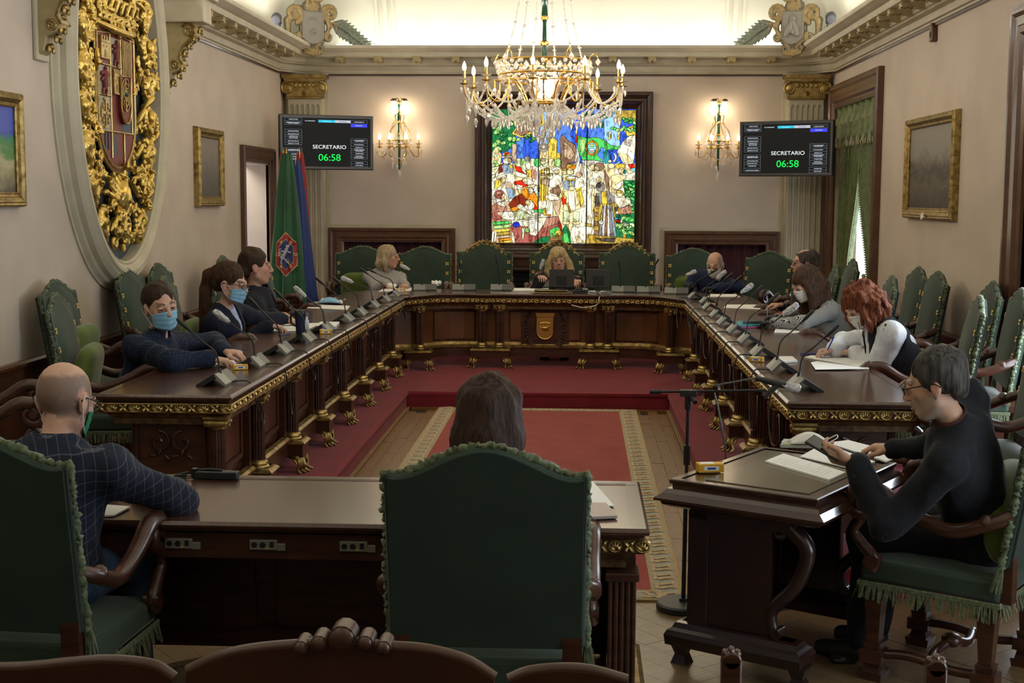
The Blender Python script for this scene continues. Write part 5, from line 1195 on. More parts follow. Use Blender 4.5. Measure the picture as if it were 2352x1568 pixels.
# ---------------------------------------------------------------- the chandelier
def chandelier():
    cx, cy = -.325, 12.0; t = empty('chandelier', (cx, cy, 2.9), label='large brass and crystal chandelier with lit candle bulbs hanging over the horseshoe', cat='chandelier')
    q = MB(); q.lathe([(.018, .0), (.022, .3), (.016, .5), (.03, .55), (.026, .8), (.018, 1.0), (.03, 1.3), (.02, 1.96)], 12); q.build('stem', GEN, t)
    q = MB()
    for z, r_ in ((.16, .03), (.30, .045), (.52, .034), (.74, .042), (1.2, .04)): q.lathe([(.018, z), (r_, z + .02), (r_, z + .035), (.018, z + .055)], 14)
    q.lathe([(.02, 1.85), (.12, 1.9), (.14, 1.96)], 16); q.build('knops', BRASS, t)
    def ring(r, z, rr, name): q = MB(); q.tube([(r * cos(a), r * sin(a), z) for a in [2 * pi * i / 60 for i in range(60)]], rr, 6, closed=True); q.build(name, BRASS, t)
    ring(.40, .17, .010, 'upper_ring'); ring(.40, .055, .010, 'lower_ring'); ring(.16, -.18, .012, 'neck_ring'); ring(.30, -.0, .008, 'inner_ring')
    n = 26
    for i in range(n):
        a = 2 * pi * i / n; inst(CM_['dia'], 'crystal_diamond', t, (.405 * cos(a), .405 * sin(a), .112), (0, 0, a), scl=1.45); 
    q = MB()
    for i in range(n):
        a0, a1 = 2 * pi * i / n, 2 * pi * (i + .5) / n
        for z in (.15, .078): q.sph((.405 * cos(a1), .405 * sin(a1), z), .018, 6)
        q.sph((.40 * cos(a1), .40 * sin(a1), .114), .009, 6); q.sph((.39 * cos(a0), .39 * sin(a0), .034), .017, 6); q.sph((.385 * cos(a1), .385 * sin(a1), .012), .014, 6); q.sph((.375 * cos(a0), .375 * sin(a0), -.012), .012, 6)
    q.build('crystal_band', CRYST, t, smooth=20)['kind'] = 'stuff'
    # basket ribs and the glowing core
    for i in range(12):
        a = 2 * pi * i / 12; q = MB(); q.tube(cr([(.395 * cos(a), .395 * sin(a), .05), (.31 * cos(a), .31 * sin(a), .04), (.22 * cos(a), .22 * sin(a), -.06), (.165 * cos(a), .165 * sin(a), -.18)], 5), .008, 6); q.build('basket_rib', BRASS, t)
    for i in range(5):
        a = 2 * pi * i / 5 + .3; q = MB(); q.lathe([(.014, 0), (.030, .02), (.036, .055), (.028, .085), (.012, .11), (.001, .12)], 12, (.11 * cos(a), .11 * sin(a), -.09)); q.build('lit_bulb', BULB, t)
    q = MB(); q.lathe([(.13, .0), (.15, -.03), (.13, -.12), (.11, -.15)], 24); k = q.build('glass_cup', CRYST, t)
    lamp('POINT', 'chandelier_core', (cx, cy, 2.9), 30, WARM, .1)
    N = 10
    for i in range(N):
        a = 2 * pi * (i + .33) / N; c, s_ = cos(a), sin(a); P = lambda r, z, da=0: (r * cos(a + da), r * sin(a + da), z)
        q = MB(); q.tube([P(.30, .0), P(.44, .0), P(.44, -.02)], .009, 6); q.tube(cr([P(.44, -.0), P(.45, -.1), P(.52, -.185), P(.60, -.20), P(.68, -.15), P(.705, -.07), P(.705, -.04)], 5), .009, 8); q.build('arm', BRASS, t)
        candle(t, P(.705, -.035), .095)
        lamp('POINT', 'candle_glow', (cx + .705 * c, cy + .705 * s_, 2.9 + .14), 3.6, WARM, .03)
        for k in (-1, 1): inst(CM_['drop'], 'crystal_drop', t, P(.705 + .03 * k, -.06, .03 * k), scl=.8)
        inst(CM_['drop'], 'crystal_drop', t, P(.60, -.215), scl=1.15); inst(CM_['drop'], 'crystal_drop', t, P(.44, -.06, .03), scl=1.0); inst(CM_['drop'], 'crystal_drop', t, P(.68, -.30, .0), scl=1.15)
        q = MB()
        for k in range(8): b = k * pi / 4; q.sph(Vector(P(.455, -.11)) + Vector((.02 * cos(b) * -s_, .02 * cos(b) * c, .02 * sin(b))), .009, 6)
        beads(q, swag(P(.705, -.06), P(.705, -.06, 2 * pi / N), .16), .0105); beads(q, swag(P(.66, -.2), P(.20, -.22), .13), .0135); beads(q, swag(P(.60, -.2, .3), P(.18, -.24, .2), .10), .009)
        beads(q, cr([P(.705, -.06), P(.69, -.18), P(.68, -.29)], 4), .007)
        q.build('bead_string', CRYST, t, smooth=40)['kind'] = 'stuff'
        m_ = Vector(P(.705 * .95, -.06 - .16, pi / N)); inst(CM_['drop'], 'crystal_drop', t, m_, scl=1.1)
        for k in (.33, .5, .66):
            p = Vector(P(.66, -.2)).lerp(Vector(P(.20, -.22)), k) - Vector((0, 0, .13 * 4 * k * (1 - k))); inst(CM_['drop'], 'crystal_drop', t, p, scl=1.05)
        # finial hooks on the upper ring
        if i % 2 == 0: q = MB(); q.tube(cr([P(.40, .17), P(.41, .22), P(.45, .25), P(.48, .21)], 4), .005, 5); q.build('hook', BRASS, t); inst(CM_['dia'], 'crystal_diamond', t, P(.48, .175), scl=1.4)
    # cluster at the neck and the spike of drops below it
    q = MB(); r = random.Random(8)
    for i in range(190): a, f = r.uniform(0, 2 * pi), r.random(); rr = .19 - .03 * f; q.sph((rr * cos(a), rr * sin(a), -.17 - .1 * f), r.uniform(.008, .014), 6)
    q.build('bead_cluster', CRYST, t, smooth=30)['kind'] = 'stuff'
    for k, (rr, z, m) in enumerate(((.19, -.28, 14), (.14, -.34, 11), (.09, -.40, 8), (.05, -.45, 5))):
        for i in range(m): a = 2 * pi * (i + .5 * (k % 2)) / m; inst(CM_['drop'], 'crystal_drop', t, (rr * cos(a), rr * sin(a), z), scl=1.25)
    q = MB()
    for rr, z in ((.17, -.27), (.12, -.33), (.07, -.39), (.03, -.44)): 
        for i in range(int(rr * 90)): a = i * 2 * pi / int(rr * 90); q.sph((rr * cos(a), rr * sin(a), z), .01, 6)
    beads(q, [(0, 0, -.40), (0, 0, -.52)], .012); q.build('bead_tier', CRYST, t, smooth=30)['kind'] = 'stuff'
    q = MB(); q.sph((0, 0, -.575), .044, 14); q.build('crystal_ball', CRYST, t, smooth=20)
    # strings rising to the crown
    for i in range(6):
        a = 2 * pi * (i + .25) / 6; q = MB(); beads(q, [(.34 * cos(a), .34 * sin(a), .2), (.26 * cos(a), .26 * sin(a), .5), (.19 * cos(a), .19 * sin(a), .9), (.12 * cos(a), .12 * sin(a), 1.4), (.05 * cos(a), .05 * sin(a), 1.8)], .0095, 2.0)
        for k in range(4): z = .3 + .2 * k; f = np.interp(z, [.2, .5, .9], [.34, .26, .19]); q.sph((f * cos(a), f * sin(a), z), (.02, .02, .008), 6)
        q.build('bead_chain', CRYST, t, smooth=40)['kind'] = 'stuff'
chandelier()
# ================================================================ rug
def rug():
    t = empty('rug', (-.365, 9.1, 0), label='long red runner with pale blue and gold chain border on the sunken floor', cat='rug'); X0, X1, Y0, Y1 = -.885, .885, -2.87, 2.87
    RF = mat('rug_red', (.26, .046, .040), .95, c2=(.30, .06, .052), scale=4, bump=.3, bs=300, bdist=.003); PB = mat('rug_pale_blue', (.30, .30, .25), .95, c2=(.36, .36, .30), scale=60); GE = mat('rug_gold', (.36, .24, .10), .95, c2=(.45, .33, .16), scale=80)
    q = MB(); q.b2(X0, X1, Y0, Y1, 0, .009); q.build('gold_edge', GE, t, smooth=0); q = MB(); q.b2(X0 + .02, X1 - .02, Y0 + .02, Y1 - .02, .002, .0105); q.build('blue_border', PB, t, smooth=0)
    q = MB(); q.b2(X0 + .145, X1 - .145, Y0 + .145, Y1 - .145, .003, .0115); q.build('field_line', GE, t, smooth=0); q = MB(); q.b2(X0 + .157, X1 - .157, Y0 + .157, Y1 - .157, .003, .0125); q.build('red_field', RF, t, smooth=0)
    q = MB(); q.tube([(-.045, -.028, .0), (-.02, -.034, .003), (.02, -.022, .003), (.045, -.03, 0)], [.008, .012, .012, .007], 6, flat=.4); q.tube([(-.045, .002, .0), (-.02, -.004, .003), (.02, .008, .003), (.045, .0, 0)], [.006, .009, .009, .005], 6, flat=.4)
    q.tube([(-.03, -.03, 0), (-.036, -.01, .002), (-.03, .03, 0)], .008, 5, flat=.4); q.tube([(.03, -.03, 0), (.036, -.01, .002), (.03, .03, 0)], .008, 5, flat=.4); me = q.mesh('chain_motif', mat('rug_chain', (.52, .40, .26), .9, c2=(.40, .27, .14), scale=90), 60)
    n = 36
    for s_ in (-1, 1):
        for i in range(n): inst(me, 'chain_motif', t, (s_ * (X1 - .082), Y0 + .09 + (Y1 - Y0 - .18) * i / (n - 1), .0105), (0, 0, 0 if s_ > 0 else pi), scl=(1.25, 1.9, 1))
        for i in range(10): inst(me, 'chain_motif', t, (X0 + .17 + (X1 - X0 - .34) * i / 9, s_ * (Y1 - .082), .0105), (0, 0, pi / 2), scl=(1.25, 1.9, 1))
rug()
# ================================================================ the stained glass, backlit, piece by piece
def glassmat():
    m = bpy.data.materials.new('backlit_painted_glass'); m.use_nodes = True; n, L = m.node_tree.nodes, m.node_tree.links; n.clear()
    e = n.new('ShaderNodeEmission'); o = n.new('ShaderNodeOutputMaterial'); oi = n.new('ShaderNodeObjectInfo'); t = n.new('ShaderNodeTexNoise'); t.inputs['Scale'].default_value = 9; t.inputs['Detail'].default_value = 3; t.inputs['Distortion'].default_value = 1.6
    tc = n.new('ShaderNodeTexCoord'); mp = n.new('ShaderNodeMapping'); mp.inputs['Scale'].default_value = (2.2, .8, 1); r = n.new('ShaderNodeValToRGB'); r.color_ramp.elements[0].position = .38; r.color_ramp.elements[0].color = (.42, .36, .30, 1); r.color_ramp.elements[1].position = .52; r.color_ramp.elements[1].color = (1, 1, 1, 1)
    x = n.new('ShaderNodeMix'); x.data_type = 'RGBA'; x.blend_type = 'MULTIPLY'; x.inputs[0].default_value = 1
    L.new(tc.outputs['Object'], mp.inputs[0]); L.new(mp.outputs[0], t.inputs[0]); L.new(t.outputs[0], r.inputs[0]); L.new(r.outputs[0], x.inputs[6]); L.new(oi.outputs['Color'], x.inputs[7]); L.new(x.outputs[2], e.inputs[0]); e.inputs[1].default_value = .85; L.new(e.outputs[0], o.inputs[0]); return m
def stained_glass():
    GM = glassmat(); LEAD = mat('lead_came', (.006, .006, .007), .6)
    t = empty('stained_glass', m=BW(-.2125, 2.143, YB - .03), label='backlit stained glass scene of townspeople gathered round a crier in a dark wooden frame', cat='stained glass')
    W_, H_ = 1.777, 1.656
    q = MB(); q.rect(W_, H_, [(0, -.02), (0, .01), (.012, .02), (.02, .012), (.05, .03), (.07, .07), (.085, .075), (.095, .065), (.12, .07), (.14, .10), (.165, .115), (.18, .115), (.19, .10), (.205, .10), (.205, -.02)]); q.build('frame', mat('dark_frame_wood', (.035, .014, .010), .3, c2=(.06, .025, .016), scale=6, coat=.3), t, smooth=25)
    q = MB(); q.b2(-1.12, 1.12, -H_ / 2 - .30, -H_ / 2 - .19, 0, .10); q.b2(-1.08, 1.08, -H_ / 2 - .34, -H_ / 2 - .30, 0, .14); q.build('sill', bpy.data.materials['dark_frame_wood'], t, bevel=.01, smooth=0)
    C = dict(sky=(.045, .13, .80), sk2=(.35, .62, 1.0), sk3=(.10, .25, .95), cr=(.85, .72, .38), wh=(.95, .92, .68), gw=(.72, .70, .62), ye=(.85, .62, .08), oc=(.55, .38, .06), or_=(.85, .30, .02), rd=(.75, .03, .01), dr=(.22, .03, .01), mr=(.42, .12, .09), pk=(.55, .26, .17), br=(.30, .17, .10), tn=(.62, .45, .28), gr=(.10, .62, .12), lg=(.45, .85, .25), dg=(.02, .20, .06), tl=(.03, .35, .32), bg=(.30, .40, .52), gy=(.28, .26, .24), dk=(.10, .08, .06), cy=(.2, .75, .85), pg=(.70, .82, .50), bl=(.02, .05, .7))
    k = [0]; leadm = []
    def X(x, y): return ((x - 892.5) / 1355 * W_, -(y - 847.5) / 1290 * H_)
    def piece(c, pts, lead=.0034):
        k[0] += 1; z = .002 + k[0] * .00014; P = [X(max(216, min(1569, a)), max(206, min(1489, b))) for a, b in pts]
        q = MB(); q.add([(x, y, z) for x, y in P], [tuple(range(len(P)))]); ar = sum(P[i][0] * P[(i + 1) % len(P)][1] - P[(i + 1) % len(P)][0] * P[i][1] for i in range(len(P)))
        if ar < 0: q.f[-1] = q.f[-1][::-1]
        q.tube([(x, y, z - .0002) for x, y in P], lead, 5, 1, closed=True)
        o = q.build('glass_piece', [GM, LEAD], t, smooth=0); o.color = (*C[c], 1); return o
    def pl(c, *n): piece(c, [(n[i], n[i + 1]) for i in range(0, len(n), 2)])
    def el(c, x, y, rx, ry, a=0, n=12):
        ca, sa = cos(a), sin(a); piece(c, [(x + rx * cos(b) * ca - ry * sin(b) * sa, y + rx * cos(b) * sa + ry * sin(b) * ca) for b in [2 * pi * i / n for i in range(n)]])
    r = random.Random(6)
    for i in range(9): x = 215 + i * 151; pl(('sky', 'sk3', 'sky', 'sk2', 'sk3', 'sky', 'sk3', 'sk2', 'sky')[i], x, 205, x + 151, 205, x + 151, 760, x, 760)
    for i in range(7):
        x = 215 + i * 194; pl('cr' if i % 2 else 'wh', x, 720, x + 194, 720, x + 194, 1090, x, 1090); pl(('tn', 'wh', 'wh', 'cr', 'wh', 'oc', 'oc')[i], x, 1090, x + 194, 1090, x + 194, 1490, x, 1490)
    def leaves(cs, x0, y0, x1, y1, n, s_=24, el_=.6):
        for i in range(n): el(r.choice(cs), r.uniform(x0, x1), r.uniform(y0, y1), s_ * r.uniform(.8, 1.3), s_ * el_, r.uniform(-1, 1), 7)
    pl('dg', 215, 205, 640, 205, 600, 300, 430, 330, 450, 560, 250, 640, 215, 620); leaves(['lg', 'gr', 'dg', 'lg'], 225, 215, 430, 590, 26, 30, .7); leaves(['gr', 'dg', 'lg'], 430, 215, 640, 270, 8, 30, .6)
    pl('cr', 215, 620, 260, 560, 310, 640, 300, 730, 240, 860, 215, 900); leaves(['lg', 'pg', 'wh'], 220, 640, 260, 860, 7, 24, .8)
    pl('ye', 400, 440, 560, 235, 700, 250, 712, 345, 620, 430, 500, 480); pl('br', 425, 430, 565, 255, 640, 330, 560, 430, 495, 462); pl('pk', 565, 255, 690, 268, 690, 335, 600, 410, 560, 430, 640, 330); leaves(['lg', 'gr', 'dg'], 430, 460, 640, 510, 8, 26, .6)
    pl('ye', 750, 505, 770, 485, 800, 478, 832, 500, 830, 640, 828, 700, 752, 700); pl('oc', 790, 540, 800, 530, 806, 545, 806, 600, 790, 600); pl('cr', 670, 600, 720, 575, 750, 600, 750, 720, 670, 720); pl('ye', 830, 620, 862, 625, 868, 720, 828, 720)
    for i, x in enumerate((470, 520, 600, 650, 720, 780, 840)): el(('pg', 'lg', 'pg', 'gr', 'pg', 'cr', 'lg')[i], x, 715, 36, 42)
    pl('br', 860, 480, 885, 445, 930, 500, 1005, 545, 1020, 640, 1040, 700, 960, 715, 915, 760, 872, 775); pl('tn', 900, 520, 960, 560, 1000, 640, 960, 690, 900, 660); pl('gw', 1022, 540, 1050, 690, 1030, 790, 998, 700)
    pl('rd', 1008, 450, 1022, 455, 1022, 525, 1012, 530); pl('ye', 1008, 380, 1025, 400, 1018, 445, 1000, 425)
    pl('gr', 1025, 458, 1110, 480, 1200, 470, 1260, 490, 1335, 545, 1400, 560, 1460, 525, 1395, 605, 1320, 612, 1250, 560, 1210, 640, 1270, 705, 1180, 690, 1070, 690, 1030, 600); pl('lg', 1040, 480, 1100, 500, 1095, 580, 1060, 640, 1045, 560); pl('gw', 1062, 692, 1180, 690, 1265, 708, 1240, 740, 1100, 745)
    el('or_', 1160, 575, 62, 70, 0, 18); el('cy', 1160, 575, 44, 52, 0, 16); pl('ye', 1138, 548, 1160, 538, 1182, 548, 1178, 560, 1142, 560); el('gw', 1160, 590, 28, 14); el('wh', 1165, 608, 22, 8)
    pl('tl', 1268, 600, 1310, 590, 1330, 720, 1285, 725); pl('sky', 1310, 590, 1400, 588, 1432, 680, 1390, 722, 1330, 722); el('wh', 1368, 665, 28, 42); el('sky', 1355, 662, 22, 34); el('wh', 1330, 700, 18, 16)
    pl('wh', 1460, 500, 1520, 450, 1568, 448, 1568, 560, 1555, 720, 1470, 735, 1410, 650, 1395, 600); pl('gw', 1470, 490, 1540, 500, 1520, 560, 1465, 540); pl('cr', 1420, 610, 1500, 640, 1540, 700, 1470, 720)
    pl('oc', 1370, 215, 1568, 215, 1568, 330, 1470, 300, 1400, 310); pl('ye', 1450, 390, 1568, 350, 1568, 450, 1490, 460); leaves(['dg', 'tl', 'dg', 'gr'], 1060, 230, 1330, 300, 20, 26, .62); leaves(['tl', 'dg'], 1140, 300, 1260, 370, 8, 26, .6); leaves(['gr', 'lg', 'gr'], 1360, 290, 1568, 410, 22, 26, .62)
    for x, y, c in ((1325, 470, 'ye'), (1410, 470, 'ye'), (1410, 440, 'cr'), (1325, 440, 'pg')): el(c, x, y, 12, 30, .3, 8)
    # people at the left
    pl('tn', 408, 540, 450, 540, 450, 720, 408, 700); pl('oc', 318, 630, 350, 608, 395, 625, 392, 650, 320, 655); pl('rd', 335, 625, 370, 618, 385, 635, 345, 642); el('gw', 358, 662, 60, 12); el('wh', 362, 700, 42, 36); el('cr', 385, 690, 20, 22)
    pl('dr', 285, 740, 330, 720, 320, 800, 280, 830); pl('bg', 310, 745, 380, 720, 425, 760, 420, 815, 330, 822); pl('ye', 378, 735, 405, 738, 420, 770, 395, 778); pl('rd', 430, 742, 500, 765, 555, 815, 540, 830, 450, 795); pl('wh', 440, 800, 540, 826, 560, 850, 500, 860, 436, 840); pl('wh', 350, 830, 430, 825, 440, 910, 380, 930)
    el('gy', 552, 680, 30, 28); el('wh', 560, 740, 26, 46); pl('pg', 490, 740, 535, 730, 545, 830, 500, 790); pl('ye', 545, 790, 590, 785, 590, 850, 550, 860); pl('pk', 595, 760, 640, 800, 640, 880, 590, 860)
    el('wh', 310, 855, 50, 22, -.2); pl('ye', 255, 890, 300, 865, 305, 930, 262, 975, 238, 960); el('cr', 325, 885, 26, 32); pl('gw', 220, 975, 300, 985, 340, 1080, 250, 1110, 216, 1060); pl('rd', 425, 900, 510, 880, 560, 935, 500, 960, 430, 925); pl('wh', 430, 925, 510, 935, 500, 975, 430, 970); pl('bg', 350, 960, 430, 975, 445, 1050, 380, 1070); pl('tn', 340, 905, 395, 900, 410, 960, 350, 960)
    el('wh', 560, 900, 58, 30, .3); el('cr', 530, 885, 24, 22)
    el('mr', 292, 1022, 50, 44, .2); el('pk', 285, 1010, 26, 16); el('cr', 335, 1050, 26, 36); pl('pk', 222, 1130, 290, 1090, 350, 1130, 370, 1200, 300, 1270, 222, 1250); pl('mr', 218, 1210, 290, 1180, 310, 1250, 240, 1290); pl('wh', 268, 1100, 330, 1090, 350, 1140, 290, 1130)
    pl('dr', 375, 1120, 430, 1050, 500, 1010, 560, 1060, 540, 1130, 420, 1190); pl('or_', 490, 1000, 545, 945, 600, 960, 660, 1060, 655, 1150, 600, 1080, 540, 1060); pl('rd', 600, 1080, 655, 1150, 650, 1180, 610, 1170); el('cr', 600, 960, 50, 40); el('wh', 640, 975, 26, 44); el('gw', 590, 985, 24, 34); pl('or_', 380, 1160, 470, 1130, 540, 1150, 430, 1190)
    pl('wh', 455, 1130, 490, 1112, 600, 1200, 590, 1222, 470, 1160); el('wh', 590, 1130, 34, 42); el('cr', 560, 1100, 24, 26); pl('wh', 268, 1195, 400, 1185, 440, 1210, 440, 1270, 330, 1262); pl('pg', 430, 1200, 520, 1170, 600, 1230, 580, 1256, 440, 1268); el('wh', 400, 1210, 24, 30); el('wh', 610, 1180, 16, 22)
    pl('mr', 370, 1340, 460, 1290, 700, 1240, 850, 1230, 885, 1330, 870, 1490, 440, 1490, 430, 1400); pl('pk', 740, 1240, 845, 1232, 860, 1290, 760, 1330, 700, 1350); pl('wh', 450, 1280, 560, 1240, 740, 1240, 720, 1300, 640, 1420, 580, 1410, 560, 1330, 500, 1330); pl('gw', 560, 1250, 640, 1240, 620, 1380, 580, 1390); el('bl', 450, 1312, 34, 28); pl('gr', 610, 1170, 700, 1160, 710, 1200, 640, 1220); el('lg', 555, 1365, 24, 24); pl('pg', 505, 1340, 540, 1350, 520, 1450, 508, 1450); el('wh', 640, 1210, 44, 20)
    el('ye', 720, 1190, 20, 34); el('ye', 722, 1160, 12, 12); el('or_', 760, 1220, 24, 10)
    for i, (c, y) in enumerate((('gr', 1290), ('lg', 1325), ('ye', 1362), ('oc', 1392), ('tn', 1425), ('or_', 1450), ('ye', 1475))): s_ = 10 * i; pl(c, 222 + s_, y, 380 + s_ * .4, y - 14, 400, y + 12, 240 + s_, y + 30)
    for x in (222, 245): pl('wh', x, 1380, x + 24, 1378, x + 10, 1485, x - 4, 1485)
    # middle
    for i in range(4): pl('ye' if i % 2 else 'oc', 668 + i * 24, 790 - i * 10, 690 + i * 24, 780 - i * 10, 688 + i * 20, 1080, 668 + i * 20, 1085)
    for x, y in ((700, 850), (740, 800), (700, 710), (770, 850), (905, 800)): el('cr', x, y, 26, 30); el('oc' if x > 720 else 'tn', x, y - 22, 28, 14)
    pl('wh', 770, 780, 830, 755, 872, 772, 850, 785, 790, 795); el('cr', 830, 800, 24, 26); pl('wh', 770, 830, 830, 820, 880, 850, 890, 940, 830, 960, 760, 950); pl('tn', 690, 860, 770, 870, 760, 940, 690, 920); pl('br', 762, 985, 850, 925, 875, 990, 850, 1040, 790, 1030); pl('wh', 715, 1040, 780, 1005, 835, 1025, 860, 1070, 780, 1080); pl('wh', 735, 1075, 780, 1075, 760, 1180, 730, 1190); pl('tn', 785, 1075, 868, 1070, 862, 1210, 830, 1220); pl('wh', 880, 800, 890, 800, 888, 920, 876, 920)
    el('or_', 965, 755, 46, 32); el('ye', 950, 742, 30, 14); el('cr', 955, 800, 34, 34); pl('wh', 920, 830, 990, 825, 1010, 870, 960, 890, 915, 870); el('ye', 970, 865, 60, 26); el('wh', 968, 858, 44, 16); pl('wh', 1010, 850, 1080, 880, 1090, 940, 1020, 990, 1000, 950); pl('bg', 905, 890, 950, 885, 945, 970, 895, 970); pl('bg', 955, 890, 1000, 885, 1005, 945, 955, 960); pl('ye', 950, 900, 966, 900, 980, 930, 958, 940); el('cr', 975, 960, 30, 20)
    pl('cr', 905, 985, 1040, 985, 1065, 1150, 980, 1180, 895, 1170); pl('wh', 940, 1000, 1000, 1000, 1010, 1160, 950, 1165); pl('ye', 1010, 960, 1060, 950, 1090, 1090, 1060, 1140); pl('rd', 875, 1050, 925, 1040, 920, 1110, 890, 1120); pl('ye', 870, 1000, 895, 1010, 930, 1060, 900, 1060); pl('oc', 925, 1100, 940, 1095, 975, 1195, 960, 1200)
    for x in (925, 1020): pl('pg', x - 30, 1185, x + 30, 1180, x + 25, 1280, x - 28, 1285); el('cr', x - 5, 1292, 38, 20)
    el('tn', 1040, 830, 30, 28); pl('wh', 1060, 700, 1080, 760, 1095, 860, 1078, 860); 
    pl('wh', 1120, 800, 1200, 790, 1290, 800, 1280, 900, 1220, 960, 1130, 920); el('cr', 1165, 760, 40, 30); el('br', 1230, 750, 50, 38); el('cr', 1205, 780, 24, 34); pl('br', 1270, 770, 1320, 850, 1330, 980, 1300, 960, 1285, 860)
    pl('wh', 1118, 900, 1190, 950, 1180, 1190, 1160, 1320, 1122, 1310); pl('cr', 1160, 1010, 1210, 1000, 1190, 1150, 1165, 1200); el('wh', 1180, 915, 40, 50, .4); el('cr', 1228, 880, 26, 34, .3)
    pl('oc', 1100, 1290, 1160, 1300, 1165, 1325, 1100, 1320); pl('wh', 980, 1330, 1190, 1330, 1190, 1400, 1100, 1480, 960, 1470); 
    el('gy', 1245, 945, 44, 48); el('dk', 1230, 930, 24, 22); pl('gy', 1205, 1010, 1320, 980, 1385, 1050, 1370, 1100, 1300, 1110, 1200, 1100); pl('ye', 1255, 990, 1300, 985, 1310, 1090, 1300, 1170, 1275, 1150, 1255, 1080); pl('dk', 1192, 1030, 1230, 1030, 1240, 1130, 1195, 1135)
    for i in range(6): x = 1228 + i * 29; pl(('gy', 'gw', 'br', 'gw', 'gy', 'bg')[i], 1270 + i * 14, 1120, 1284 + i * 14, 1118, x + 29, 1430 - abs(i - 3) * 4, x, 1432 - abs(i - 3) * 4)
    for i in range(6): pl('br' if i % 2 else 'oc', 1190, 1140 + i * 44, 1230, 1150 + i * 44, 1228, 1190 + i * 44, 1186, 1182 + i * 44)
    el('ye', 1255, 1240, 12, 50); el('wh', 1256, 1285, 24, 22)
    el('cr', 1345, 745, 32, 26); el('ye', 1430, 750, 46, 28); el('cr', 1440, 790, 26, 32); pl('cr', 1345, 840, 1420, 820, 1490, 840, 1480, 940, 1400, 975, 1350, 950); pl('wh', 1380, 930, 1480, 860, 1500, 890, 1400, 975); pl('tn', 1345, 960, 1410, 980, 1400, 1010, 1350, 1000); el('tl', 1472, 800, 14, 22); pl('wh', 1480, 840, 1568, 800, 1568, 880, 1470, 960); pl('rd', 1500, 730, 1560, 725, 1562, 760, 1520, 775); pl('cy', 1530, 765, 1568, 765, 1568, 795, 1535, 790); pl('cr', 1480, 760, 1520, 780, 1560, 800, 1500, 820)
    pl('dg', 1455, 880, 1568, 880, 1568, 1180, 1535, 1180, 1480, 1050); leaves(['lg', 'gr'], 1465, 895, 1560, 1160, 30, 24, .62)
    el('cr', 1428, 1010, 38, 32); el('ye', 1420, 990, 28, 14); pl('wh', 1380, 1045, 1520, 1050, 1535, 1110, 1430, 1150, 1390, 1100); pl('pk', 1430, 1150, 1520, 1110, 1545, 1170, 1510, 1210, 1440, 1200); pl('dk', 1380, 1140, 1420, 1130, 1400, 1180, 1385, 1180); el('cr', 1405, 1190, 14, 22)
    pl('pk', 1425, 1200, 1490, 1210, 1480, 1290, 1420, 1290); pl('dg', 1390, 1220, 1568, 1190, 1568, 1440, 1400, 1440); pl('or_', 1450, 1340, 1480, 1280, 1500, 1290, 1480, 1380, 1498, 1455, 1470, 1455); leaves(['lg', 'gr', 'lg', 'pg'], 1400, 1210, 1560, 1400, 18, 32, .6); leaves(['rd'], 1395, 1250, 1430, 1300, 4, 18, .8); leaves(['tl'], 1395, 1215, 1440, 1250, 4, 18, .8)
    pl('oc', 1120, 1400, 1560, 1440, 1565, 1489, 1100, 1489); pl('dk', 1200, 1440, 1400, 1432, 1380, 1480, 1260, 1465)
    pl('gr', 770, 1360, 830, 1330, 880, 1350, 850, 1400, 780, 1440); pl('dg', 600, 1489, 700, 1430, 780, 1420, 760, 1489); pl('dg', 880, 1380, 920, 1300, 960, 1380, 975, 1489, 860, 1489); pl('ye', 820, 1380, 880, 1350, 900, 1400, 840, 1430); pl('gr', 900, 1400, 940, 1390, 960, 1489, 900, 1480); pl('rd', 850, 1270, 865, 1275, 895, 1400, 880, 1400); pl('cr', 1010, 1420, 1040, 1415, 1090, 1480, 1030, 1485)
    # painted drapery folds and features over the pieces
    q = MB(); rr = random.Random(21); zt = k[0] * .00014 + .0045
    for i in range(430):
        x, y = rr.uniform(225, 1560), rr.uniform(640, 1470); a = rr.gauss(1.4, .55); L_ = rr.uniform(22, 75); b = rr.uniform(-.35, .35); pts = [X(x + L_ * j / 4 * cos(a + b * j / 4), y + L_ * j / 4 * sin(a + b * j / 4)) for j in range(5)]
        for j in range(4):
            (x0, y0), (x1, y1) = pts[j], pts[j + 1]; n = Vector((y0 - y1, x1 - x0)).normalized() * .0013 * (1.2 - j * .2); q.add([(x0 - n.x, y0 - n.y, zt), (x1 - n.x, y1 - n.y, zt), (x1 + n.x, y1 + n.y, zt), (x0 + n.x, y0 + n.y, zt)], [(0, 1, 2, 3)])
    o = q.build('painted_line', LEAD, t, smooth=0); o['kind'] = 'stuff'
    # supporting bars that divide the window
    for i, x in enumerate((658, 1114)): q = MB(); a = X(x, 205); z = k[0] * .00014 + .004; q.b2(a[0] - .006, a[0] + .006, -H_ / 2, H_ / 2, 0, z + .008); q.build('support_bar', LEAD, t, smooth=0)
    lamp('AREA', 'glass_glow', (-.21, YB - .16, 2.15), 5, (1, .93, .75), 1.6, (R(-90), 0, 0), 1.5)
    return t
stained_glass()
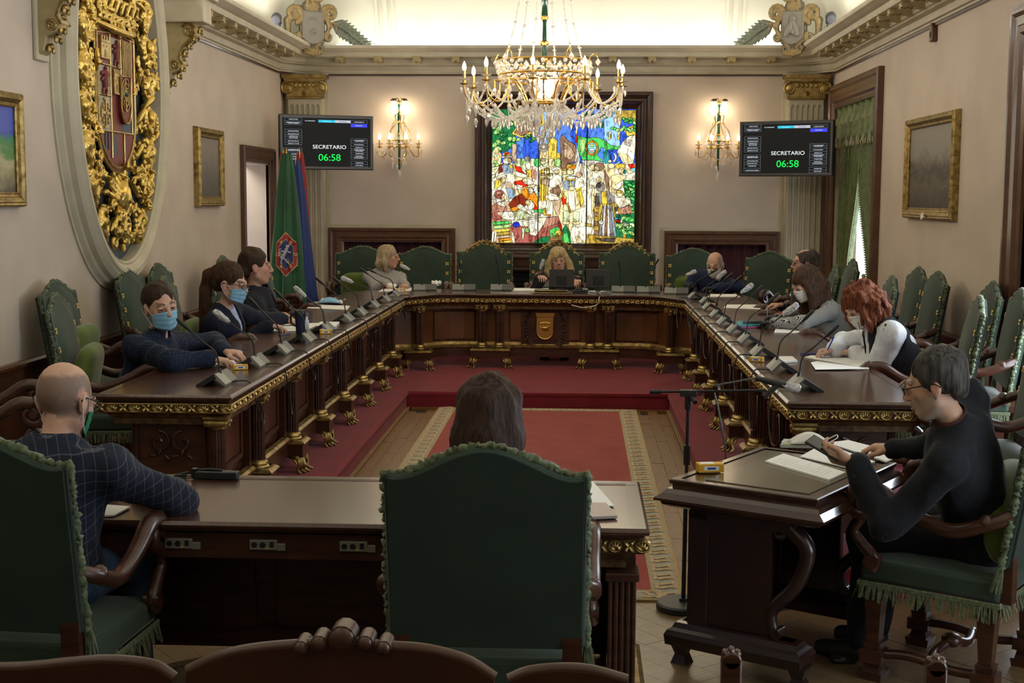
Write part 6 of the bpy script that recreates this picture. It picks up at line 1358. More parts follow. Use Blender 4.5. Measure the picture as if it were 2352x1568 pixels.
# ================================================================ things on the tables
ZS = ZT + .0005
WRAP = mat('clear_plastic_wrap', (.30, .31, .33), .15, c2=(.62, .62, .64), scale=60, bump=.8, bs=90, spec=.8)
def mic_base_mesh():
    q = MB(); pr = [(.0, .0), (.004, .012), (-.050, .066), (-.062, .066), (-.155, .004), (-.155, 0), (-.12, .0), (-.06, .035), (-.04, .03)]
    Mx = Matrix(((0, 0, 1), (-1, 0, 0), (0, 1, 0))).to_3x3()   # profile x -> -y (front is -y), y -> z, extrude -> x
    Mx = Matrix(((0, 0, 1), (-1, 0, 0), (0, 1, 0)))
    fp = [(0, 0), (.004, .012), (-.050, .066), (-.058, .066), (-.040, .03)]; bp_ = [(-.056, .067), (-.155, .006), (-.155, 0), (-.12, .0), (-.06, .035), (-.046, .045)]
    q.prism(fp, -.122, .0, 0, M=Mx); q.prism(fp, .0, .122, 2, M=Mx); q.prism(bp_, -.120, .120, 1, M=Mx)
    b = q.mesh('base', [GREY, BLACK, mat('dark_mic_grille', (.10, .105, .10), .45, .3)], 30)
    q = MB(); n = Vector((0, -.7, .7)).normalized()
    for i in range(3): c = Vector((.022 + 0 * i, .020 - .003, .036 + 0 * i)); 
    q.tube([Vector((.02, .022, .033)), Vector((.02, .0215, .0338))], .007, 10); q.box((.055, .022, .0345), (.035, .002, .002), M=Matrix.Rotation(R(45), 3, 'X')); q.box((.055, .026, .0385), (.035, .002, .002), M=Matrix.Rotation(R(45), 3, 'X')); lg = q.mesh('printed_mark', mat('white_print', (.6, .6, .6), .6), 0)
    q = MB(); q.tube([(-.03, .05, .058), (-.03, .05, .085)], [.012, .007], 10); nk = q.mesh('neck_socket', BLACK, 40)
    return b, lg, nk
MBASE, MLOGO, MNECK = mic_base_mesh()
def mic_unit(bpx, hpx, face, wrap, label, group='conference microphones', dy=0, cable=1, seed=0):
    """face: heading of the front plate (towards the public)"""
    p = U(bpx[0], bpx[1], z=ZS + .02); rz = pi - radians(face); t = empty('conference_microphone', (p.x, p.y, ZS), rz, label, 'microphone', group)
    inst(MBASE, 'base', t); inst(MLOGO, 'printed_mark', t); inst(MNECK, 'neck_socket', t)
    f = Vector((sin(radians(face)), cos(radians(face)), 0)); hp = U(hpx[0], hpx[1], y=p.y - f.y * 0 + dy)
    inv = Matrix.Rotation(-rz, 4, 'Z') @ Matrix.Translation(-t.location); h = inv @ hp
    a = Vector((-.03, .05, .07)); q = MB(); pts = cr([a, a + Vector((0, .0, .07)) + (h - a) * .12, a + (h - a) * .55 + Vector((0, 0, .035)), h], 6); q.tube(pts, .0045, 6); q.build('gooseneck', BLACK, t)
    d = (pts[-1] - pts[-4]).normalized(); q = MB(); q.tube([h - d * .03, h, h + d * .01, h + d * .055, h + d * .075], [.006, .0095, .0115, .0115, .008], 10); q.build('capsule', BLACK, t)
    if wrap:
        q = MB(); rr = random.Random(seed); q.tube([h - d * .035, h - d * .01, h + d * .02, h + d * .05, h + d * .08, h + d * .085], [.010, .017, .021, .021, .018, .004], 9)
        q.v = [(x + rr.uniform(-.003, .003), y + rr.uniform(-.003, .003), z + rr.uniform(-.003, .003)) for x, y, z in q.v]; q.build('plastic_wrap', WRAP, t, smooth=0)
    if cable:
        rr = random.Random(seed + 5); s_ = rr.uniform(.06, .16); q = MB(); dp = rr.uniform(.16, .34); e = .02
        q.tube(cr([(.02, -.0, .008), (.03, -.05, .012), (.035, -.085, .008), (.05, -.125 + e, -.02), (.06, -.14 + e, -.10), (.06 + s_, -.12, -dp), (.08 + s_ * 1.8, -.10, -dp * .9), (.05 + s_ * 1.2, -.085, -dp * .45), (.02, -.07, -.15)], 5), .0042, 5); q.build('cable', BLACK, t)
    return t
def mk(lst, face, where):
    for i, (b, h, wr) in enumerate(lst): mic_unit(b, h, face, wr, where(i), seed=i * 3 + int(abs(face)))
ORD = ['nearest', 'second nearest', 'third nearest', 'fourth from the near end', 'fifth from the near end', 'sixth from the near end', 'fourth from the corner', 'third from the corner', 'second from the corner', 'last before the corner']
LM = [((530, 872), (430, 753), 0), ((608, 832), (516, 732), 1), ((666, 803), (589, 701), 0), ((720, 777), (647, 682), 0), ((763, 755), (695, 675), 1), ((810, 732), (741, 651), 0), ((840, 718), (779, 648), 0), ((870, 701), (803, 645), 1), ((896, 688), (841, 626), 0), ((917, 676), (858, 624), 0)]
mk(LM, 90, lambda i: 'grey desk microphone on the left table, %s%s' % (ORD[i], ', plastic-wrapped head' if LM[i][2] else ''))
RM = [((1815, 883), (1902, 768), 0), ((1767, 843), (1848, 733), 0), ((1727, 810), (1808, 716), 1), ((1698, 781), (1771, 689), 0), ((1672, 758), (1735, 672), 0), ((1649, 740), (1710, 667), 1), ((1632, 723), (1689, 647), 0), ((1615, 706), (1669, 639), 0), ((1609, 692), (1652, 635), 1), ((1582, 681), (1634, 626), 0)]
mk(RM, -90, lambda i: 'grey desk microphone on the right table, %s%s' % (ORD[i], ', plastic-wrapped head' if RM[i][2] else ''))
BM_ = [((977, 663), (935, 616), 1, 'in front of the empty chair right of the woman in grey'), ((1065, 663), (1057, 612), 0, 'first of two before the empty crested chair on the left'), ((1153, 663), (1142, 602), 0, 'second of two before the empty crested chair on the left'), ((1243, 657), (1243, 612), 1, 'in front of the blonde presiding woman'), ((1432, 667), (1423, 612), 0, 'with thin neck before the empty crested chair on the right'), ((1490, 668), (1504, 608), 0, 'right of the thin necked one, before the empty crested chair on the right'), ((1553, 671), (1582, 629), 1, 'nearest the bald man in navy on the back table')]
for i, (b, h, wr, lb) in enumerate(BM_): mic_unit(b, h, 180 if i not in (0, 6) else (170 if i == 0 else 190), wr, 'grey microphone %s' % lb, seed=i + 40, dy=.05)
# ---- reading desk on the right
def reading_desk():
    M = Matrix.Translation((.868, 5.565, 0)) @ Matrix.Rotation(R(58), 4, 'Z'); t = empty('reading_desk', m=M, label='small dark mahogany desk with scroll supports, before the man with a phone', cat='desk')
    W_, D_, Z = .87, .62, .77; D2 = mat('dark_mahogany', (.014, .006, .005), .3, c2=(.025, .010, .008), scale=6, coat=.4)
    q = MB(); w2, d2 = W_ / 2, D_ / 2; q.b2(-w2 + .02, w2 - .02, -d2 + .02, d2 - .02, Z - .03, Z); pth = [(-w2, -d2), (-w2, d2), (w2, d2), (w2, -d2)]
    q.sweep([(-.03, Z + .004), (.0, Z + .004), (.004, Z), (.002, Z - .014), (-.006, Z - .018), (-.006, Z - .03), (.012, Z - .034), (.022, Z - .05), (.044, Z - .066), (.05, Z - .07), (.05, Z - .08), (.03, Z - .084), (.024, Z - .098), (.0, Z - .11), (-.02, Z - .112)], pth, True, cap=False); q.build('top', mat('dark_top_wood', (.03, .012, .008), .25, c2=(.045, .018, .011), scale=5, coat=.5), t, smooth=18)
    q = MB(); q.b2(-w2 + .07, w2 - .07, -d2 + .06, d2 - .12, Z + .0, Z + .004); q.build('leather_inset', mat('pale_polished_inset', (.09, .075, .05), .2, c2=(.13, .11, .07), scale=12, coat=.6), t, smooth=0)
    q = MB(); q.b2(-w2 + .06, w2 - .06, d2 - .10, d2 - .07, .16, Z - .1); q.build('front_board', D2, t, smooth=0)
    for s_ in (-1, 1):
        x = s_ * (w2 - .07); q = MB(); q.b2(x - .018, x + .018, -d2 + .20, d2 - .06, .17, Z - .10); q.b2(x - .026, x + .026, d2 - .15, d2 - .06, .17, Z - .10); q.b2(x - .026, x + .026, -d2 + .1, d2 - .06, Z - .16, Z - .10); q.build('side_panel', D2, t, bevel=.004, smooth=0)
        q = MB(); pts = cr([(x, -d2 + .13, Z - .14), (x, -d2 + .06, Z - .22), (x, -d2 + .10, Z - .36), (x, -d2 + .20, Z - .48), (x, -d2 + .19, Z - .57)], 6); q.tube(pts, [.036 - .012 * i / len(pts) for i in range(len(pts))], 8)
        q.tube([(x, a, b) for a, b in spiral((-d2 + .17, Z - .165), .035, .008, pi, -1.2, 12)], .014, 6); q.tube([(x - .035, -d2 + .17, Z - .565), (x + .035, -d2 + .17, Z - .565)], .022, 10); q.build('scroll_support', D2, t)
        q = MB(); q.sweep([(0, .09), (.04, .09), (.045, .13), (.035, .15), (.02, .16), (.01, .18), (-.01, .185)], [(x - .035, -d2 + .09), (x - .035, d2 - .03), (x + .035, d2 - .03), (x + .035, -d2 + .09)], True, cap=False); q.b2(x - .07, x + .07, -d2 + .06, d2 - .0, .09, .15); q.build('foot_block', D2, t, smooth=20)
        for y in (-d2 + .08, d2 - .03):
            q = MB(); q.add([(x + i * .035, y + j * .035, 0) for i, j in ((-1, -1), (1, -1), (1, 1), (-1, 1))] + [(x + i * .022, y + j * .022, .04) for i, j in ((-1, -1), (1, -1), (1, 1), (-1, 1))] + [(x + i * .04, y + j * .04, .092) for i, j in ((-1, -1), (1, -1), (1, 1), (-1, 1))], [(3, 2, 1, 0), (8, 9, 10, 11)] + [(a * 4 + i, a * 4 + (i + 1) % 4, a * 4 + 4 + (i + 1) % 4, a * 4 + 4 + i) for a in (0, 1) for i in range(4)]); q.build('bracket_foot', D2, t, smooth=0)
    return t
reading_desk()
# ---- microphone stand
def mic_stand():
    b = U(1569, 1397, z=0); t = empty('microphone_stand', (b.x, b.y, 0), label='black microphone stand with round base and boom, next to the reading desk', cat='microphone stand')
    q = MB(); q.lathe([(.122, 0), (.126, .006), (.126, .026), (.118, .034), (.02, .036), (.018, .05)], 40); q.build('base', BLACK, t, smooth=30)
    top = U(1581, 905, y=b.y) - t.location; q = MB(); q.tube([(0, 0, .03), (top.x * .55, 0, top.z * .55)], .0105, 10); q.tube([(top.x * .5, 0, top.z * .5), (top.x * .97, 0, top.z * .97)], .008, 10); q.build('pole', BLACK, t)
    q = MB(); a = Vector((top.x * .72, 0, top.z * .72)); q.tube([a - Vector((0, 0, .045)), a + Vector((0, 0, .045))], .0155, 12); q.build('height_sleeve', BLACK, t); q = MB(); q.tube([top - Vector((0, 0, .07)), top], .016, 12); q.box(top + Vector((.0, 0, .005)), (.075, .04, .03)); q.tube([top + Vector((.01, -.005, -.01)), top + Vector((.03, -.05, -.03))], .012, 8); q.build('clutch', BLACK, t, bevel=.003)
    L_ = U(1492, 900, y=b.y) - t.location; Rr = U(1760, 896, y=b.y) - t.location; q = MB(); q.tube([L_, Rr], .006, 8); q.tube([L_, L_ + (Rr - L_) * .1], .011, 8); q.build('boom', STEEL, t)
    m0 = U(1735, 868, y=b.y) - t.location; m1 = U(1838, 893, y=b.y) - t.location; d = (m1 - m0).normalized()
    q = MB(); q.tube([m0, m0 + d * .07, m0 + d * .14], [.012, .015, .017], 12); q.tube([Rr - Vector((.01, 0, .03)), m0 + d * .11], .014, 8); q.build('microphone_body', BLACK, t)
    q = MB(); q.tube([m0 + d * .12, m0 + d * .15, m0 + d * .2, m1], [.014, .02, .022, .012], 10); rr = random.Random(1); q.v = [(x + rr.uniform(-.003, .003), y + rr.uniform(-.003, .003), z + rr.uniform(-.003, .003)) for x, y, z in q.v]; q.build('plastic_wrap', WRAP, t, smooth=0)
    q = MB(); q.tube(cr([m0, U(1690, 876, y=b.y) - t.location, U(1643, 890, y=b.y) - t.location, U(1650, 940, y=b.y) - t.location, U(1666, 1030, y=b.y) - t.location, U(1672, 1110, y=b.y + .1) - t.location, Vector((.33, .25, .3)), Vector((.32, .3, .02)), Vector((.3, .9, .008))], 6), .0045, 6); q.build('cable', mat('grey_cable', (.10, .10, .10), .5), t)
    q = MB(); q.sph(U(1644, 888, y=b.y) - t.location, (.014, .014, .014), 8); q.build('cable_clip', BLACK, t)
mic_stand()
# ---- papers, boxes, masks and other small things
def sheet(corners, z, label, name='paper_sheets', cat='papers', thick=.004, m=PAPER, group=None, curl=0, cover=None, lines=False):
    P = [U(x, y, z=z) for x, y in corners]; c = sum(P, Vector()) / 4; t = empty(name, (c.x, c.y, z), label=label, cat=cat, group=group)
    q = MB(); q.prism([(p.x - c.x, p.y - c.y) for p in P], .0003, thick); q.build('sheets', m, t, smooth=0)
    if lines:
        q = MB(); e = (P[1] - P[0]); f = (P[3] - P[0]); rr = random.Random(3)
        for i in range(14):
            a = P[0] - c + f * (.1 + .058 * i) + e * .1; b = a + e * rr.uniform(.35, .8); n = f.normalized() * .0012; q.add([a - n + Vector((0, 0, thick + .0004)), b - n + Vector((0, 0, thick + .0004)), b + n + Vector((0, 0, thick + .0004)), a + n + Vector((0, 0, thick + .0004))], [(0, 1, 2, 3)])
        q.v = [(x, y, thick + .0005) for x, y, z_ in q.v]; k = q.build('print_lines', mat('grey_print', (.35, .35, .34), .8), t, smooth=0); k['kind'] = 'stuff'
    return t
def spiral_bound(t, a, b, n=26, r=.006):
    q = MB(); a, b = Vector(a), Vector(b); d = b - a; s_ = Vector((-d.y, d.x, 0)).normalized()
    for i in range(n): c = a + d * (i / (n - 1)); q.tube([c + s_ * r * cos(w_) + Vector((0, 0, r * sin(w_) + .003)) for w_ in [2 * pi * k / 8 for k in range(8)]], .0012, 4, closed=True)
    k = q.build('wire_binding', STEEL, t); k['kind'] = 'stuff'
def tissue_box(px, py, z, rz, label, s_=1): 
    p = U(px, py, z=z); t = empty('tissue_box', (p.x, p.y, z), rz, label, 'box', 'small yellow tissue boxes'); q = MB(); q.box((0, 0, .014 * s_), (.085 * s_, .045 * s_, .028 * s_)); q.build('carton', mat('yellow_carton', (.65, .36, .02), .5), t, bevel=.002, smooth=0)
    q = MB(); q.box((.0, -.0228 * s_, .014 * s_), (.05 * s_, .001, .014 * s_)); q.box((.0425 * s_, 0, .014 * s_), (.001, .03 * s_, .018 * s_)); q.box((-.01 * s_, 0, .0284 * s_), (.045 * s_, .03 * s_, .001)); q.build('white_panel', PAPER, t, smooth=0)
    q = MB(); q.box((0, -.0236 * s_, .014 * s_), (.028 * s_, .0008, .007 * s_)); q.box((.0434 * s_, 0, .014 * s_), (.0008, .014 * s_, .006 * s_)); q.build('blue_print', mat('box_blue', (.02, .06, .35), .6), t, smooth=0)
ZR = .7745
tissue_box(1630, 1082, .775, R(10), 'small yellow tissue box on the corner of the reading desk', 1.25)
tissue_box(552, 848, ZS, R(20), 'small yellow tissue box behind the nearest microphone of the left table')
tissue_box(748, 766, ZS, R(15), 'small yellow tissue box by the tumbler on the left table'); tissue_box(922, 668, ZS, R(0), 'small yellow tissue box before the woman in grey')
tissue_box(1738, 830, ZS, R(-20), 'small yellow tissue box behind the second nearest microphone of the right table'); tissue_box(1632, 703, ZS, R(-10), 'small yellow tissue box at the far part of the right table')
t = sheet([(1757, 1062), (1800, 1045), (1942, 1088), (1905, 1105)], ZR, 'stack of printed pages lying on the reading desk', thick=.008, lines=True)
t = sheet([(1838, 1050), (1892, 1020), (2010, 1062), (1965, 1080)], ZR + .002, 'open spiral notebook with blank pages on the reading desk', 'notebook', 'notebook', thick=.005)
P1, P2 = U(1905, 1022, z=ZR + .007), U(2040, 1066, z=ZR + .007)
q = MB(); c = t.location; q.prism([(p.x - c.x, p.y - c.y) for p in (U(1900, 1020, z=ZR), U(1948, 1014, z=ZR), U(2072, 1046, z=ZR), U(2035, 1064, z=ZR))], .0003, .006); q.build('right_page', PAPER, t, smooth=0); spiral_bound(t, (U(1898, 1021, z=ZR) - c).to_tuple(), (U(2035, 1063, z=ZR) - c).to_tuple(), 34)
t = sheet([(1792, 1028), (1800, 1014), (1898, 1020), (1895, 1030)], ZR, 'small pad under the white mask on the reading desk', 'notepad', 'notepad', thick=.014, m=mat('grey_card', (.45, .44, .40), .7))
def mask_thing(px, py, z, m, label, sx=1, rz=0, fold=True):
    p = U(px, py, z=z); t = empty('face_mask', (p.x, p.y, z), rz, label, 'face mask')
    def fn(u, v): x = (u - .5) * .17 * sx; y = (v - .5) * .1; return (x, y, .004 + .045 * cos(pi * (u - .5)) ** .8 * max(0, cos(pi * (v - .5))) ** .6 + .002 * sin(v * 28))
    q = MB(); q.grid(20, 16, fn); q.build('cup', m, t, smooth=180, thick=.002)
    q = MB(); q.tube(cr([(.08 * sx, -.03, .006), (.12 * sx, -.03, .03), (.125 * sx, .02, .035), (.08 * sx, .03, .006)], 6), .0022, 5); q.tube(cr([(-.08 * sx, -.03, .006), (-.11 * sx, -.04, .004), (-.12 * sx, .01, .004), (-.08 * sx, .03, .006)], 6), .0022, 5); q.build('ear_loop', PAPER, t)
MASKB = mat('surgical_blue', (.24, .50, .72), .75, c2=(.28, .56, .78), scale=30); MASKW = mat('white_mask', (.75, .74, .70), .8)
mask_thing(1858, 1017, ZR + .016, MASKW, 'white face mask lying on a pad on the reading desk'); mask_thing(757, 695, ZS + .014, MASKB, 'light blue face mask lying on papers near the flags', 1.15)
p = U(1830, 1027, z=ZR); q = MB(); d = Vector((1, .05, 0)).normalized(); q.tube([p - d * .06 + Vector((0, 0, .009)), p + d * .03 + Vector((0, 0, .009))], .0085, 10); q.tube([p + d * .03 + Vector((0, 0, .009)), p + d * .075 + Vector((0, 0, .009))], .0075, 10, mi=1); tag(q.build('highlighter', [mat('lime_plastic', (.45, .65, .02), .4), BLACK]), 'lime green highlighter pen beside the white mask', 'pen')
sheet([(705, 708), (715, 700), (804, 703), (797, 712)], ZS, 'white papers near the flags on the left table'); sheet([(733, 695), (740, 686), (789, 691), (786, 698)], ZS + .005, 'folder of papers under the light blue mask', thick=.008)
sheet([(868, 670), (880, 664), (946, 661), (944, 668)], ZS, 'open notebook before the woman in grey', 'notebook', 'notebook'); sheet([(1175, 668), (1180, 662), (1260, 662), (1262, 668)], ZS, 'loose sheet left of the gilt folder on the presidency table')
sheet([(483, 838), (490, 828), (535, 826), (543, 836)], ZS, 'small white notepad under the hands of the man in the dotted shirt'); sheet([(618, 762), (648, 745), (742, 742), (700, 760)], ZS, 'papers spread before the ponytailed woman', lines=True)
sheet([(1848, 822), (1862, 818), (1982, 822), (1996, 848)], ZS, 'open white notebook under the hands of the red-haired woman', 'notebook', 'notebook', thick=.006); sheet([(1862, 833), (1877, 830), (1996, 847), (1873, 849)], ZS + .006, 'upper pages of the red-haired woman notebook', thick=.003)
sheet([(1778, 764), (1783, 752), (1850, 754), (1862, 766)], ZS, 'white notebook before the woman in the herringbone jacket', 'notebook', 'notebook'); sheet([(1662, 707), (1668, 700), (1740, 700), (1750, 711)], ZS, 'white papers with a pen in front of the man in glasses'); sheet([(1625, 682), (1632, 676), (1690, 676), (1700, 682)], ZS, 'papers before the bald man in navy')
sheet([(1783, 835), (1790, 822), (1820, 822), (1832, 832)], ZS, 'folded brochure beside the second microphone of the right table', thick=.012)
sheet([(728, 752), (735, 742), (780, 742), (770, 752)], ZS, 'pile of printed pages right of the tumbler', thick=.012)
TL = mat('teal_folder', (.02, .28, .33), .5); PKM = mat('magenta_folder', (.30, .03, .12), .5)
sheet([(1690, 755), (1697, 745), (1760, 742), (1762, 752)], ZS, 'magenta folder at the bottom of the pile by the herringbone jacket', 'folder', 'folder', .010, PKM); sheet([(1686, 750), (1695, 740), (1756, 738), (1760, 748)], ZS + .011, 'teal folder on the magenta one', 'folder', 'folder', .012, TL); sheet([(1706, 744), (1710, 738), (1752, 738), (1756, 743)], ZS + .024, 'dark pencil case on the teal folder', 'pencil_case', 'pencil case', .02, BLACK)
for a, b, c_, lb in (((1838, 812), (1888, 812), (.02, .03, .25), 'blue pen lying beyond the open notebook on the right table'), ((640, 770), (668, 766), (.03, .04, .2), 'dark blue pen by the ponytailed woman'),): 
    q = MB(); q.tube([U(*a, z=ZS + .005), U(*b, z=ZS + .005)], .0045, 8); tag(q.build('pen', mat('pen_%d' % a[0], c_, .3)), lb, 'pen')
# tumbler
p = U(690, 768, z=ZS); t = empty('travel_tumbler', (p.x, p.y, ZS), label='dark blue travel tumbler with black lid and handle on the left table', cat='tumbler')
q = MB(); q.lathe([(.028, 0), (.031, .004), (.038, .13), (.039, .145)], 24); q.build('cup', mat('dark_blue_gloss', (.008, .02, .06), .15, coat=.5), t); q = MB(); q.lathe([(.040, .145), (.041, .16), (.039, .175), (.030, .18)], 24); q.build('lid', BLACK, t); q = MB(); q.tube(cr([(-.036, 0, .15), (-.065, 0, .14), (-.066, 0, .09), (-.035, 0, .06)], 5), .008, 6); q.build('handle', BLACK, t)
p = U(705, 758, z=ZS); t = empty('gel_bottle', (p.x, p.y, ZS), label='small clear gel bottle right of the tumbler', cat='bottle'); q = MB(); q.lathe([(.014, 0), (.016, .01), (.016, .07), (.008, .08)], 14); q.build('bottle', mat('clear_gel', (.6, .7, .85), .1, spec=.6), t); q = MB(); q.lathe([(.008, .08), (.009, .1)], 12); q.build('cap', PAPER, t)
# crumpled tissue by the back microphone
for px, py, lb, sz in ((1003, 657, 'crumpled white tissue beside the microphone on the back table', .085), (898, 664, 'crumpled tissue before the woman in grey', .07)):
    p = U(px, py, z=ZS); s = SDF((-.1, -.07, -.005), (.1, .07, .1), .006); r_ = random.Random(px)
    for i in range(9): s.ell((r_.uniform(-.5, .5) * sz, r_.uniform(-.3, .3) * sz, .02 + r_.random() * .02), (.035, .02, .02), Euler((r_.random() * 3, r_.random() * 3, r_.random() * 3)).to_matrix(), k=.004)
    o = s.mesh('tissue', PAPER); o.location = p; tag(o, lb, 'tissue')
# monitors
for px, lb in ((1290, 'black monitor seen from behind in front of the presiding woman'), (1374, 'black monitor seen from behind to the right of the presiding woman')):
    p = U(px, 664, z=ZS); p.y = 14.12; p = Vector((U(px, 640, y=14.12).x, 14.12, ZS)); t = empty('monitor', p, label=lb, cat='monitor'); q = MB(); q.box((0, 0, .145), (.26, .03, .19), M=Matrix.Rotation(R(-8), 3, 'X')); q.build('case', BLACK, t, bevel=.006); q = MB(); q.box((0, -.02, .13), (.10, .02, .10)); q.box((0, -.012, .05), (.05, .02, .07)); q.build('stand', BLACK, t, bevel=.004); q = MB(); q.lathe([(.08, 0), (.08, .01), (.03, .018)], 20, sx=1.2); q.build('foot', BLACK if px < 1300 else GREY, t)
p = Vector((U(1268, 665, z=ZS).x, 13.95, ZS)); t = empty('gilt_folder', p, label='long gilt edged ceremonial folder on the presidency table', cat='folder'); q = MB(); q.box((0, 0, .008), (.40, .14, .016)); q.box((0, .01, .030), (.34, .12, .02)); q.build('cover', mat('dark_leather', (.03, .015, .01), .4), t, bevel=.004); q = MB(); q.box((0, -.072, .008), (.40, .006, .010)); q.box((0, -.055, .030), (.34, .006, .010)); q.box((-.19, -.05, .010), (.02, .06, .022)); q.box((.17, -.05, .028), (.012, .06, .022)); q.build('gilt_edge', GOLD, t, bevel=.002)
p = Vector((U(1333, 668, z=ZS).x, 14.0, ZS)); t = empty('desk_telephone', p, label='dark desk telephone with coiled cord beside the monitor', cat='telephone'); q = MB(); q.box((0, 0, .02), (.16, .1, .03)); q.tube([(-.06, 0, .045), (.06, 0, .045)], .014, 8); q.build('body', BLACK, t, bevel=.006); q = MB(); q.box((.05, -.02, .045), (.05, .04, .01)); q.build('keys', mat('keys_white', (.5, .5, .5), .5), t)
q = MB(); q.tube(cr([U(1378, 672, z=ZS + .004), Vector((U(1376, 680, y=13.72).x, 13.70, ZS - .03)), U(1370, 700, y=13.72), U(1340, 706, y=13.74), U(1312, 700, y=13.80)], 6), .004, 6); tag(q.build('white_cable', PAPER), 'white cable hanging over the front of the presidency table', 'cable')
# front table things
Z7 = .7725
sheet([(215, 1188), (222, 1160), (300, 1166), (262, 1186)], Z7, 'white paper under the bald man on the front table', thick=.006)
t = sheet([(1290, 1165), (1300, 1112), (1362, 1107), (1411, 1162)], Z7 + .001, 'white sheet on the front table, right of the centre chair', thick=.003); sheet([(1290, 1196), (1300, 1158), (1392, 1160), (1418, 1190)], Z7, 'grey magazine below the white sheet, right of the centre chair', thick=.010, m=mat('magazine', (.34, .28, .25), .4))
p = U(500, 1098, z=Z7); t = empty('microphone_receiver', (p.x, p.y, Z7), R(-4), 'black handheld receiver lying at the far edge of the front table', 'device'); q = MB(); q.prism([(-.085, -.03), (.085, -.022), (.085, .022), (-.085, .03)], 0, .03); q.build('body', BLACK, t, bevel=.004); q = MB(); q.tube([(-.08, 0, .032), (-.02, 0, .036), (.02, .0, .032)], .006, 6); q.box((-.09, -.01, .02), (.02, .03, .04)); q.build('clip', STEEL, t)
q = MB(); q.tube(cr([(-.085, 0, .01), (-.14, -.03, .003), (-.2, -.02, .003), (-.26, -.05, .003), (-.3, -.12, .003)], 6), .002, 5); q.tube(cr([(-.085, .01, .01), (-.15, .0, .003), (-.22, -.04, .003), (-.25, -.09, .003), (-.31, -.10, .003)], 6), .002, 5); q.build('wire', BLACK, t)
p = U(415, 1097, z=Z7); t = empty('microphone_clip', (p.x, p.y, Z7), R(10), 'small black lapel clip lying left of the receiver', 'device'); q = MB(); q.box((0, 0, .008), (.05, .02, .014)); q.tube([(-.02, 0, .012), (.03, .01, .02)], .005, 6); q.build('clip', BLACK, t, bevel=.002)
# ================================================================ wooden seat backs along the bottom of the picture
def bench(pts, y, label, knobs=None, z0=.38, th=.035):
    P = [U(a, b, y=y) for a, b in pts]; cx = sum(p.x for p in P) / len(P); t = empty('wooden_chair', (cx, y, 0), label=label, cat='chair'); ol = [(p.x - cx, p.z) for p in P]
    MX = Matrix(((1, 0, 0), (0, 0, 1), (0, 1, 0))).to_3x3(); q = MB(); q.prism([(ol[0][0], z0)] + ol + [(ol[-1][0], z0)], -th / 2, th / 2, M=MX); q.build('back_panel', mat('red_mahogany', (.035, .010, .005), .35, c2=(.055, .016, .007), scale=4, coat=.15), t, smooth=30)
    q = MB(); q.tube([(x, 0, z) for x, z in cr([(a, b, 0) for a, b in ol], 3) for x, z in [(x, z)]] if False else [(v.x, 0, v.y) for v in cr([(a, b, 0) for a, b in ol], 3)], .014, 10); q.build('crest_rail', mat('light_mahogany', (.055, .022, .012), .34, c2=(.08, .032, .018), scale=6, coat=.15), t)
    if knobs:
        for px, py, r in knobs: k = U(px, py, y=y); q = MB(); q.tube([(k.x - cx, -.03, k.z), (k.x - cx, .03, k.z)], r, 12); q.sph((k.x - cx, -.03, k.z), (r * .9, .012, r * .9), 10); q.build('carved_knob', bpy.data.materials['light_mahogany'], t)
    w0, w1 = ol[0][0] + .03, ol[-1][0] - .03; q = MB(); q.b2(w0, w1, -.42, -.02, z0 + .02, z0 + .07); q.build('seat', WOOD, t, bevel=.01)
    for x in (w0 + .02, w1 - .02):
        for yy in (-.4, 0): q = MB(); q.b2(x - .02, x + .02, yy - .02, yy + .02, 0, z0 + .05); q.build('leg', WOOD, t)
bench([(432, 1540), (470, 1522), (530, 1500), (600, 1488), (680, 1481), (790, 1474), (880, 1484), (960, 1489), (1020, 1500), (1080, 1520), (1135, 1556)], 2.9, 'dark wooden chair back with carved knobs, bottom centre left', [(697, 1478, .017), (738, 1468, .019), (790, 1458, .031), (843, 1468, .019), (885, 1478, .017)])
bench([(-60, 1535), (60, 1532), (160, 1522), (240, 1516), (310, 1520), (360, 1530), (400, 1556)], 2.9, 'dark wooden chair back at the bottom left corner')
bench([(1170, 1560), (1215, 1542), (1290, 1535), (1360, 1540), (1440, 1562)], 2.9, 'dark wooden chair back at the bottom, under the big centre armchair')
for px, lb in ((1680, 'blurred wooden post top in front of the reading desk'), (2150, 'blurred wooden post top in front of the right armchair')):
    p = U(px, 1495 if px < 2000 else 1512, y=3.4); t = empty('wooden_post', (p.x, 3.4, 0), label=lb, cat='post'); q = MB(); q.b2(-.026, .026, -.02, .02, 0, p.z - .02); q.tube([(0, -.02, p.z - .022), (0, .02, p.z - .022)], .026, 12); q.build('post', WOOD, t, bevel=.006)
    q = MB()
    for x in (-.016, 0, .016): q.sph((x, 0, p.z + (.002 if x == 0 else -.006)), (.010, .02, .012), 8)
    q.build('carved_top', bpy.data.materials['light_mahogany'], t)
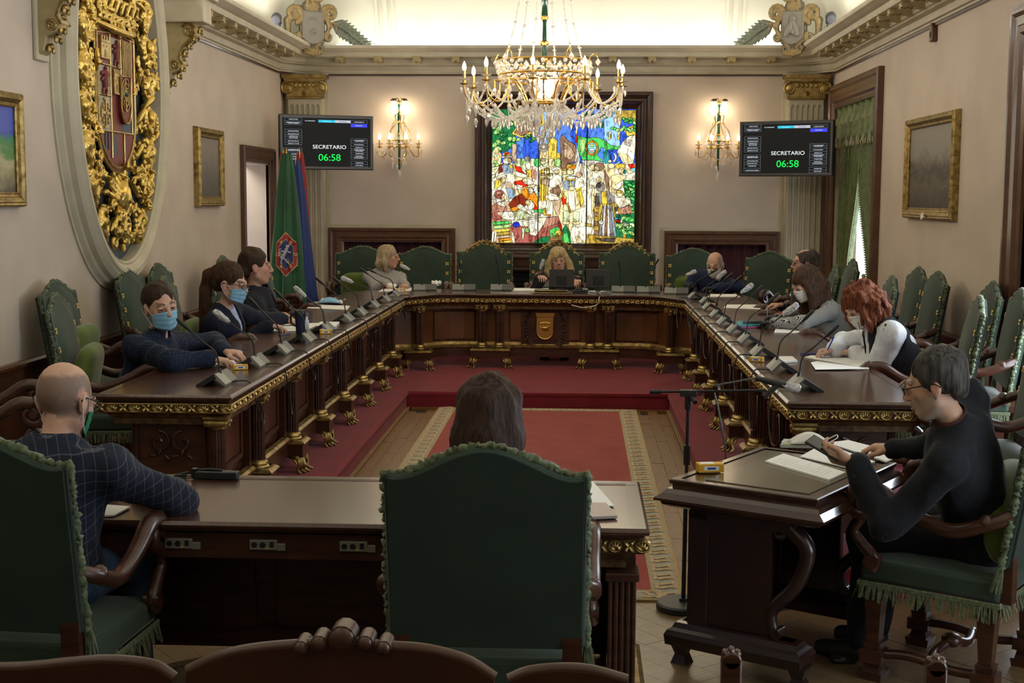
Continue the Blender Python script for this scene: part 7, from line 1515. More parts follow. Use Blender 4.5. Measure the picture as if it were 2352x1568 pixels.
# ================================================================ people
def V(*a): return Vector(a if len(a) > 1 else a[0])
def head_dir(h): return V(sin(radians(h)), cos(radians(h)), 0)
def skinmat(): return mat('skin', (.9, .9, .9), .5, c2=(1, 1, 1), scale=30, attr='Col', bump=.06, bs=180, bdist=.002, spec=.35)
def cloth(name, c, c2=None, scale=40, rough=.85, **k): return mat(name, c, rough, c2=c2 or tuple(x * 1.35 for x in c), scale=scale, sheen=.05, spec=.25, bump=.4, bs=9, bdist=.025, **k)
def patterned(name, base, line, kind):
    m = cloth(name, base); n, L = m.node_tree.nodes, m.node_tree.links; b = n['Principled BSDF']; src = b.inputs['Base Color'].links[0].from_socket
    tc = n.new('ShaderNodeTexCoord'); se = n.new('ShaderNodeSeparateXYZ'); L.new(tc.outputs['Object'], se.inputs[0])
    def M(op, a, b_=None, c=None):
        q = n.new('ShaderNodeMath'); q.operation = op
        for i, v in enumerate((a, b_, c)):
            if v is None: continue
            if isinstance(v, (int, float)): q.inputs[i].default_value = v
            else: L.new(v, q.inputs[i])
        return q.outputs[0]
    X, Y, Z = se.outputs
    if kind == 'plaid':
        h = M('ADD', X, M('MULTIPLY', Y, .6)); a = M('LESS_THAN', M('FRACT', M('MULTIPLY', h, 25)), .07); c = M('LESS_THAN', M('FRACT', M('MULTIPLY', M('ADD', Z, M('MULTIPLY', Y, -.5)), 25)), .07); f = M('MULTIPLY', M('ADD', a, c), .45)
    elif kind == 'herring':
        zz = M('ABSOLUTE', M('SUBTRACT', M('FRACT', M('MULTIPLY', M('ADD', X, Y), 26)), .5)); f = M('GREATER_THAN', M('FRACT', M('MULTIPLY', M('ADD', Z, M('MULTIPLY', zz, .06)), 85)), .5)
    elif kind == 'dots':
        v = n.new('ShaderNodeTexVoronoi'); v.inputs['Scale'].default_value = 62; v.inputs['Randomness'].default_value = .05; L.new(tc.outputs['Object'], v.inputs[0]); f = M('MULTIPLY', M('LESS_THAN', v.outputs[0], .22), .5)
    else:
        v = n.new('ShaderNodeTexNoise'); v.inputs['Scale'].default_value = 14; L.new(tc.outputs['Object'], v.inputs[0]); f = M('GREATER_THAN', v.outputs[0], .58)
    x = n.new('ShaderNodeMix'); x.data_type = 'RGBA'; L.new(f, x.inputs[0]); L.new(src, x.inputs[6]); x.inputs[7].default_value = (*line, 1); L.new(x.outputs[2], b.inputs['Base Color']); return m
def hairmat(name, c, c2): return mat('hair_' + name, c, .62, c2=c2, scale=1.0, st=(90, 90, 9), bump=.7, bs=1.6, bdist=.006, spec=.22)
class HL:
    """sculpting in the head's own frame: x to its right, y forward, z up"""
    def __init__(s, sdf, c, M, k): s.s, s.c, s.M, s.k = sdf, c, M, k
    def p(s, x, y, z): return s.c + s.M @ Vector((x, y, z)) * s.k
    def ell(s, c, r, k=.012, op=1, rot=None): s.s.ell(s.p(*c), [q * s.k for q in r], s.M @ rot if rot else s.M, k, op)
    def cap(s, a, b, ra, rb=None, k=.01, op=1): s.s.cap(s.p(*a), s.p(*b), ra * s.k, (ra if rb is None else rb) * s.k, k, op)
    def chain(s, pts, r, k=.01): s.s.chain([s.p(*q) for q in pts], [x * s.k for x in r] if hasattr(r, '__len__') else r * s.k, k)
def over_table(E): return (-2.47 < E.x < 1.79 and 6.5 < E.y < 14.56) if E.y > 6 else (E.y > 4.5 and E.x < .3)
def ik(S, W, l1, l2, pole, zmin=-9):
    d = W - S; D = d.length; f = max(1, D / ((l1 + l2) * .985)); l1 *= f; l2 *= f; u = d.normalized(); a = (l1 * l1 - l2 * l2 + D * D) / (2 * D); h = sqrt(max(0, l1 * l1 - a * a)); p = (pole - u * pole.dot(u)).normalized(); best = None
    for i in range(72):
        an_ = (i // 2 + i % 2) * radians(5) * (1 if i % 2 else -1); q = Matrix.Rotation(an_, 3, u) @ p; E = S + u * a + q * h
        if E.z >= zmin or not over_table(E): return E
        if best is None or E.z > best.z: best = E
    return best
def sculpt_head(h, female=False):
    h.ell((0, -.018, .030), (.075, .096, .086)); h.ell((0, .026, -.028), (.060, .064, .084), .03); h.ell((0, .052, -.092), (.028, .028, .020), .03)
    for s_ in (-1, 1):
        h.cap((s_ * .052, .0, -.058), (s_ * .02, .055, -.098), .018, .015, .03); h.ell((s_ * .040, .058, -.018), (.022, .020, .018), .02)
        h.ell((s_ * .031, .099, .006), (.020, .016, .012), .012, -1); h.ell((s_ * .077, -.012, -.004), (.009, .019, .031), .008); h.ell((s_ * .086, -.006, .002), (.006, .010, .016), .006, -1); h.ell((s_ * .076, -.008, -.032), (.008, .010, .010), .006)
        h.cap((s_ * .012, .089, .026), (s_ * .048, .076, .026), .009, .006, .012); h.ell((s_ * .011, .099, -.033), (.009, .010, .008), .008)
        h.ell((s_ * .031, .0805, .006), (.017, .012, .0125), .004); h.cap((s_ * .014, .0905, .0125), (s_ * .048, .082, .0105), .0062, .0055, .004); h.cap((s_ * .018, .088, -.004), (s_ * .044, .081, -.003), .005, .0045, .004)
    h.cap((0, .088, .022), (0, .110, -.026), .008, .0115, .012); h.chain([(-.024, .080, -.060), (-.008, .093, -.055), (.008, .093, -.055), (.024, .080, -.060)], [.004, .0065, .0065, .004], .008)
    h.chain([(-.020, .080, -.066), (0, .092, -.069), (.020, .080, -.066)], [.004, .0075, .004], .008); h.chain([(-.022, .090, -.0625), (0, .1005, -.062), (.022, .090, -.0625)], .001) if False else None
    h.ell((0, .098, -.0625), (.022, .010, .0018), .004, -1)
def hand_(s, W, d, n, side, curl=.25, k=1.0, spread=1.0):
    """W wrist, d towards the fingers, n out of the back of the hand, side = +1 thumb to the right of d seen from the back"""
    d = d.normalized(); n = (n - d * n.dot(d)).normalized(); t = d.cross(n) * side; M = Matrix((t, d, n)).transposed()
    s.ell(W + d * .045 * k, (.041 * k, .052 * k, .015 * k), M, .012); s.box(W + d * .055 * k, (.037 * k, .035 * k, .012 * k), M, .010 * k, .012)
    L = [(.031, .070, .93), (.0105, .078, 1.02), (-.010, .073, .95), (-.029, .062, .78)]; R_ = [.0085, .0088, .0084, .0074]; tips = []
    for i, (x, l, z) in enumerate(L):
        p = W + t * x * k + d * .088 * k * z; a = .10 + .04 * i; cu = curl * (1 + .12 * i); dd = (d + t * x * .5 * spread).normalized(); seg = [.46, .30, .24]
        for j, f in enumerate(seg):
            a += cu; v = dd * cos(a) - n * sin(a); q = p + v * l * f * k; s.cap(p, q, R_[i] * k * (1 - .08 * j), R_[i] * k * (.92 - .08 * j), .005); p = q
        tips.append(p)
    p = W + t * .026 * k + d * .028 * k - n * .004; q = p + (t * .75 + d * .65 - n * .25).normalized() * .036 * k; r = q + (t * .28 + d * .9 - n * .35 - t * curl * .7).normalized() * .030 * k; u = r + (d * .85 - n * .4 - t * curl).normalized() * .024 * k
    s.cap(p, q, .0145 * k, .011 * k, .012); s.cap(q, r, .011 * k, .0095 * k, .006); s.cap(r, u, .0095 * k, .008 * k, .006); return tips
SK = dict(fair=(.60, .36, .26), tan=(.50, .29, .19), pale=(.66, .42, .32), ruddy=(.58, .32, .23))
def person(label, seat, hip, Hc, face, shh, hands, skin='fair', top=None, top2=None, bottom=None, hair=None, hairm=None, mask=None, glasses=False, female=False, vox=.0065, k=1.0, brow=(.06, .035, .02), shave=None, beard=None, gloves=None, vest=None, sleeve=1.0, extra=None, armout=None, collar=None, strands=None, cuff=None, legs=True, loosen=1.0, pole=None, hunch=0):
    Hc = Vector(Hc); sx, sy, zf = seat; P = V(sx, sy, zf + .585); root = empty('person', (sx, sy, zf), label=label, cat='person'); o0 = Vector(root.location)
    fh = head_dir(face[0]); RM = Matrix.Rotation(-radians(face[0]), 3, 'Z') @ Matrix.Rotation(radians(face[1]), 3, 'X') @ Matrix.Rotation(radians(face[2]), 3, 'Y')
    up = ((Hc - P).normalized() + RM @ V(0, 0, 1)).normalized(); N = Hc - up * .165 * k - (RM @ V(0, 1, 0)) * .03 + V(0, 0, 0)
    T = (N - P).normalized(); s0 = V(cos(radians(shh)), -sin(radians(shh)), 0); s_ = (s0 - T * s0.dot(T)).normalized(); f = T.cross(s_); B = Matrix((s_, f, T)).transposed(); TL = (N - P).length; g = TL / .50
    w_ = (.165 if female else .19) * k + (.02 if vest is not None else 0); wm = (.88 if female else 1.0)
    S = {i: N - T * (.060 - hunch) + s_ * (w_ - .008) * i for i in (-1, 1)}; arms = {}
    for i, hd in zip((-1, 1), hands):
        hd_given = hd is not None
        if hd is None: W = P + f * .30 + s_ * i * .10 + V(0, 0, .06); hd = (W, f * .9 - s_ * i * .4, V(0, 0, 1), .4)
        W = Vector(hd[0]); E = ik(S[i], W, .29 * k, .25 * k, (V(0, 0, -1) + s_ * i * (armout if armout is not None else .45) - f * .25) if pole is None else V(0, 0, pole[2]) + s_ * i * pole[0] + f * pole[1], (.955 if zf > .1 else .80) if hd_given else -9); arms[i] = (S[i], E, W, Vector(hd[1]), Vector(hd[2]), hd[3] if len(hd) > 3 else .3)
    hf = head_dir(hip); hr = V(hf.y, -hf.x, 0); pts = [Hc, P, N] + [q for a in arms.values() for q in a[:3]]
    kn = {i: P + hf * .43 + hr * .11 * i + V(0, 0, -.03) for i in (-1, 1)}; an = {i: kn[i] + V(0, 0, -.46) + hf * .02 for i in (-1, 1)}
    if legs: pts += list(kn.values()) + list(an.values())
    lo = [min(q[j] for q in pts) - .19 for j in range(3)]; hi = [max(q[j] for q in pts) + .19 for j in range(3)]; hi[2] = max(hi[2], Hc.z + .15)
    O = Vector(o0)
    def rel(q): return Vector(q) - O
    lo, hi = Vector(lo) - O, Vector(hi) - O
    def trunk(s, e, arm=True, neck=True, slv=1.0, low=True):
        R_ = lambda a: [x + e for x in a]
        s.ell(rel(P + T * .02), R_((.165 * wm, .125, .11)), B, .05)
        s.ell(rel(P + T * .17 * g), R_((.145 * wm, .108, .15)), B, .06); s.ell(rel(P + T * .34 * g + f * .005), R_((.160 * wm, .112, .17 * g)), B, .06)
        for i in (-1, 1):
            s.cap(rel(S[i] + T * .004), rel(N - T * .05), .052 + e, .058 + e, .05); s.cap(rel(N - T * .05 + s_ * .10 * i), rel(N + T * .015), .038 + e, .045 + e * .6, .04)
            if female: s.ell(rel(P + T * .31 * g + f * .085 + s_ * .065 * i), R_((.06, .05, .06)), B, .04)
            if arm:
                _, E, W, *_r = arms[i]; s.cap(rel(S[i]), rel(E), .046 * k * wm + e, .040 * k * wm + e, .04); Wc = E + (W - E) * slv; s.cap(rel(E), rel(Wc), .040 * k * wm + e, (.030 if slv < .99 else .027) * k + e, .02)
        if neck: s.cap(rel(N - T * .03), rel(Hc - (RM @ V(0, .012, .06)) * k), (.054 if not female else .046) + e * .5, (.053 if not female else .044) + e * .5, .03)
    s = SDF(lo, hi, vox); trunk(s, -.006)
    for i in (-1, 1): _, E, W, d, n, cu = arms[i]; hand_(s, rel(W), d, n, -i, cu, k * (.93 if female else 1.0))
    if legs:
        for i in (-1, 1): s.cap(rel(P + hr * .09 * i), rel(kn[i]), .08, .055, .04); s.cap(rel(kn[i]), rel(an[i]), .052, .035, .03); s.cap(rel(an[i] + V(0, 0, -.03)), rel(an[i] + hf * .15 + V(0, 0, -.05)), .035, .03, .02)
    h = HL(s, rel(Hc), RM, k); sculpt_head(h, female)
    sc_, hc, ic = np.array(SK[skin]), np.array(rel(Hc)), np.array(RM)
    Ws = [(np.array(rel(arms[i][1])), np.array(rel(arms[i][2])), np.array(arms[i][3].normalized())) for i in (-1, 1)]
    def colr(p):
        q = (p - hc) @ ic / k; c = np.tile(sc_, (len(p), 1)).astype(float); x, y, z = q[:, 0], q[:, 1], q[:, 2]; near = np.linalg.norm(q, axis=1) < .17; ax = np.abs(x)
        def mix(m, col, a): c[m & near] = c[m & near] * (1 - a) + np.array(col) * a
        mix((y > .05) & (z < .02) & (ax < .05), (.62, .28, .20), .22); mix((np.abs(z - .031 + (ax - .03) ** 2 * 8) < .0052) & (ax > .012) & (ax < .050) & (y > .06), brow, .85)
        mix((y > .078) & (np.abs(z + .0625) < .0095) & (ax < .024), (.52, .17, .14), .75 if female else .4); mix((ax > .07) & (y < .03) & (y > -.04), (.62, .25, .2), .3)
        if beard is not None: mix((y > -.01) & (z < -.028 - .25 * np.maximum(0, .05 - ax) * 0) & (z > -.135) & ~((y > .085) & (z > -.045)), beard, .6)
        if shave is not None: mix((y < .045) & (z > -.055) & ~((ax > .072) & (z < .03)) & (z < .088 - .3 * np.abs(y)), shave, .72)
        mix((np.abs(z - .006) < .004) & (ax > .017) & (ax < .046) & (y > .085), (.03, .02, .015), .8)
        if gloves is not None:
            for e_, w0, d_ in Ws: m = (((p - w0) @ d_) > -.03) & (np.linalg.norm(p - w0, axis=1) < .23); c[m] = gloves
        return c
    body = s.mesh('body', skinmat(), .15, colr, root)
    # clothes
    vc = max(.010, vox * 1.5) if vox > .006 else .009
    def shirt(name, m, e, amp=.004, slv=.93, arm=True):
        c = SDF(lo, hi, vc); trunk(c, e, arm, False, slv); c.warp(amp * 1.3, 26, 3, .7); c.warp(amp * .45, 60, 5, .5)
        c.cap(rel(N + T * .035 + f * .012), rel(N + T * .14 + f * .05), .062 * wm, .07, .01, -1)
        if not low_ok: pass
        return c.mesh(name, m, .1, None, root)
    low_ok = True
    if top is not None: shirt('top', top, .010 * loosen if top2 is None else .006, slv=.93 * sleeve, arm=top2 is None, amp=.004 if top2 is None else .001)
    if vest is not None:
        c = SDF(lo, hi, vc); trunk(c, .010 * loosen + .009, False, False); c.warp(.003, 24, 4, .7); [c.cap(rel(S[i] + s_ * i * .03), rel(arms[i][1]), .072, .07, .01, -1) for i in (-1, 1)]; c.cap(rel(N + T * .05 + f * .05), rel(P + T * .2 + f * .16), .045, .05, .01, -1); c.cap(rel(N + T * .02 + f * .01), rel(N + T * .14 + f * .05), .07, .08, .01, -1); c.mesh('vest', vest, .1, None, root)
    if top2 is not None:   # jacket open at the front
        c = SDF(lo, hi, vc); trunk(c, .022 * loosen, True, False, .9); c.warp(.005, 24, 7, .7); c.cap(rel(N + T * .06 + f * .06), rel(P + T * .12 + f * .17), .042, .03, .01, -1); c.cap(rel(N + T * .035 + f * .01), rel(N + T * .14 + f * .05), .068, .075, .01, -1); c.mesh('jacket', top2, .1, None, root)
    if collar is not None:
        q = MB(); a0 = rel(N) + T * .012 + f * .006; r = .062 * wm
        q.grid(26, 4, lambda u, v: a0 + (s_ * cos(.75 + pi / 2 - .35 + u * (2 * pi - .8)) + f * sin(.75 + pi / 2 - .35 + u * (2 * pi - .8)) * .9) * (r + .012 * v + .004 * (v > .5)) + T * (.055 * (1 - v) - .012 * v - .02 * (1 if False else 0)) + f * .0); q.build('collar', collar, root, smooth=180, thick=.004)
    if cuff is not None:
        for i in (-1, 1): _, E, W, *_r = arms[i]; q = MB(); u_ = (W - E).normalized(); q.tube([rel(W - u_ * .05), rel(W - u_ * .0)], [.040, .040], 14); q.build('cuff', cuff, root)
    if legs and bottom is not None:
        c = SDF((lo.x, lo.y, -.02), (hi.x, hi.y, .85), .013); c.ell(rel(P), (.178, .140, .12), B, .05)
        for i in (-1, 1): c.cap(rel(P + hr * .09 * i), rel(kn[i]), .095, .072, .04); c.cap(rel(kn[i]), rel(an[i]), .068, .052, .03)
        c.warp(.004, 25, 2); c.mesh('trousers', bottom, .1, None, root)
        for i in (-1, 1):
            q = SDF(rel(an[i]) - V(.25, .25, .12), rel(an[i]) + V(.25, .25, .1), .009); a = rel(an[i]); q.cap(a + V(0, 0, -.035), a + hf * .16 + V(0, 0, -.055), .044, .036, .03); q.box(a + hf * .07 + V(0, 0, -.083), (.05, .05, .012)); q.mesh('shoe', BLACK, .1, None, root)
    # eyes
    for i in (-1, 1):
        q = MB(); q.sph((0, 0, 0), .0108 * k, 12); e = q.build('eye', mat('eye_white', (.32, .29, .27), .3), root); e.location = h.p(i * .031, .0825, .005) ; q = MB(); q.sph((0, 0, 0), .0062 * k, 10); z_ = q.build('iris', mat('iris_dark', (.03, .02, .012), .15), e); z_.location = RM @ V(0, .0066, -.0015) * k
    if hair is not None:
        c = SDF(rel(Hc) - V(.24, .24, .48), rel(Hc) + V(.24, .24, .22), max(.0055, vox * .85)); hh = HL(c, rel(Hc), RM, k); hair(hh); c.warp(.0016, 240, 9, .12); c.warp(.003, 60, 4, .25); c.mesh('hair', hairm, .1, None, root)
        if strands: 
            q = MB(); rr = random.Random(4)
            for _ in range(strands[0]): strands[1](q, h, rr)
            k_ = q.build('hair_strands', hairm, root, smooth=180); k_['kind'] = 'stuff'
    if mask is not None:
        q = MB(); mm = mask
        def fn(u, v):
            a = (u - .5) * 2; zt = -.012 - .012 * a * a + .006 * (1 - abs(a)) ; z = zt + (-.112 + .022 * abs(a) - zt) * v; ang = a * 1.28; x = .073 * sin(ang) * (1 - .10 * v); bul = .024 * (1 - abs(a)) ** .9 * cos((v - .35) * 1.7); y = .012 + .078 * cos(ang) * (1 - .13 * v * v) + bul + .0018 * sin(v * 22)
            return h.p(x, y, z)
        q.grid(22, 16, fn); q.build('face_mask', mm, root, smooth=180, thick=.002)
        q = MB()
        for i in (-1, 1): q.tube(cr([h.p(i * .068, .036, -.025), h.p(i * .082, .005, .010), h.p(i * .086, -.022, .012), h.p(i * .086, -.024, -.02), h.p(i * .066, .03, -.085)], 5), .0016, 5)
        q.build('ear_loop', PAPER, root)
    if glasses:
        q = MB()
        for i in (-1, 1):
            q.tube([h.p(i * .033 + .023 * cos(a), .108 - .010 * abs(cos(a)) * (1 if cos(a) * i > 0 else -.3), .003 + .016 * sin(a)) for a in [2 * pi * j / 16 for j in range(16)]], .0022 * k, 6, closed=True); q.tube([h.p(i * .056, .098, .010), h.p(i * .078, .05, .012), h.p(i * .083, -.012, .012), h.p(i * .082, -.03, -.004)], .0025 * k, 6)
        q.tube([h.p(-.011, .113, .006), h.p(.011, .113, .006)], .002 * k, 6); q.build('glasses', mat('dark_glasses_frame', (.02, .018, .016), .25), root)
    if extra: extra(root, rel, h, dict(N=N, T=T, f=f, s=s_, P=P, arms=arms))
    return root, h
Zt = ZT + .012
def cap_hair(front=.0, top=.0, side=.0):
    def fn(h):
        h.ell((0, -.026, .038 + top), (.083 + side, .100, .090 + top)); h.ell((0, -.075, -.012), (.068, .040, .055), .02)
        h.ell((0, .118, -.040), (.078, .085, .098 + front), .012, -1)
        if front > .012: h.ell((0, .112, .028), (.064, .055, .050 + front * .6), .016, -1)
        for i in (-1, 1): h.ell((i * .085, .01, -.03), (.02, .032, .040), .006, -1); h.ell((i * .1, .0, -.07), (.06, .05, .045), .01, -1)
        h.ell((0, -.02, -.13), (.1, .1, .065), .01, -1)
    return fn
def strand(q, pts, r): q.tube(pts, [r * x for x in (.5, 1, 1, .9, .7, .3)][:len(pts)], 4, cap=False)
# ---- the man in the dotted shirt
person('young man in dark blue dotted shirt and blue mask, leaning on the left table', (-2.62, 7.90, PZ), 90, U(369, 704, y=7.85), (140, -6, 8), 102, [(U(505, 812, z=Zt + .035) + V(0, .12, 0), V(1, -.2, -.1), V(0, 0, 1), .45), (U(484, 824, z=Zt + .035), V(1, .15, -.15), V(0, 0, 1), .35)], 'fair', top=patterned('dotted_navy', (.007, .012, .028), (.10, .13, .18), 'dots'), bottom=cloth('dark_trousers', (.01, .01, .012)), hair=cap_hair(.016, .004), hairm=hairmat('dark_brown', (.022, .012, .007), (.06, .035, .02)), mask=MASKB, beard=(.12, .06, .035), collar=bpy.data.materials['dotted_navy'], vox=.0055, armout=.25, k=1.14, loosen=1.6)
# ---- ponytailed woman
def pony(h):
    cap_hair(.012, .008)(h); h.ell((0, -.10, .05), (.035, .03, .035)); h.chain([(0, -.12, .06), (0, -.155, .02), (0, -.165, -.08), (.0, -.15, -.20), (0, -.13, -.32), (0, -.12, -.40)], [.03, .04, .046, .046, .036, .012], .02); h.ell((0, -.115, .085), (.016, .012, .016))
person('dark-haired woman with a long ponytail, glasses and blue mask in a navy blazer, reading papers', (-2.60, 9.62, PZ), 90, U(531, 652, y=9.5), (100, -10, 0), 92, [(U(650, 735, z=Zt + .04) + V(0, .10, 0), V(1, .1, -.3), V(0, 0, 1), .4), (U(618, 748, z=Zt + .035), V(1, .3, -.15), V(0, 0, 1), .35)], 'fair', top=cloth('pale_blue_shirt', (.35, .40, .55)), top2=cloth('navy_blazer', (.007, .009, .022)), bottom=bpy.data.materials['dark_trousers'], hair=pony, hairm=hairmat('brunette', (.022, .011, .006), (.085, .04, .016)), mask=MASKB, glasses=True, female=True, vox=.006, k=1.13)
# ---- man in the zipped sweater
person('dark-haired man in a dark zipped sweater turned towards the presidency, on the left', (-2.60, 10.95, PZ), 88, U(588, 614, y=10.8), (72, 2, 0), 84, [None, (U(628, 722, z=Zt + .035), V(1, .1, 0), V(0, 0, 1), .35)], 'ruddy', top=cloth('grey_checked_shirt', (.28, .26, .25)), top2=cloth('black_sweater', (.010, .011, .018)), bottom=bpy.data.materials['dark_trousers'], hair=cap_hair(.016, .010, .004), hairm=hairmat('dark_brown', 0, 0), vox=.0065, collar=bpy.data.materials['grey_checked_shirt'], k=1.16, loosen=2.0)
# ---- woman in grey
def bob(l, w_=.0, fr=.0):
    def fn(h):
        h.ell((0, -.022, .036), (.088 + w_, .105, .094)); 
        for i in (-1, 1): h.chain([(i * (.072 + w_), -.02, .03), (i * (.083 + w_), -.022, -.05), (i * (.080 + w_), -.012, -l)], [.032, .036, .022], .03); h.chain([(i * .05, -.075, .0), (i * .06, -.085, -.07), (i * .05, -.07, -l)], [.04, .042, .025], .03)
        h.ell((0, .125, -.035), (.070, .085, .088 + fr), .012, -1); 
    return fn
person('blonde woman in a light grey blouse looking sideways, seated at the back left', (-2.20, 15.0, PZ), 176, U(893, 590, y=14.9), (98, 0, 0), 168, [(U(930, 654, z=Zt + .03), V(.1, -1, -.1), V(0, 0, 1), .4), (U(890, 652, z=Zt + .04), V(.4, -1, -.1), V(0, 0, 1), .4)], 'ruddy', top=cloth('light_grey_blouse', (.33, .32, .31), (.38, .37, .36)), bottom=bpy.data.materials['dark_trousers'], hair=bob(.125, .0, .01), hairm=hairmat('ash_blonde', (.30, .22, .13), (.48, .38, .25)), female=True, vox=.007, collar=bpy.data.materials['light_grey_blouse'], k=1.07, brow=(.2, .12, .07), loosen=1.8)
# ---- the presiding woman
def wavy(h):
    h.ell((0, -.020, .040), (.094, .108, .098)); r = random.Random(3)
    for i in (-1, 1):
        for j in range(5): y = .035 - .035 * j; h.chain([(i * .074, y, .03), (i * (.098 + .006 * (j % 2)), y - .005, -.04), (i * (.104 + .012 * (j % 2)), y, -.11), (i * (.10 + .02 * (j % 2)), y + .01, -.150)], [.026, .030, .032, .018], .014)
    h.ell((0, .132, -.050), (.058, .075, .080), .010, -1)
    for j in range(7): x = -.048 + .016 * j; h.chain([(x * .6, .07, .10), (x, .096, .070), (x * 1.1, .100, .048 - .006 * abs(j - 2.4))], [.012, .009, .004], .006)
person('blonde presiding woman in a dark floral jacket looking down behind the monitors', (-.26, 15.05, PZ), 180, U(1283, 597, y=14.95), (178, -2, 4), 180, [(V(-.02, 14.55, 1.0), V(0, -1, -.1), V(0, 0, 1), .4), (V(-.42, 14.6, 1.03), V(.2, -1, .1), V(0, 0, 1), .4)], 'fair', top=cloth('beige_top', (.35, .25, .20)), top2=patterned('floral_black', (.010, .010, .012), (.30, .14, .12), 'floral'), bottom=bpy.data.materials['dark_trousers'], hair=wavy, hairm=hairmat('honey_blonde', (.33, .22, .10), (.60, .45, .24)), female=True, vox=.007, k=1.1, brow=(.25, .14, .07), loosen=1.7)
# ---- bald man in navy
person('bald man in navy sweater, white mask and black gloves, writing at the back right', (1.40, 14.95, PZ), 186, U(1642, 607, y=14.55), (205, -22, 0), 200, [(U(1640, 662, z=Zt + .03), V(-1, -.2, 0), V(0, 0, 1), .5), (U(1585, 655, z=Zt + .05), V(-.5, -1, .1), V(0, 0, 1), .7)], 'fair', top=cloth('navy_sweater', (.012, .020, .055)), bottom=bpy.data.materials['dark_trousers'], mask=MASKW, shave=(.22, .18, .16), gloves=(.010, .010, .012), collar=cloth('white_collar', (.6, .6, .62)), vox=.0065, k=1.08, loosen=1.9)
# ---- man in glasses behind the herringbone jacket
def balding(h):
    cap_hair(.05, .0)(h); h.ell((0, .035, .125), (.060, .115, .040), .01, -1)
person('man with glasses and thinning dark hair in profile, behind the woman in the herringbone jacket', (2.0, 12.15, PZ), 270, U(1848, 604, y=12.25), (268, -4, 0), 268, [None, (U(1795, 700, z=Zt + .03), V(-1, 0, 0), V(0, 0, 1), .4)], 'ruddy', top=cloth('charcoal_jacket', (.018, .018, .020)), bottom=bpy.data.materials['dark_trousers'], hair=balding, hairm=hairmat('dark_grey', (.03, .024, .02), (.10, .08, .07)), glasses=True, vox=.007, k=1.05)
# ---- woman in the herringbone jacket
def longdark(h):
    h.ell((0, -.022, .038), (.090, .108, .096))
    for i in (-1, 1):
        for j in range(4): y = .03 - .04 * j; h.chain([(i * .072, y, .03), (i * .092, y, -.05), (i * .094, y + .02, -.14), (i * .08, y + .04, -.24), (i * .07, y + .06, -.30)], [.028, .032, .030, .024, .008], .014)
    h.chain([(0, -.09, .0), (0, -.10, -.10), (0, -.08, -.22)], [.05, .05, .03], .03); h.ell((0, .135, -.045), (.058, .082, .095), .010, -1)
RC = cloth('red_cuff', (.35, .012, .02))
person('long-haired woman in a black and white herringbone jacket with white mask, writing', (2.12, 10.62, PZ), 270, U(1851, 652, y=10.5), (250, -26, 0), 262, [(U(1772, 738, z=Zt + .035) + V(0, -.1, 0), V(-1, .3, -.1), V(0, 0, 1), .5), (U(1790, 730, z=Zt + .04) + V(0, .05, 0), V(-1, .1, 0), V(0, 0, 1), .6)], 'fair', top=patterned('herringbone', (.03, .03, .032), (.50, .50, .48), 'herring'), bottom=bpy.data.materials['dark_trousers'], hair=longdark, hairm=hairmat('chestnut', (.028, .016, .010), (.09, .045, .025)), mask=MASKW, gloves=(.012, .012, .014), female=True, vox=.0065, cuff=RC, k=1.05, loosen=1.5)
# ---- red-haired woman
def curly(h):
    h.ell((0, -.02, .035), (.100, .112, .100)); r = random.Random(5)
    for j in range(46):
        a = r.uniform(0, 2 * pi); e = r.uniform(-.5, 1.2); x, y, z = .100 * cos(a) * cos(e), -.02 + .110 * sin(a) * cos(e), .04 + .095 * sin(e)
        if y > .07 and z < .05: continue
        h.chain([(x, y, z), (x * 1.10 + r.uniform(-.02, .02), y * 1.05 + r.uniform(-.02, .02), z - .045), (x * 1.08 + r.uniform(-.025, .025), y * 1.05 + r.uniform(-.02, .02), z - .095)], [.016, .017, .008], .007)
    for i in (-1, 1):
        for j in range(5): y = .055 - .035 * j; h.chain([(i * .085, y, .0), (i * .104, y + .01, -.06), (i * .094, y + .02, -.125)], [.022, .024, .010], .008)
    h.ell((0, .140, -.055), (.055, .075, .085), .010, -1)
def wild(q, h, rr):
    a = rr.uniform(0, 2 * pi); e = rr.uniform(-.4, 1.3); c = [.098 * cos(a) * cos(e), -.02 + .11 * sin(a) * cos(e), .045 + .095 * sin(e)]
    if c[1] > .085 and c[2] < .06: return
    pts = []
    for i in range(6): pts.append(h.p(c[0] * (1 + .06 * i) + .008 * sin(i * 1.7 + a * 3), c[1] * (1 + .05 * i) + .008 * cos(i * 1.9 + a * 5), c[2] - .028 * i))
    strand(q, pts, .0028)
person('woman with wavy red-brown hair, black vest over white shirt, writing on the right', (2.06, 8.26, PZ), 270, U(1980, 700, y=8.28), (250, -34, 0), 262, [(U(1948, 806, z=Zt + .03) + V(.03, -.04, 0), V(-1, .25, -.1), V(0, 0, 1), .3), (U(1918, 808, z=Zt + .035) + V(0, .07, 0), V(-1, -.1, -.05), V(0, .3, 1), .75)], 'pale', top=cloth('white_shirt', (.62, .64, .68), (.70, .72, .76)), vest=cloth('black_vest', (.008, .008, .012)), bottom=bpy.data.materials['dark_trousers'], hair=curly, hairm=hairmat('auburn', (.085, .022, .010), (.24, .075, .03)), mask=MASKW, female=True, vox=.0055, strands=(140, wild), loosen=2.2, k=1.06, sleeve=1.0, armout=1.1)
q = MB(); a = U(1893, 820, z=ZS + .012); q.tube([a, a + V(.02, -.0, .045), a + V(.055, -.01, .13)], [.001, .0045, .0045], 8); tag(q.build('pen', mat('bright_blue_plastic', (.01, .05, .45), .3)), 'bright blue pen in the hand of the red-haired woman', 'pen')
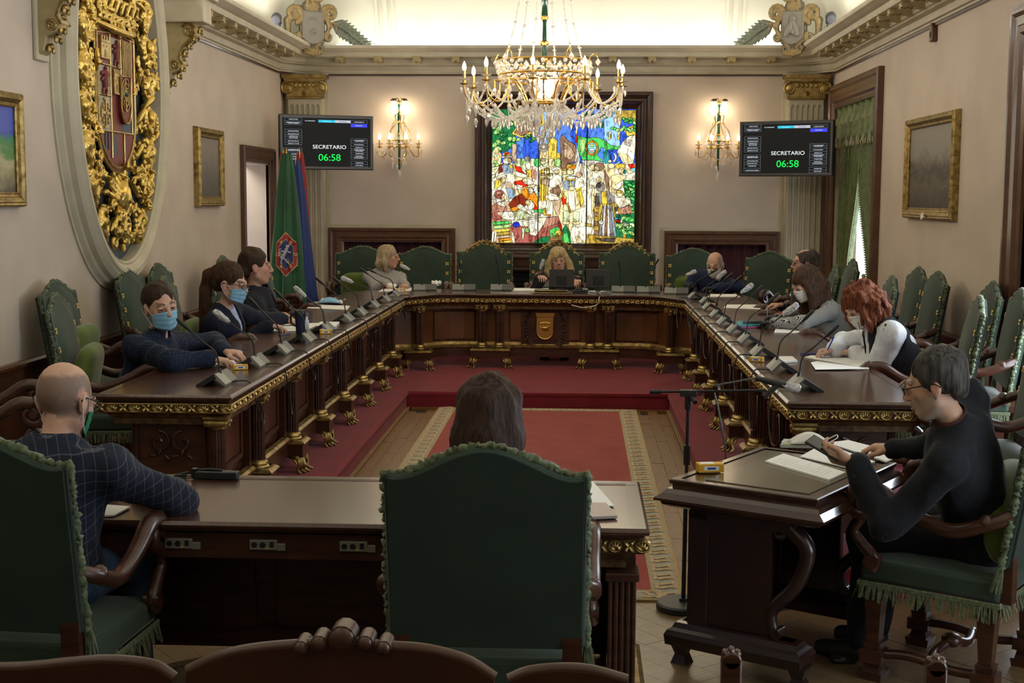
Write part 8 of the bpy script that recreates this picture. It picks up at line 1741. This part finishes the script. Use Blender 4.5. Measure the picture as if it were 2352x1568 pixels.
q = MB(); a = U(1762, 733, z=ZS + .01); q.tube([a, a + V(.0, .0, .10)], [.002, .005], 8); tag(q.build('pen', mat('pale_blue_plastic', (.4, .5, .8), .3)), 'pale pen upright in the gloved hand by the herringbone jacket', 'pen')
# ---- grey-haired man with the phone
def fold_collar(root, rel, h, d):
    q = MB(); N, T, f, s_ = d['N'], d['T'], d['f'], d['s']
    for i in (-1, 1): q.tube([rel(N + s_ * i * .055 + f * .0 + T * .03), rel(N + s_ * i * .05 + f * .06), rel(N + s_ * i * .03 + f * .10 - T * .03)], [.012, .016, .008], 6)
    q.build('collar_fold', cloth('plum_check', (.045, .015, .016)), root)
wr = U(1962, 1062, z=.90); wr2 = U(1990, 1010, z=.86)
person('grey-haired bearded man with glasses in a dark jacket, reading a phone at the lower right', (1.60, 5.28, 0), -58, U(2148, 884, y=5.05), (-68, -14, 0), -58, [(wr, V(-.8, .35, .12), V(-.25, -.4, -.8), .55), (V(1.32, 5.62, .86), V(-.9, .4, 0), V(0, 0, 1), .4)], 'tan', top=cloth('dark_wool_jacket', (.007, .008, .011)), bottom=cloth('black_jeans', (.008, .008, .010)), hair=cap_hair(.012, .006, .003), hairm=hairmat('grey', (.018, .016, .014), (.085, .078, .07)), glasses=True, beard=(.30, .26, .22), pole=(.0, -1, -.1), hunch=.025, vox=.005, k=1.05, collar=cloth('plum_check', (.045, .015, .016)), brow=(.12, .1, .09), loosen=2.0, extra=None)
p = wr + V(-.10, .045, .045); t = empty('smartphone', p, label='black smartphone in the hand of the grey-haired man', cat='phone'); q = MB(); q.box((0, 0, 0), (.075, .15, .009)); k_ = q.build('case', BLACK, t, bevel=.003); k_.rotation_euler = (R(25), R(-14), R(52)); q = MB(); q.box((0, 0, .005), (.066, .138, .001)); k_ = q.build('display', mat('phone_glass', (.01, .012, .014), .05), t, smooth=0); k_.rotation_euler = (R(25), R(-14), R(52))
# ---- bald man from behind
PLD = patterned('dark_plaid', (.012, .016, .032), (.16, .17, .21), 'plaid')
person('bald man from behind in dark plaid shirt and green mask, at the front table', (-1.80, 4.42, 0), 6, U(150, 920, y=4.55), (16, -20, 0), 2, [(V(-1.78, 5.0, .80), V(.9, .5, -.05), V(0, 0, 1), .4), (V(-1.62, 4.90, .80), V(-.8, .6, 0), V(0, 0, 1), .4)], 'fair', top=PLD, bottom=cloth('blue_jeans', (.03, .055, .10), (.05, .085, .15)), mask=mat('green_mask', (.005, .19, .09), .8), shave=(.13, .095, .075), glasses=True, vox=.005, k=1.12, collar=PLD, pole=(.55, -1, -.1), loosen=2.4)
# ---- woman in the centre chair
def straight(h):
    h.ell((0, -.022, .036), (.086, .104, .094)); h.chain([(0, -.06, .02), (0, -.075, -.08), (0, -.075, -.20), (0, -.07, -.30)], [.07, .07, .075, .05], .03)
    for i in (-1, 1): h.chain([(i * .05, -.04, .03), (i * .058, -.05, -.08), (i * .066, -.05, -.20), (i * .07, -.05, -.32)], [.052, .052, .050, .03], .03)
    h.ell((0, .13, -.04), (.064, .085, .092), .010, -1)
def falls(q, h, rr):
    a = rr.uniform(-2.0, 2.0); x, y = sin(a), -cos(a); pts = [h.p(x * .02, y * .03 - .02, .128), h.p(x * .068, y * .085 - .022, .085), h.p(x * .092, y * .104 - .02, .0), h.p(x * .105, y * .108 - .02, -.10), h.p(x * .115, y * .105 - .02, -.2), h.p(x * .118 + rr.uniform(-.01, .01), y * .10 - .02, -.30)]
    strand(q, pts, .0022)
person('woman from behind with long straight brown hair in the big centre armchair', (-.28, 4.32, 0), 0, U(1124, 946, y=4.42), (2, -8, 0), 0, [(V(-.48, 4.95, .80), V(.5, 1, 0), V(0, 0, 1), .4), (V(-.05, 4.95, .80), V(-.5, 1, 0), V(0, 0, 1), .4)], 'fair', top=patterned('grey_houndstooth', (.05, .045, .045), (.25, .24, .23), 'herring'), bottom=bpy.data.materials['dark_trousers'], hair=straight, hairm=hairmat('long_brown', (.016, .008, .005), (.055, .027, .016)), female=True, vox=.006, strands=(420, falls), k=1.04)
